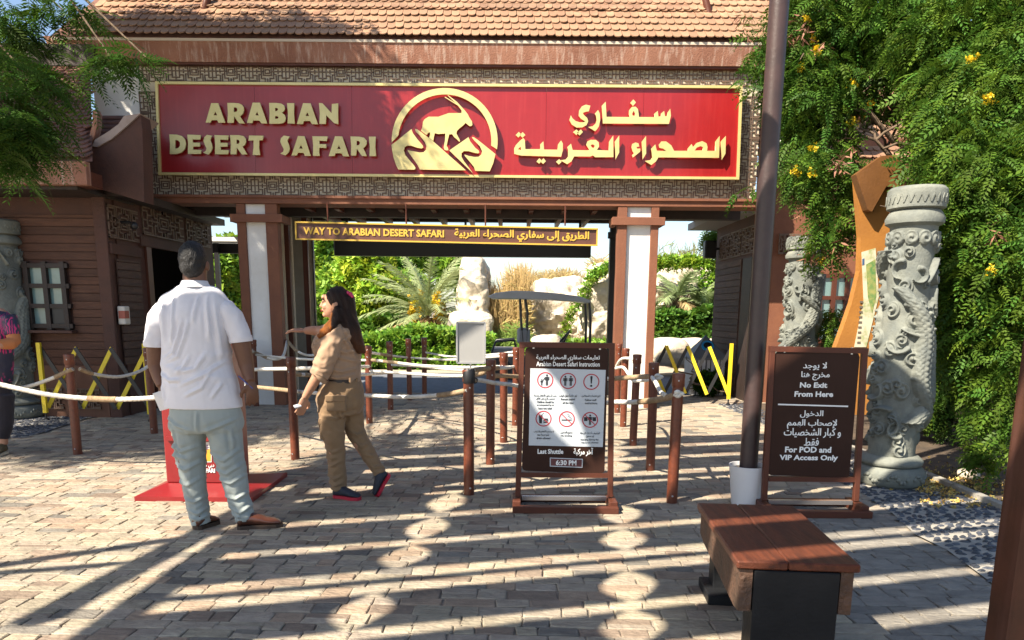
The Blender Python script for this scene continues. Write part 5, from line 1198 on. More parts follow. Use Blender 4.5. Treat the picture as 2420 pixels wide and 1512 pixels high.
tree('small_bush', 'small green bush in front of the teal window between the carved columns', 'shrub', (P(1972,900,10.5).x, 10.5, 0), .9, b_, 420, SPR, (.6,.9), (1.2,1.15,1), 3, .02)
b_ = [pb(1700,565,15.2,32,24,.4), pb(1722,600,15.0,20,20,.3), pb(1690,545,15.4,20,16,.3)]
tree('small_tree', 'bit of bright green foliage beside the eave of the side house', 'tree', (RX+.9, 15.6, 0), 3.2, b_, 380, SPR, (.9,1.4), (1.7,1.5,1), 3, .08)
# left tree: crown mostly above and beside the frame; lower sprays hang into view
LT = (-8.6, 6.6, 0)
bl = [(-6.3,9.8,6.9,.8,.6,.5,.9), (-5.2,9.9,7.0,.7,.5,.35,.7), (-4.5,10.0,6.4,.6,.4,.3,.5), (-5.7,9.9,6.2,.8,.4,.3,.6), (-3.9,10.1,5.95,.5,.35,.22,.3), (-6.9,9.6,7.6,.8,.6,.5,.7), (-9.9,3.7,7.3,1.7,1.4,.9), (-9.0,4.3,7.6,1.2,1.1,.8), (-7.8,8.3,9.4,1.2,1.0,.8), (-6.3,8.6,9.3,1.1,.9,.7), (-5.3,9.0,8.5,.9,.8,.6), (-8.2,6.9,7.6,2.0,1.8,1.3), (-9.6,5.4,7.4,1.7,1.5,1.2), (-9.3,8.6,7.0,1.6,1.4,1.3), (-10.8,7.4,6.6,1.4,1.4,1.2), (-7.4,9.2,8.2,1.2,1.0,.8)]
vis_ = [pb(40,300,5.6,70,60,.35), pb(80,345,5.5,45,40,.25), pb(25,375,5.5,40,45,.3), pb(50,160,6.0,60,35,.35), pb(20,60,6.2,50,50,.3), pb(150,25,6.4,55,28,.3), pb(130,195,6.0,55,22,.25), pb(265,140,6.2,55,24,.2), pb(345,135,6.2,34,14,.15), pb(215,175,6.1,24,24,.15), pb(300,170,6.2,24,16,.12), pb(110,90,6.3,24,22,.2), pb(60,240,5.8,60,30,.25)]
FERN = [spray(11,.34,.085,.022,.14), spray(10,.30,.075,.022,.12)]
lt = tree('feathery_tree', 'feathery dark green tree reaching in from the upper left corner over the roof', 'tree', LT, 5.2, bl, 10500, SPR, (1.5,2.4), (.6,.7,.7), 12, .17, clump=1.2, freq=.9, shell=.2)
pts = blob_points(vis_, 720, .3, .6, 2.5); foliage('hanging_foliage', lt, pts, FERN, leafm, (.55,1.0), (.62,.72,.75), .35, .8)
b = MB()
for s_, e_ in (((-6.6,6.6,6.8), vis_[0]), ((-6.2,6.8,6.6), vis_[5]), ((-6.0,6.9,6.6), vis_[7]), ((-6.4,6.4,6.2), vis_[1]), ((-5.8,6.8,6.0), vis_[8]), ((-6.2,6.5,6.2), vis_[3])): limb(b, s_, e_[:3], .03, .006, .07)
limb(b, (-8.2,6.7,5.0), (-6.4,6.6,6.6), .08, .035, .05); b.build('hanging_twigs', barkm, lt, smooth=True)

# ---------------------------------------------------------------- beyond the gate
Yh = 19.0
road2 = sheet('far_path', -14, 16, 17.61, 60, -.008, sand)
bg_leaf = mat('bright_leaf', (.26,.36,.06), .6, tint=True, trans=.35)
# hedge
hd = thing('hedge', 'bright green clipped hedge beyond the queue ropes', 'hedge', (P(1010,870,Yh).x, Yh, 0))
x0, x1 = P(855,870,Yh).x, P(1165,870,Yh).x; hz = P(1010,782,Yh).z
pts = rng.uniform([x0, Yh-.55, .03], [x1, Yh+.6, hz], (4200,3)); pts[:,2] += .12*np.sin(pts[:,0]*2.1)*(pts[:,2] > hz-.4)
foliage('leaves', hd, pts, CLU, bg_leaf, (.09,.16), (.72,.95,.6), .35)
b = MB(); b.bb((x0+.15,Yh-.3,0),(x1-.15,Yh+.4,hz-.25)); b.build('inner_stems', mat('hedge_core',(.02,.03,.012),1), hd)
hd2 = thing('hedge', 'green hedge behind the golf cart and steering wheel', 'hedge', (P(1400,850,Yh+.6).x, Yh+.6, 0))
x0, x1 = P(1230,870,Yh+.6).x, P(1470,870,Yh+.6).x; hz2 = P(1010,805,Yh+.6).z
pts = rng.uniform([x0, Yh+.2, .03], [x1, Yh+1, hz2], (2000,3)); foliage('leaves', hd2, pts, CLU, bg_leaf, (.09,.16), (.7,.9,.6), .35)
hd3 = thing('hedge', 'dark green shrubs on the boulders behind the litter bin', 'hedge', (P(1625,790,Yh+.8).x, Yh+.8, 0))
def volpts(pxa, pxb, pya, pyb, Ya, Yb, n, wav=10):
    out = []
    for _ in range(n):
        px = random.uniform(pxa, pxb); top = pya + wav*noise.noise(Vector((px*.02, pya, 0))); py = random.uniform(top, pyb); out.append(tuple(P(px, py, random.uniform(Ya, Yb))))
    return np.array(out)
foliage('leaves', hd3, volpts(1540,1722,735,800,19.2,20.2,1500,25), CLU, bg_leaf, (.10,.18), (.35,.55,.4), .4)
# trees seen through the passage
def bgtree(label, blobs, n, size, bt, base, h=3.0, cat='tree', nm='acacia_tree'):
    return tree(nm, label, cat, base, h, blobs, n, CLU, size, bt, 4, .14, m=bg_leaf, shell=.25, group=None, var=.35, freq=1.3, clump=.8)
bgtree('yellow green tree left of the palm, right beside the dark passage post', [pb(770,600,27,60,90,1.5), pb(800,700,26,70,70,1.5), pb(770,760,26,50,70,1.2)], 5600, (.13,.25), (.9,1.05,.7), tuple(P(790,860,26.5).xy)+(0,), 3)
bgtree('bright lime green bushy tree behind the woman\'s head', [pb(860,640,25,70,60,1.3), pb(900,690,24.5,60,60,1.2), pb(850,740,24.5,70,60,1.1)], 5600, (.12,.22), (1.3,1.3,.7), tuple(P(870,860,25).xy)+(0,), 2.4)
bgtree('darker green tree between the lime tree and the palm', [pb(930,625,30,60,45,1.5), pb(1000,600,32,70,40,1.5), pb(1070,630,31,50,50,1.3), pb(960,700,28,60,60,1.2)], 5600, (.14,.28), (.75,.95,.55), tuple(P(960,860,30).xy)+(0,), 3)
bgtree('weeping green tree seen left of the shaded pier', [pb(530,660,20,45,90,.8), pb(550,760,20,45,90,.8), pb(520,840,19.5,40,70,.7), pb(555,590,20.5,30,30,.6)], 4400, (.10,.18), (.8,.95,.5), tuple(P(540,900,20).xy)+(0,), 2.4)
bgtree('dark green low bushes behind the hedge and the palm', [pb(900,780,22,60,40,.7), pb(980,790,22,60,35,.7), pb(1060,790,22,50,40,.7), pb(800,810,22,70,50,.7)], 1900, (.14,.26), (.38,.55,.35), tuple(P(940,860,22).xy)+(0,), 1)
# date palm
def frond(b_V, b_F, b_T, base, az, el, L, tint, droop=.8, n=22, wl=.34):
    base = Vector(base); az_d = Vector((cos(az), sin(az), 0)); side_ = Vector((-sin(az), cos(az), 0)); pts = []
    for i in range(n+1):
        t = i/n; a = el - droop*t*1.3; pts.append((pts[-1] if pts else base) + (az_d*cos(a)+Vector((0,0,1))*sin(a))*(L/n) if i else base)
    for i in range(n):
        p, q = pts[i], pts[i+1]; o = len(b_V); w_ = .02*(1-i/n)+.006; b_V += [tuple(p-side_*w_), tuple(p+side_*w_), tuple(q+side_*w_), tuple(q-side_*w_)]; b_F.append((o,o+1,o+2,o+3)); b_T += [(tint[0]*1.2,tint[1]*1.1,tint[2])]*4
        if i < 3: continue
        d = (q-p).normalized(); up = side_.cross(d); t = i/n; l = wl*(.5+.6*sin(pi*min(1,t*1.05)))
        for s_ in (-1,1):
            for h_ in (0,.5):
                st_ = p.lerp(q, h_); dr = (d*.72 + side_*s_*.65 + up*random.uniform(-.1,.35)).normalized(); e_ = st_+dr*l*random.uniform(.85,1.1)+Vector((0,0,-.04)); w2 = d*.023; o = len(b_V); g_ = random.uniform(.8,1.2)
                b_V += [tuple(st_-w2), tuple(st_+w2), tuple(e_+w2*.2), tuple(e_-w2*.2)]; b_F.append((o,o+1,o+2,o+3)); b_T += [(tint[0]*g_,tint[1]*g_,tint[2]*g_)]*4
def palm(label, px, Y, z0, L, nf, nm='date_palm', tint=(.85,.95,.9), fruit=0):
    c = P(px, 700, Y); t = thing(nm, label, 'palm', (c.x, Y, 0)); B_ = Vector((c.x, Y, z0))
    b = MB(); b.lathe([(.26,0),(.24,z0*.5),(.28,z0)], c=(c.x,Y,0), n=14)
    for k in range(40): a = k*2.4; b.bar(B_+Vector((.24*cos(a),.24*sin(a),-z0*k/40)), B_+Vector((.33*cos(a),.33*sin(a),-z0*k/40+.12)), .07,.03)
    b.build('trunk', barkm, t)
    for k in range(nf):
        V, F, T = [], [], []; a = k*2.399+random.uniform(-.2,.2); e_ = 1.45 - 1.75*(k/nf); dry = k > nf*.75
        tt_ = (tint[0]*1.9,tint[1]*1.1,tint[2]*1.2) if dry else tint; frond(V, F, T, B_, a, e_, L*random.uniform(.85,1.1), tt_, .62 + .25*(k/nf))
        npmesh('frond', np.array(V), np.array(F), palmm, t, np.array(T))
    for k in range(fruit):
        a = k*1.7+.4; pts = np.array([B_+Vector((cos(a)*.45, sin(a)*.45-.3, .15+.2*(k%2)))+Vector((random.gauss(0,.07), random.gauss(0,.07), random.gauss(0,.16))) for _ in range(40)]); foliage('date_cluster', t, pts, CLU[:1], flowm, (.06,.10), (.8,.8,1), .2, kind='stuff')
palmm = mat('palm_leaf', (.30,.36,.21), .55, tint=True, trans=.25)
palm('grey green date palm with yellow fruit stalks behind the hedge', 1010, 21.5, 1.25, 2.25, 46, tint=(1.0,1.0,.8), fruit=4)
# rock faces
def rock(nm, label, px, py, Y, rpx, rpy, ry, seed, sub=6, amp=.30, flat=0, par=None, cat='rock', group=None, squash=1):
    c = P(px, py, Y); k = pxm(Y,1); bm = bmesh.new(); bmesh.ops.create_icosphere(bm, subdivisions=sub, radius=1)
    rx, rz = rpx*k, rpy*k
    for v in bm.verts:
        d = v.co.normalized(); e_ = 1/max(1e-3, (abs(d.x)**3.4+abs(d.y)**3.4+abs(d.z)**3.4)**(1/3.4)); p = Vector((d.x*rx*e_*.96, d.y*ry*e_, d.z*rz*e_*.97)); q = p+Vector((seed*7.1, seed*3.3, 0))
        n1 = noise.fractal(q*.9, 1, 2, 4); n2 = 1-abs(noise.noise(q*2.6+Vector((0,0,q.z*2)))); n3 = noise.noise(Vector((q.x*1.2, q.y*1.2, q.z*6)))
        vo = noise.voronoi(q*1.3)[0]; cr = min(1, (vo[1]-vo[0])*4)
        v.co = p + d*min(rx,rz)*amp*(n1*.8 + (n2-.7)*.6 + n3*.18 - (1-cr)*.30)
    me = bpy.data.meshes.new(nm); bm.to_mesh(me); bm.free(); me.materials.append(rockm); me.polygons.foreach_set('use_smooth', [True]*len(me.polygons)); me.set_sharp_from_angle(angle=R(38))
    o = link(nm, me); o.location = c; tag(o, label, cat, group); return o
rock('rock_pillar', 'tall pale rock pillar left of the dry reeds', 1120, 735, 21.0, 40, 128, .8, 1)
rock('rock_block', 'low pale rock at the foot of the tall rock pillar', 1115, 790, 20.2, 55, 50, .6, 2, 4)
rock('rock_bluff', 'broad pale rock face behind the roof of the golf cart', 1330, 770, 23.0, 85, 95, 1.2, 3)
rock('rock_slab', 'sunlit rounded rock top behind the golf cart roof', 1300, 690, 23.5, 45, 28, .8, 4, 4)
rock('rock_slab', 'pale rock top sloping right above the golf cart roof', 1345, 685, 24.0, 45, 32, .8, 5, 4)
rock('rock_wall', 'layered cream rock wall just left of the white pier', 1430, 745, 21.5, 62, 120, .9, 6)
rock('rock_wall', 'tall rock wall with climbing plants seen right of the white pier', 1635, 740, 22.5, 110, 115, 1.0, 7)
rock('boulder', 'rounded pale boulder beside the golf cart seat', 1290, 815, 19.3, 38, 26, .4, 8, 4)
rock('boulder', 'low rounded boulder left of the litter bin, beside the white pier', 1580, 830, 17.4, 48, 34, .5, 9, 4, .14)
rock('boulder', 'low rounded boulder behind the litter bin', 1640, 835, 18.0, 50, 36, .5, 10, 4, .14)
rock('boulder', 'low boulder right of the litter bin beside the side house', 1700, 832, 17.6, 36, 34, .5, 12, 4, .14)
# reeds
reedm = mat('dry_reed', (.46,.34,.17), .8, tint=True, trans=.25)
def reeds(label, px0, px1, pyb, pyt, Y0, Y1, n, tint, nm='dry_reeds'):
    t = thing(nm, label, 'reeds', tuple(P((px0+px1)/2, pyb, (Y0+Y1)/2))); V=[]; F=[]; T=[]
    for _ in range(n):
        px = random.uniform(px0, px1); Y = random.uniform(Y0, Y1); b0 = P(px, pyb, Y); h = (P(px, pyt, Y)-b0).length*random.uniform(.45,1.05)*(.8+.35*noise.noise(Vector((px*.02,0,0)))); a = random.uniform(0,2*pi); ln = random.uniform(.05,.45); g_ = random.uniform(.65,1.25)
        w_ = random.uniform(.012,.026); pr_ = None
        for i in range(5):
            s_ = i/4; c = b0+Vector((cos(a)*ln*s_*s_, sin(a)*ln*s_*s_*.6, h*s_*(1-.1*s_))); ww_ = w_*(1-s_*.8); o = len(V); V += [(c.x-ww_, c.y, c.z), (c.x+ww_, c.y, c.z)]; T += [(tint[0]*g_,tint[1]*g_,tint[2]*g_)]*2
            if i: F.append((o-2,o-1,o+1,o))
        if random.random() < .5:
            for k in range(3): o = len(V); q = b0+Vector((0,0,h*random.uniform(.2,.8))); d = Vector((random.uniform(-.4,.4), random.uniform(-.2,.2), random.uniform(-.1,.3))); V += [tuple(q), tuple(q+d*.5+Vector((0,0,.03))), tuple(q+d), tuple(q+d*.5-Vector((0,0,.01)))]; F.append((o,o+1,o+2,o+3)); T += [(tint[0]*g_,tint[1]*g_*1.1,tint[2]*g_)]*4
    npmesh('blades', np.array(V), np.array(F), reedm, t, np.array(T))
reeds('tall straw coloured reeds right of the rock pillar', 1150, 1240, 830, 588, 20.6, 21.6, 2400, (1.15,1.1,.95))
reeds('dry reeds standing behind the pale rocks', 1235, 1400, 720, 605, 24.5, 26, 1900, (.95,.95,.85))
reeds('green leafy reeds at the foot of the dry reeds', 1160, 1235, 840, 745, 20.0, 20.5, 380, (.45,.85,.35))
reeds('thin grass plumes on top of the rock wall by the white pier', 1395, 1450, 650, 590, 21.3, 22, 120, (1,1,.95))
reeds('thin reed stems rising above the rock wall right of the white pier', 1545, 1690, 650, 560, 22.3, 23, 90, (.55,.75,.6))
reeds('feathery reed tuft standing against the sky right of the white pier', 1608, 1645, 650, 545, 22.0, 22.4, 60, (.5,.65,.55))
# vines and fan palms on the rock
def vine(label, pts, Y, n, w, bt):
    t = thing('climbing_vine', label, 'vine', tuple(P(*pts[0], Y))); L = []
    for _ in range(n):
        q = random.random()*(len(pts)-1); i = int(q); f = q-i; px = pts[i][0]*(1-f)+pts[i+1][0]*f+random.gauss(0,w); py = pts[i][1]*(1-f)+pts[i+1][1]*f+random.gauss(0,w); L.append(tuple(P(px, py, Y-random.uniform(0,.3))))
    foliage('leaves', t, np.array(L), CLU, bg_leaf, (.07,.12), bt, .35)
vine('green vine trailing down the rocks behind the golf cart', [(1400,660),(1375,700),(1350,740),(1330,800)], 20.8, 170, 7, (.9,1,.6))
vine('vine running along the top of the layered rock wall', [(1395,655),(1420,640),(1450,625)], 20.5, 160, 7, (.8,1,.6))
vine('vine draped over the top of the rock wall right of the pier', [(1545,622),(1590,620),(1640,618),(1715,632)], 21.2, 650, 7, (1,1.1,.6))
vine('vines hanging down the rock face beside the side house', [(1655,640),(1680,700),(1700,720),(1690,640),(1715,690)], 21.2, 380, 14, (.8,1,.6))
for i_, (px_, py_, L_) in enumerate(((1575,760,1.2),(1640,745,1.25),(1600,705,1.0),(1680,735,.9))):
    z_ = P(px_,py_,20.9).z; palm(('fan of young palm fronds low beside the white pier','young palm clump in the middle of the rock face right of the pier','small palm high on the rock face right of the pier','small palm beside the side house on the rock face')[i_], px_, 20.9-.25*i_, z_, L_, 12, 'young_palm', (.95,1,.8))
# flower pot plants near the bin
b_ = [pb(1672,905,12.9,36,26,.2)]
tree('purple_flower_bush', 'low bush with purple flowers in front of the litter bin', 'shrub', tuple(P(1672,925,12.9).xy)+(0,), .2, b_, 420, CLU, (.05,.09), (.35,.5,.35), 2, .015)
# garden bits at right
rk = rock('garden_stone', 'white stone lying on the soil under the leafy tree', 2288, 1120, G(2288,1130).y, 22, 11, .08, 21, 3, .12)
MATS['leaf_litter'] = lit = mat('leaf_litter', (.42,.30,.08), .8, tint=True)
pts = np.array([tuple(G(random.gauss(2240,45), random.gauss(1148,14), .015)) for _ in range(260)] + [tuple(G(random.uniform(2180,2420), random.uniform(1080,1200), .013)) for _ in range(240)])
o = foliage('fallen_leaves', None, pts, CLU[:2], lit, (.012,.026), (1,1,1), .4); tag(o, kind='stuff')
# ---------------------------------------------------------------- pergola roof over the forecourt (unseen boards cut to cast the light strips on the paving)
HP = 4.35; K = LD * (HP / -LD.z)
def up(p):      # ground point to the roof point that shades it
    return Vector((p.x - K.x, p.y - K.y, HP))
pg = thing('shade_pergola', 'pergola with unseen boards shaped for their shadows on the forecourt, and square post at the right edge', 'pergola', (0, 2.5, 0))
pgm = mat('pergola_board', (.09,.05,.035), .7, (.06,.035,.025), 5, .2, spec=.2)
PHI = R(15.5); U = Vector((cos(PHI), sin(PHI), 0)); Nn = Vector((-sin(PHI), cos(PHI), 0))
sof = lambda y_: Nn.dot(G(1210, y_))
lit_ = [(1066,1073),(1094,1102),(1130,1141),(1152,1158),(1200,1211),(1258,1271),(1322,1342),(1352,1374),(1451,1474),(1560,1600),(1700,1740)]
edges = [sof(1048)]; 
bands = []; top_ = sof(1048)
for a, c in lit_: bands.append((sof(a), top_)); top_ = sof(c)
bands.append((top_-.6, top_))
# left ends follow the slanting main beam; oval openings, added for the light patches, sit in two rows
LA, LB_ = G(668,1175), G(250,1512)
def left_u(s):       # where the board row s starts
    a, c = LA, LB_; sa, sc = Nn.dot(a), Nn.dot(c); f = (s-sa)/(sc-sa); p = a.lerp(c, f); return U.dot(p)
row1 = [G(1056,1183), G(996,1258), G(924,1325), G(815,1490)]; row2 = [G(1465,1225), G(1461,1280), G(1481,1378), G(1492,1490)]
def rowu(row, s):
    p = row[0]; q = row[-1]; sa, sc = Nn.dot(p), Nn.dot(q); f = (s-sa)/(sc-sa); return U.dot(p.lerp(q, f))
def seg(s0, s1, u0, u1, c0, c1):
    """board piece between offsets, rounded inwards at the ends next to an opening"""
    n = 8; o = []
    w_ = (s1-s0)
    for i in range(n+1):
        t = i/n; s = s0+w_*t; d = .5*sin(pi*t)
        o.append((u0(s) + (c0*(sin(pi*t)) if c0 else 0), s))
    o2 = []
    for i in range(n+1):
        t = 1-i/n; s = s0+w_*t; o2.append((u1(s) - (c1*sin(pi*t) if c1 else 0), s))
    poly = [up(U*u_ + Nn*s_) for u_, s_ in o+o2]; b = MB(); b.prism(poly, (0,0,.03)); b.build('board', pgm, pg)
for s0, s1 in bands:
    wd_ = s1-s0
    lu = lambda s: left_u(s)
    ov = wd_ > .22
    r1 = lambda s: rowu(row1, s); r2 = lambda s: rowu(row2, s); en = lambda s: 5.6
    if ov:
        g_ = .018
        seg(s0, s1, lu, lambda s: r1(s)-g_, 0, .135); seg(s0, s1, lambda s: r1(s)+g_, lambda s: r2(s)-g_, .135, .15); seg(s0, s1, lambda s: r2(s)+g_, en, .15, 0)
    else: seg(s0, s1, lu, en, 0, 0)
# unseen slanting beams added on the left for the shadow bands towards the man
def beam(p, q, w_, nm='beam', z=0.06, h=.12):
    b = MB(); a, c = up(p)+Vector((0,0,z)), up(q)+Vector((0,0,z)); b.bar(a, c, w_, h); b.build(nm, pgm, pg)
beam(G(40,1480), G(640,1165), .13); beam(G(160,1530), G(735,1130), .12)
beam(G(-40,1342), G(500,1262), .10); beam(G(-60,1362), G(260,1337), .05)
# corner post
rp0 = G(2405,1640); rp0 = P(2352,1512,2.35)
post = MB(); xx_ = P(2322,1512,2.42).x; post.bb((xx_, 2.3, 0), (xx_+.30, 2.42, HP-.01)); post.build('corner_post', mat('pergola_post',(.07,.027,.016),.6,(.045,.02,.012),6,.1, spec=.2, streak=(.09,.04,.03)), pg, bevel=.008)
# ---------------------------------------------------------------- people
def skinm(n, c): return mat(n, c, .5, tuple(x*.85 for x in c), 9, .05, 90, tint=True, spec=.4)
def cloth(n, c, r=.85, c2=None): return mat(n, c, r, c2 or tuple(x*.93 for x in c), 5, .12, 260, tint=True, sheen=.15)
def hand(b, w_, d, n_, s=1.0, curl=.6, thumb=1, spread=.35, L=.095):
    """palm and five fingers: wrist w_, direction d, palm normal n_"""
    w_ = Vector(w_); d = Vector(d).normalized(); n_ = (Vector(n_)-d*Vector(n_).dot(d)).normalized(); sd = d.cross(n_)*thumb
    M_ = Matrix((sd, n_, d)).transposed(); b.ball(w_+d*.045*s, (.040*s,.016*s,.055*s), 12, 8, M=M_)
    for i, (o, l) in enumerate(((-.030,.062),(-.010,.076),(.010,.080),(.029,.072))):
        base_ = w_+d*(.078*s)+sd*(o*s); dd = (d+sd*(o*spread*8)).normalized(); p = [w_+d*.03*s+sd*o*.8*s, base_]; a = 0
        for k in range(3): a += curl*(.5 if k == 0 else .8); p.append(p[-1]+(dd*cos(a)+n_*sin(a))*l*s/3*1.05)
        b.tube(p, [.011*s,.0105*s,.0095*s,.0088*s,.0075*s], 8)
    p = [w_+d*.02*s+sd*.015*s, w_+d*.04*s+sd*.045*s, w_+d*.068*s+sd*.060*s+n_*.012*s, w_+d*.092*s+sd*.056*s+n_*.022*s]; b.tube(p, [.014*s,.013*s,.011*s,.009*s], 8)
def fold(amp, fx=9, fz=3.2, seed=0, fine=.4):
    def f(V):
        o = np.empty(len(V))
        for i, v in enumerate(V): 
            p = Vector((v[0]*fx+seed, v[1]*fx, v[2]*fz)); n1 = noise.noise(p+Vector((0,0,noise.noise(p*.5)*2))); o[i] = (1-abs(n1)*2.2)*.5 + fine*noise.noise(p*2.6)
        return o*amp
    return f
def strokes(curves, wpx, amp, ylim, to=None, N=30):
    C = []
    for c in curves:
        W = [P(*(to(*q) if to else q), ylim) for q in c]; pts = []
        for i in range(len(W)-1):
            for k in range(N): pts.append(W[i].lerp(W[i+1], k/N))
        C.append(np.array([(p.x, p.z) for p in pts+[W[-1]]]))
    def f(V):
        o = np.zeros(len(V)); back = (V[:,1] < ylim+.02)
        for c in C:
            n_ = len(c); d = np.full(len(V), 9.); t = np.zeros(len(V))
            for k in range(n_):
                dd = np.hypot(V[:,0]-c[k,0], V[:,2]-c[k,1]); m_ = dd < d; d[m_] = dd[m_]; t[m_] = k/(n_-1)
            tp = np.clip(np.minimum(t, 1-t)*4+.15, 0, 1); sg = np.exp(-(d/wpx)**2) - .55*np.exp(-((d-wpx*1.9)/(wpx*1.1))**2)
            o += np.where(back, sg*tp*amp, 0)
        return o
    return f
def ringset(Y, L):   # (px centre, py, half width px, depth radius m, dY)
    k = pxm(Y, 1, 500, 900); out = []
    for l in L: c = P(l[0], l[1], Y); out.append((c.x, Y+(l[4] if len(l) > 4 else 0), c.z, l[2]*k, l[3]))
    return out
def densify(L, n=4):
    o = []
    for i in range(len(L)-1):
        for k in range(n):
            t = k/n; p0, p1, p2, p3 = L[max(i-1,0)], L[i], L[i+1], L[min(i+2,len(L)-1)]
            o.append(tuple(.5*((2*b_)+(c-a)*t+(2*a-5*b_+4*c-d)*t*t+(3*b_-a-3*c+d)*t**3) for a, b_, c, d in zip(p0,p1,p2,p3)))
    return o+[L[-1]]
def shoe(par, toe, heel, m, sole, h=.085, w_=.05, up_=None, solem=None):
    """shoe from heel to toe on the ground"""
    toe, heel = Vector(toe), Vector(heel); d = toe-heel; L_ = d.length; d.normalize(); u = Vector(up_ or (0,0,1)); u = (u-d*u.dot(d)).normalized(); s_ = d.cross(u); b = MB(); vs = []; n = 14
    prof = [(0,.028,.07),(.03,.038,h*1.1),(.10,.041,h*1.12),(.16,.044,h*.92),(.20,.049,.072),(.25,.050,.060),(.285,.040,.048),(.30,.016,.028)]
    R3 = []
    for t, hw, hh in prof:
        c = heel+d*(t/.30*L_)
        for j in range(n): a = 2*pi*j/n; x = cos(a)*hw*w_/.05; z = .022+ (hh-.022)*(.5+.5*sin(a)); vs.append(c+s_*x+u*z)
    k = len(prof); b.add(vs, [(i*n+j, i*n+(j+1)%n, (i+1)*n+(j+1)%n, (i+1)*n+j) for i in range(k-1) for j in range(n)]+[tuple(range(n)), tuple((k-1)*n+j for j in range(n))]); o = b.build('shoe', m, par, smooth='all')
    b = MB(); o1 = []; 
    for t, hw in ((-.004,.02),(.02,.037),(.10,.034),(.20,.050),(.26,.051),(.295,.034),(.308,.01)): o1.append((t,hw*w_/.05))
    poly = [heel+d*(t/.30*L_)+s_*hw for t, hw in o1]+[heel+d*(t/.30*L_)-s_*hw for t, hw in reversed(o1)]; b.prism(poly, u*.026); b.build('sole', solem or m, o)
    return o
# ------------------------------------------------ man in the white shirt
Ym = G(500,1248).y + .02; kx_ = pxm(Ym,1,500,900)
mg = G(515,1250); man = thing('person', 'heavyset man seen from behind in white polo shirt and pale blue trousers', 'person', (mg.x, Ym, 0))
sk = skinm('skin_dark', (.16,.075,.045)); poloc = cloth('polo_white', (.72,.71,.76)); trc = cloth('trousers_pale_blue', (.32,.36,.345), .8); leather = mat('brown_leather', (.10,.035,.02), .28, (.06,.022,.014), 8, .1, coat=.3); solem_ = mat('dark_sole', (.05,.03,.02), .7)
pm_ = lambda px, py, dy=0: P(px, py, Ym+dy)
def path(L, Yb): return [P(l[0], l[1], Yb+(l[3] if len(l) > 3 else 0)) for l in L], [l[2]*kx_ for l in L]
b = MB()
hd_ = pm_(457,620); b.ball(hd_+Vector((0,.01,.01)), (.079,.098,.112), 16, 12)
b.ball(hd_+Vector((0,.045,-.05)), (.062,.062,.072), 14, 10); b.ball(hd_+Vector((0,.11,-.035)), (.014,.018,.02), 8, 6)
for s_ in (-1,1): b.ball(hd_+Vector((s_*.083,.012,-.022)), (.012,.022,.032), 10, 8)
b.rings(densify(ringset(Ym, [(459,690,34,.066),(459,672,28,.060,.01),(458,655,27,.063,.015),(457,640,26,.064,.02)])))
b.rings(densify(ringset(Ym, [(470,960,66,.10),(468,860,62,.10),(465,780,62,.10),(462,720,60,.075),(460,700,44,.062)])))
p, r = path([(404,732,13),(376,765,18),(366,815,20,.01),(366,862,17,.02),(374,893,13,.0),(381,912,10.5,-.02)], Ym); b.tube(p, r, 14)
hand(b, p[-1], (.10,.03,-1), (.6,.6,0), 1.0, .45, -1)
hl = p[-1]
p, r = path([(524,732,13),(557,768,18),(570,812,21),(582,862,18,.01),(588,888,14,-.01),(592,902,11,-.03)], Ym); b.tube(p, r, 14)
hand(b, p[-1], (.05,.05,-1), (-.5,.7,0), 1.08, .38, -1); hr_ = p[-1]
for L in ([(446,1000,30),(447,1100,26),(460,1180,19),(474,1235,13)], [(530,1000,32),(545,1100,27),(562,1170,20),(580,1228,13)]):
    p, r = path(L, Ym); b.tube(p, r, 12)
def mtint(V):
    T = np.ones((len(V),3)); lo = V[:,2] < hd_.z-.25; return T
body = remesh(b, 'body', sk, man, .006, 3, None, mtint)
b = MB(); b.ball(hd_+Vector((0,-.004,.022)), (.0855,.104,.112), 20, 14)
def hcut(V):
    return V
hm = mat('hair_black', (.006,.0055,.006), .6, (.03,.03,.032), 30, .6, 130, contrast=(.52,.78), stretch=(1,1,.35), tint=True)
b.ball(hd_+Vector((0,-.035,-.025)), (.073,.070,.075), 16, 10)
remesh(b, 'hair', hm, man, .008, 2, lambda V: np.array([.004*noise.noise(Vector(v)*60) for v in V]))
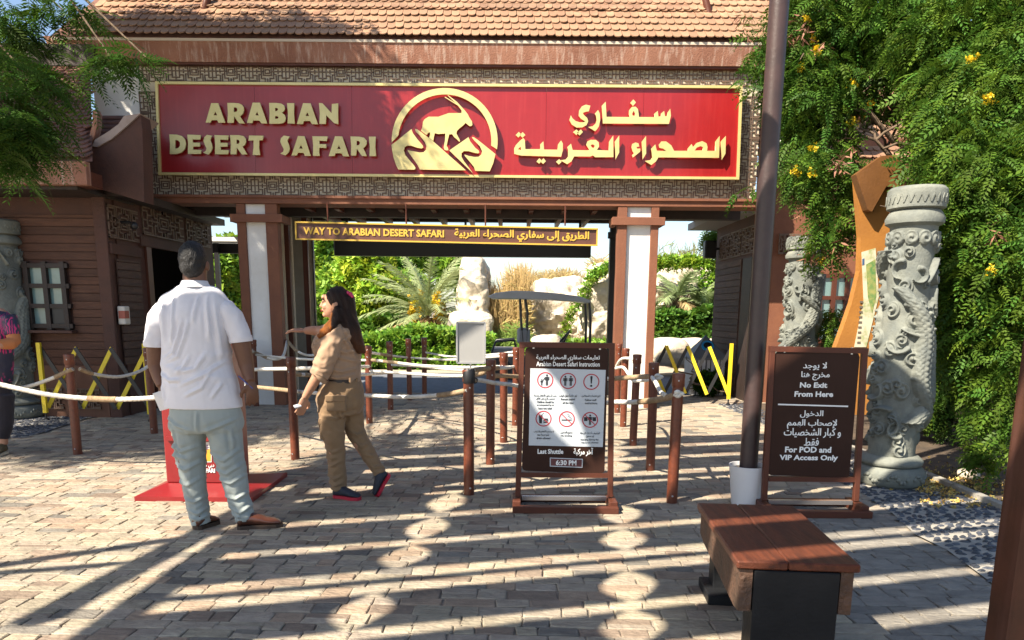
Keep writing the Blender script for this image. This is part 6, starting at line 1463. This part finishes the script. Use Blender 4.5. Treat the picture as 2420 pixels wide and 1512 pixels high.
# polo shirt: body and sleeves as one cloth
b = MB(); b.rings(densify(ringset(Ym, [(481,961,91,.160),(478,930,89,.168),(473,895,84,.168,-.005),(466,860,80,.165),(464,820,77,.162,.0),(463,780,78,.158),(461,745,82,.146,.0),(460,718,84,.122,.005),(459,698,72,.096,.01),(459,682,52,.076,.01),(459,676,39,.068,.01)], )), n=34)
SL = []
for L in ([(412,722,20),(390,736,25),(377,752,25.5,.0),(370,778,24.5),(368,800,23.5),(367,817,24)], [(512,722,21),(533,734,26),(547,750,26.5,.0),(558,774,25.5),(566,795,25),(569,806,25.5)]):
    c = MB(); p, r = path(L, Ym); c.tube(p, r, 18); SL.append(c)
fm_ = fold(.013, 6, 4.0, 3, .35)
def shirtfold(V):
    o = fm_(V); zt_, zb__ = pm_(460,700).z, pm_(460,950).z; o *= np.clip((V[:,2]-zb__)*9, .05, 1)*np.clip((zt_+.03-V[:,2])*9, .25, 1)
    # soft drapes running from the shoulder blades and around the waist
    for i, v in enumerate(V):
        h_ = (v[2]-zb__)/(zt_-zb__); x_ = v[0]-hd_.x
        o[i] += .009*sin(x_*38+h_*3+2*noise.noise(Vector((x_*3,0,h_*2))))*max(0,min(1,(h_-.45)*2.2)) + .016*max(0, 1-abs(h_-.36-x_*.35-.05*sin(x_*9))/.06)*(.5+.5*noise.noise(Vector((x_*5,h_*3,1)))) + .014*max(0, 1-abs(h_-.30+x_*.30)/.05)*(.5+.5*noise.noise(Vector((x_*6,1,h_))))
    return o
st_ = strokes([[(454,756),(447,789),(433,831),(402,849)],[(470,750),(459,798),(444,838),(404,855)],[(507,830),(486,867),(446,876)],[(474,838),(458,864),(444,874)],[(400,700),(407,760),(408,810)],[(424,692),(432,770),(428,810)],[(500,698),(510,760),(512,800)],[(520,720),(529,800),(533,850)],[(482,700),(478,765)],[(543,850),(500,884),(450,905)],[(392,878),(425,894),(455,893)],[(520,870),(500,910),(460,930)],[(540,900),(520,935)],[(398,905),(402,945)]], .011, .012, Ym)
shirt = remesh(b, 'polo_shirt', poloc, man, .007, 2, lambda V: shirtfold(V)*.7+st_(V))
for c in SL: remesh(c, 'sleeve', poloc, man, .007, 3, fold(.010, 9, 6, 8, .4))
b = MB(); c = pm_(458,668); 
for k, (rr, dz) in enumerate(((.080,-.016),(.077,.0),(.073,.014),(.070,.018))): pass
cz_ = c.z-.004; b.rings([(c.x,Ym+.012,cz_-.022,.098,.088),(c.x,Ym+.012,cz_-.004,.087,.080),(c.x,Ym+.012,cz_+.016,.079,.074),(c.x,Ym+.012,cz_+.018,.074,.070)], n=28, cap=False); b.build('collar', poloc, man, smooth='all')
for px, py, r_, tl in ((366.5,818,24.6,-.05),(569.5,807,26.2,.12)):
    q = pm_(px,py); b = MB(); ax = Vector((tl,0,-1)).normalized(); b.tube([q-ax*.034, q-ax*.006, q+ax*.004], [r_*kx_*1.01, r_*kx_*1.04, r_*kx_*.98], 24, cap=False); b.build('sleeve_band', poloc, man, smooth='all')
# trousers
b = MB(); b.rings(densify(ringset(Ym, [(483,935,72,.135),(485,958,80,.145),(487,985,86,.155),(487,1008,86,.150),(487,1018,80,.13)])), n=30)
k_ = kx_
p, r = path([(447,985,43),(448,1020,38.5,.0),(450,1060,34,.0),(453,1095,30.5),(457,1135,28,-.01),(464,1180,25),(471,1215,23),(476,1236,21.5)], Ym); b.tube(p, r, 20)
p, r = path([(527,985,44),(530,1020,40.5),(537,1060,36),(546,1095,32),(554,1133,29.5),(563,1175,26),(574,1208,24),(580,1227,23)], Ym); b.tube(p, r, 20)
ft = fold(.014, 8, 7, 9, .45)
def legfold(V):
    o = ft(V)*np.clip((pm_(460,965).z-V[:,2])*12, 0, 1); zk_ = pm_(460,1100).z; za = pm_(460,1210).z
    for i, v in enumerate(V):
        for zc_, w_, a_ in ((zk_,.035,.018),(zk_+.06,.03,.014),(za,.022,.018),(za+.05,.02,.007),(za-.035,.018,.007)): o[i] += a_*max(0,1-abs(v[2]-zc_-.25*(v[0]-mg.x)*noise.noise(Vector((v[0]*4,0,zc_*9)))-.02*sin(v[0]*30))/w_)*(.4+.6*noise.noise(Vector((v[0]*8,v[1]*8,zc_*20))))
    return o
tl_ = strokes([[(412,1040),(440,1062),(478,1048)],[(418,1090),(450,1104),(482,1085)],[(420,1070),(455,1078)],[(425,1130),(455,1140),(484,1122)],[(440,1170),(468,1180),(488,1170)],[(453,1198),(475,1208),(494,1194)],[(455,1216),(478,1222),(494,1214)],[(500,1062),(540,1082),(572,1058)],[(514,1100),(545,1114),(580,1090)],[(520,1125),(556,1136),(584,1118)],[(535,1165),(566,1174),(592,1158)],[(545,1192),(575,1206),(600,1188)],[(552,1210),(580,1216)],[(402,982),(440,1000),(478,1010)],[(570,985),(530,1002),(500,1012)],[(487,965),(488,1010)],[(420,1005),(425,1060),(420,1120)],[(556,1010),(560,1060)]], .010, .011, Ym)
remesh(b, 'trousers', trc, man, .008, 2, lambda V: legfold(V)*.8+tl_(V))
q = G(476,1250); shoe(man, (G(508,1236).x+.0, q.y+.16, 0), (q.x-.03, q.y-.02, 0), leather, solem_, .095, .056, solem=solem_)
q = G(572,1252); shoe(man, (q.x+.235, q.y+.10, 0), (q.x-.035, q.y+.02, 0), leather, solem_, .10, .056, solem=solem_)
# things he holds
pp = thing('paper_sheet', 'folded white paper held in the left hand of the man in white', 'paper', tuple(pm_(378,945,-.05))); b = MB()
A4 = [(360,930),(388,920),(397,966),(378,971)]; b.prism([pm_(p_[0],p_[1],-.05+.012*i) for i, p_ in enumerate(A4)], (0,.004,0)); b.prism([pm_(p_[0],p_[1],-.06+.01*i) for i, p_ in enumerate([(362,930),(388,921),(394,950),(376,956)])], (0,.003,0)); b.build('sheets', mat('paper_white',(.72,.72,.74),.7), pp)
pn = thing('pen', 'blue pen held in the right hand of the man in white', 'pen', tuple(pm_(578,908,-.05))); b = MB(); b.tube([pm_(563,888,-.06), pm_(580,903,-.05), pm_(597,918,-.04)], [.0045,.005,.004], 8); b.build('barrel', mat('pen_blue',(.06,.07,.25),.35), pn)

# ------------------------------------------------ woman in khaki
Yw = G(815,1172).y; kx_ = pxm(Yw,1,800,900)
wm = lambda X, Y_: ((660+X/2.519)*.945, (680+Y_/2.519)*.945)
wp = lambda X, Y_, dy=0: P(*wm(X,Y_), Yw+dy)
kw = kx_*.945/2.519     # crop unit in metres
wg = wp(500,1430); wo = thing('person', 'woman with long dark hair in khaki uniform, walking left with one arm stretched out', 'person', (wg.x, Yw, 0))
skw = skinm('skin_tan', (.47,.25,.16)); khs = cloth('khaki_shirt', (.36,.235,.15)); kht = cloth('khaki_trousers', (.235,.15,.08)); 
def wpath(L): return [wp(l[0],l[1],l[3] if len(l) > 3 else 0) for l in L], [l[2]*kw for l in L]
b = MB(); h_ = wp(452,195)
b.ball(h_+Vector((.005,0,.012)), (.092,.074,.100), 16, 12); b.ball(h_+Vector((-.040,0,-.040)), (.056,.056,.075), 14, 10)
b.tube([h_+Vector((-.098,0,.012)), h_+Vector((-.106,0,-.010)), h_+Vector((-.114,0,-.022)), h_+Vector((-.100,0,-.030))], [.008,.011,.014,.012], 8)
b.ball(h_+Vector((-.098,0,-.054)), (.014,.022,.010), 8, 6); b.ball(h_+Vector((-.083,0,-.088)), (.022,.024,.020), 10, 8); b.ball(h_+Vector((-.072,-.032,-.028)), (.026,.022,.026), 10, 8); b.ball(h_+Vector((-.086,0,.042)), (.020,.046,.022), 10, 8); b.ball(h_+Vector((.02,-.078,-.015)), (.016,.010,.026), 8, 6)
p, r = wpath([(455,260,42),(465,310,40),(480,350,48)]); b.tube(p, r, 14)
b.rings(densify([(wp(c,y_).x, Yw, wp(c,y_).z, w_*kw, d_) for c,y_,w_,d_ in ((480,380,95,.13),(470,460,120,.14),(480,560,110,.13),(490,680,105,.13),(480,780,130,.15))]))
p, r = wpath([(430,400,48,-.13),(395,480,44,-.17),(362,580,40,-.19),(330,670,33,-.19),(290,735,28,-.18),(258,790,21,-.17)]); b.tube(p, r, 14)
hand(b, p[-1], (-.30,-.05,-1), (-.6,.7,.2), .98, .32, 1)
p, r = wpath([(420,385,42,.14),(380,378,40,.17),(340,370,33,.19),(295,368,28,.18),(255,370,21,.17)]); b.tube(p, r, 14)
hand(b, p[-1], (-1,0,.04), (0,.15,-1), .98, .30, -1)
for L in ([(440,850,70,-.05),(440,1000,62,-.06),(450,1150,48,-.05),(470,1300,36,-.05),(475,1385,26,-.05)], [(540,850,70,.06),(565,1000,50,.07),(600,1070,46,.06),(680,1200,38,.04),(745,1290,30,.03)]): p, r = wpath(L); b.tube(p, r, 12)
remesh(b, 'body', skw, wo, .006, 2)
lipm = mat('lips', (.45,.07,.06), .35); eyem = mat('eye_dark', (.02,.012,.01), .25)
b = MB(); b.ball(h_+Vector((-.109,-.004,-.050)), (.007,.018,.004), 8, 5); b.ball(h_+Vector((-.107,-.004,-.060)), (.008,.017,.005), 8, 5); b.build('lips', lipm, wo, smooth=True)
b = MB(); b.ball(h_+Vector((-.088,-.034,.006)), (.010,.010,.005), 8, 6); b.build('eye', eyem, wo, smooth=True)
b = MB(); b.tube([h_+Vector((-.098,-.018,.026)), h_+Vector((-.090,-.038,.030)), h_+Vector((-.072,-.056,.024))], .004, 6); b.build('eyebrow', eyem, wo, smooth=True)
# hair
hw_ = mat('hair_brown', (.014,.007,.006), .42, (.03,.013,.008), 6, .9, 90, stretch=(3,3,.25), tint=True, spec=.3)
b = MB(); b.ball(h_+Vector((.022,0,.028)), (.098,.084,.098), 18, 12); b.ball(h_+Vector((.055,-.0,-.03)), (.072,.088,.09), 14, 10)
b.rings(densify([(wp(c,y_).x, Yw+d0, wp(c,y_).z, w_*kw, d_) for c,y_,w_,d_,d0 in ((510,150,60,.07,0),(512,240,66,.088,-.0),(530,320,72,.092,-.02),(560,400,62,.085,-.04),(592,460,48,.06,-.05),(612,500,36,.035,-.05),(622,512,20,.015,-.05))], 5), n=24)
b.tube(*wpath([(470,225,28,-.075),(452,290,34,-.10),(420,345,34,-.135),(375,385,28,-.165),(340,410,14,-.18)]), 12)
def wave(V): return np.array([.003*sin(130*(v[0]+.35*(v[2]))+4*noise.noise(Vector(v)*5)) for v in V])
def hairtint(V):
    zt_ = wp(500,330).z; T = np.ones((len(V),3)); t = ((zt_-V[:,2])/.36).clip(0,1); fr_f = (V[:,0] < wp(455,300).x) & (V[:,2] < wp(450,255).z)
    t = np.where(fr_f, 1.3, t*.7); return T + t[:,None]*np.array([9.5,6.5,1.2])
remesh(b, 'hair', hw_, wo, .009, 2, wave, hairtint)
b = MB(); q = wp(545,140,-.03); b.ball(q, .018); b.ball(q+Vector((-.015,-.01,.012)), .013); b.ball(q+Vector((.014,-.01,-.014)), .014); b.build('hair_tie', mat('pink_tie',(.55,.04,.14),.6), wo, smooth=True)
# shirt
b = MB(); b.rings(densify([(wp(c,y_).x, Yw+.0, wp(c,y_).z, w_*kw, d_) for c,y_,w_,d_ in ((500,692,108,.150),(492,660,112,.155),(480,600,122,.158),(465,530,142,.162),(458,460,148,.165),(470,400,132,.165),(492,360,98,.145),(490,330,58,.085))], 5), n=30)
c = MB(); p, r = wpath([(468,372,52,-.06),(455,392,62,-.10),(430,440,64,-.145),(402,520,60,-.175),(370,600,56,-.19),(345,655,54,-.19)]); c.tube(p, r, 18); remesh(c, 'sleeve', khs, wo, .008, 2, fold(.020, 10, 10, 4, .5))
p, r = wpath([(440,385,58,.12),(405,380,52,.15),(378,376,46,.165)]); b.tube(p, r, 16)
ff = fold(.018, 9, 8, 21, .5)
sw_ = strokes([[(470,450),(530,425),(570,400)],[(440,545),(500,530),(600,560)],[(450,600),(520,620),(600,600)],[(430,650),(500,655),(590,640)],[(520,400),(560,470),(590,540)],[(480,480),(540,500),(600,490)],[(350,420),(345,520),(350,600)]], .010, .010, Yw, wm)
remesh(b, 'uniform_shirt', khs, wo, .007, 2, lambda V: ff(V)*.7+sw_(V))
b = MB(); q0 = wp(370,640,-.19); q1 = wp(345,658,-.19); b.tube([q0, q1], [56*kw*1.03, 55*kw*1.05], 22, cap=False); b.build('rolled_cuff', khs, wo, smooth='all')
b = MB(); b.rings([(wp(495,690).x, Yw, wp(495,692).z, 114*kw, .158),(wp(495,690).x, Yw, wp(495,668).z, 114*kw, .158)], n=32, cap=False); b.build('belt', mat('belt_black',(.02,.012,.012),.45), wo, smooth=True)
b = MB()
for X in (400, 455, 540, 585): q = wp(X,680,-.158*math.sqrt(max(.05,1-((X-495)/114)**2))-.003); b.box(q, (.013,.006,.034))
o = b.build('belt_loops', kht, wo); o['kind'] = 'stuff'
b = MB(); q0 = wp(318,455,-.02); b.box(wp(330,470,-.09), (.05,.02,.045)); b.build('chest_pocket', khs, wo, bevel=.006)
# trousers
b = MB(); b.rings(densify([(wp(c,y_).x, Yw, wp(c,y_).z, w_*kw, d_) for c,y_,w_,d_ in ((497,672,108,.150),(490,720,128,.165),(480,780,146,.172),(482,840,142,.168),(480,890,120,.15))], 5), n=28)
p, r = wpath([(420,850,80,-.05),(425,930,80,-.06),(432,1010,76,-.06),(448,1080,64,-.055),(453,1150,58,-.05),(460,1220,54,-.05),(468,1300,54,-.05),(472,1368,43,-.05)]); b.tube(p, r, 20)
p, r = wpath([(550,850,78,.06),(560,930,68,.07),(575,1000,60,.07),(605,1060,54,.06),(650,1135,47,.05),(695,1210,43,.04),(735,1270,40,.03)]); b.tube(p, r, 20)
tw_ = strokes([[(400,890),(470,905),(560,880)],[(500,760),(515,860),(510,960)],[(540,890),(600,870)],[(400,1090),(450,1120),(508,1100)],[(405,1180),(450,1200),(505,1170)],[(410,1255),(460,1285),(515,1262)],[(415,1300),(465,1325),(520,1305)],[(425,1340),(470,1352),(515,1340)],[(540,1000),(590,1030),(625,1010)],[(560,1060),(620,1100),(650,1080)],[(640,1150),(690,1160)],[(690,1230),(730,1225)],[(715,1262),(752,1248)]], .011, .011, Yw, wm)
remesh(b, 'cargo_trousers', kht, wo, .008, 2, lambda V: fold(.018, 8, 10, 33, .5)(V)*.7+tw_(V))
for (x0,y0,x1,y1,dy) in ((392,780,512,878,-.178),(352,925,425,1058,-.125)):
    a_, c_ = wp(x0,y1,dy), wp(x1,y0,dy); b = MB(); b.bb((a_.x, Yw+dy-.004, a_.z), (c_.x, Yw+dy+.03, c_.z)); b.build('cargo_pocket', kht, wo, bevel=.008)
    b = MB(); b.bb((a_.x-.003, Yw+dy-.012, c_.z-.045), (c_.x+.003, Yw+dy+.02, c_.z+.004)); b.build('pocket_flap', kht, wo, bevel=.005)
trm = mat('trainer_navy', (.025,.03,.045), .7); rsm = mat('sole_red', (.45,.015,.04), .5)
q = G(*wm(470,1432)); shoe(wo, (q.x+.17, q.y-.02, 0), (q.x-.045, q.y+.05, 0), trm, rsm, .095, .046, solem=rsm)
q = wp(712,1412,.03); q2 = wp(795,1275,.03); shoe(wo, q, q2, trm, rsm, .090, .050, up_=(-.80,-.35,.45), solem=rsm)
ph = thing('phone', 'pale phone held in the lowered hand of the woman', 'phone', tuple(wp(215,855,-.19))); b = MB(); q = wp(212,850,-.20); b.bar(wp(190,850,-.21), wp(232,838,-.19), .012, .07, up=(0,1,.2)); b.build('case', mat('phone_case',(.55,.57,.62),.3), ph, bevel=.003)

# ------------------------------------------------ person cut off at the left edge
Yg_ = G(8,1072).y; kx_ = pxm(Yg_,1,0,900); lg = P(-24,1000,Yg_)
pl_ = thing('person', 'person cut off by the left picture edge in a pink patterned dark shirt', 'person', (lg.x, Yg_, 0)); gp_ = lambda px, py, dy=0: P(px, py, Yg_+dy)
def gpath(L): return [gp_(l[0],l[1],l[3] if len(l) > 3 else 0) for l in L], [l[2]*kx_ for l in L]
b = MB(); hh_ = gp_(-26,690); b.ball(hh_, (.078,.09,.108), 14, 10); b.ball(hh_+Vector((.06,-.03,-.03)), (.03,.03,.03)); b.tube(*gpath([(-24,705,14),(-22,735,15)]), 12)
b.rings(densify(ringset(Yg_, [(-20,860,34,.10),(-20,800,38,.11),(-20,750,42,.09),(-21,728,26,.06)])))
b.tube(*gpath([(20,750,13,-.05),(30,790,12,-.06),(32,812,11,-.10),(0,815,9,-.2),(-20,812,8,-.24)]), 12); hand(b, gp_(-20,812,-.24), (-1,-.1,0), (0,.4,-1), .95, .5, 1)
for x_ in (-38, 4): b.tube(*gpath([(x_,860,20),(x_+2,950,16),(x_+4,1010,11),(x_+5,1050,9)]), 12)
remesh(b, 'body', skw, pl_, .007, 2)
b = MB(); b.ball(hh_+Vector((-.01,.02,.02)), (.085,.094,.11), 14, 10); b.build('hair', hm, pl_, smooth='all')
tm = bpy.data.materials.new('tropical_print'); tm.use_nodes = True; n_ = tm.node_tree; bs = n_.nodes['Principled BSDF']; tc = n_.nodes.new('ShaderNodeTexCoord'); wv = n_.nodes.new('ShaderNodeTexWave'); wv.inputs['Scale'].default_value = 16; wv.inputs['Distortion'].default_value = 9; wv.inputs['Detail'].default_value = 1; n_.links.new(tc.outputs['Object'], wv.inputs[0])
nz_ = n_.nodes.new('ShaderNodeTexNoise'); nz_.inputs['Scale'].default_value = 7; n_.links.new(tc.outputs['Object'], nz_.inputs[0])
cr1 = n_.nodes.new('ShaderNodeValToRGB'); cr1.color_ramp.elements[0].position = .5; cr1.color_ramp.elements[0].color = (.012,.02,.06,1); cr1.color_ramp.elements[1].position = .56; cr1.color_ramp.elements[1].color = (.50,.02,.16,1); n_.links.new(wv.outputs[0], cr1.inputs[0])
mx_ = n_.nodes.new('ShaderNodeMix'); mx_.data_type = 'RGBA'; mr = n_.nodes.new('ShaderNodeMapRange'); mr.inputs[1].default_value = .47; mr.inputs[2].default_value = .53; n_.links.new(nz_.outputs[0], mr.inputs[0]); n_.links.new(mr.outputs[0], mx_.inputs[0]); n_.links.new(cr1.outputs[0], mx_.inputs[6]); mx_.inputs[7].default_value = (.015,.02,.05,1); n_.links.new(mx_.outputs[2], bs.inputs['Base Color'])
b = MB(); b.rings(densify(ringset(Yg_, [(-19,902,45,.14),(-19,860,46,.145),(-19,800,47,.14),(-20,755,50,.12),(-20,738,36,.09),(-21,730,20,.06)])), n=26); b.tube(*gpath([(18,748,18,-.04),(26,770,18,-.05),(30,792,16,-.06)]), 14); remesh(b, 'print_shirt', tm, pl_, .010, 3, fold(.008,8,6,5))
b = MB(); b.tube(*gpath([(30,788,14.5,-.06),(33,806,14.5,-.08),(26,812,14,-.12),(8,813,12,-.17),(-8,812,10,-.21)]), 14); remesh(b, 'arm_sleeve', mat('orange_sleeve',(.45,.17,.06),.8,tint=True), pl_, .008, 3)
b = MB(); b.rings(densify(ringset(Yg_, [(-19,885,42,.13),(-19,930,43,.13),(-19,950,40,.12)])), n=24); b.tube(*gpath([(-36,930,24),(-36,1000,20),(-34,1046,14)]), 16); b.tube(*gpath([(6,930,25),(8,1000,21),(6,1035,14)]), 16); remesh(b, 'dark_trousers', cloth('trousers_dark',(.018,.016,.025)), pl_, .009, 3, fold(.008,8,7,6))
olive = mat('trainer_olive',(.10,.08,.04),.7); osole = mat('pale_sole',(.6,.55,.42),.6); q = gp_(8,1073); shoe(pl_, (q.x+.04, q.y-.24, 0), (q.x-.0, q.y+.03, 0), olive, osole, .10, .056, solem=osole); q = gp_(-36,1073); shoe(pl_, (q.x-.02, q.y-.24, 0), (q.x, q.y+.03, 0), olive, osole, .10, .056, solem=osole)
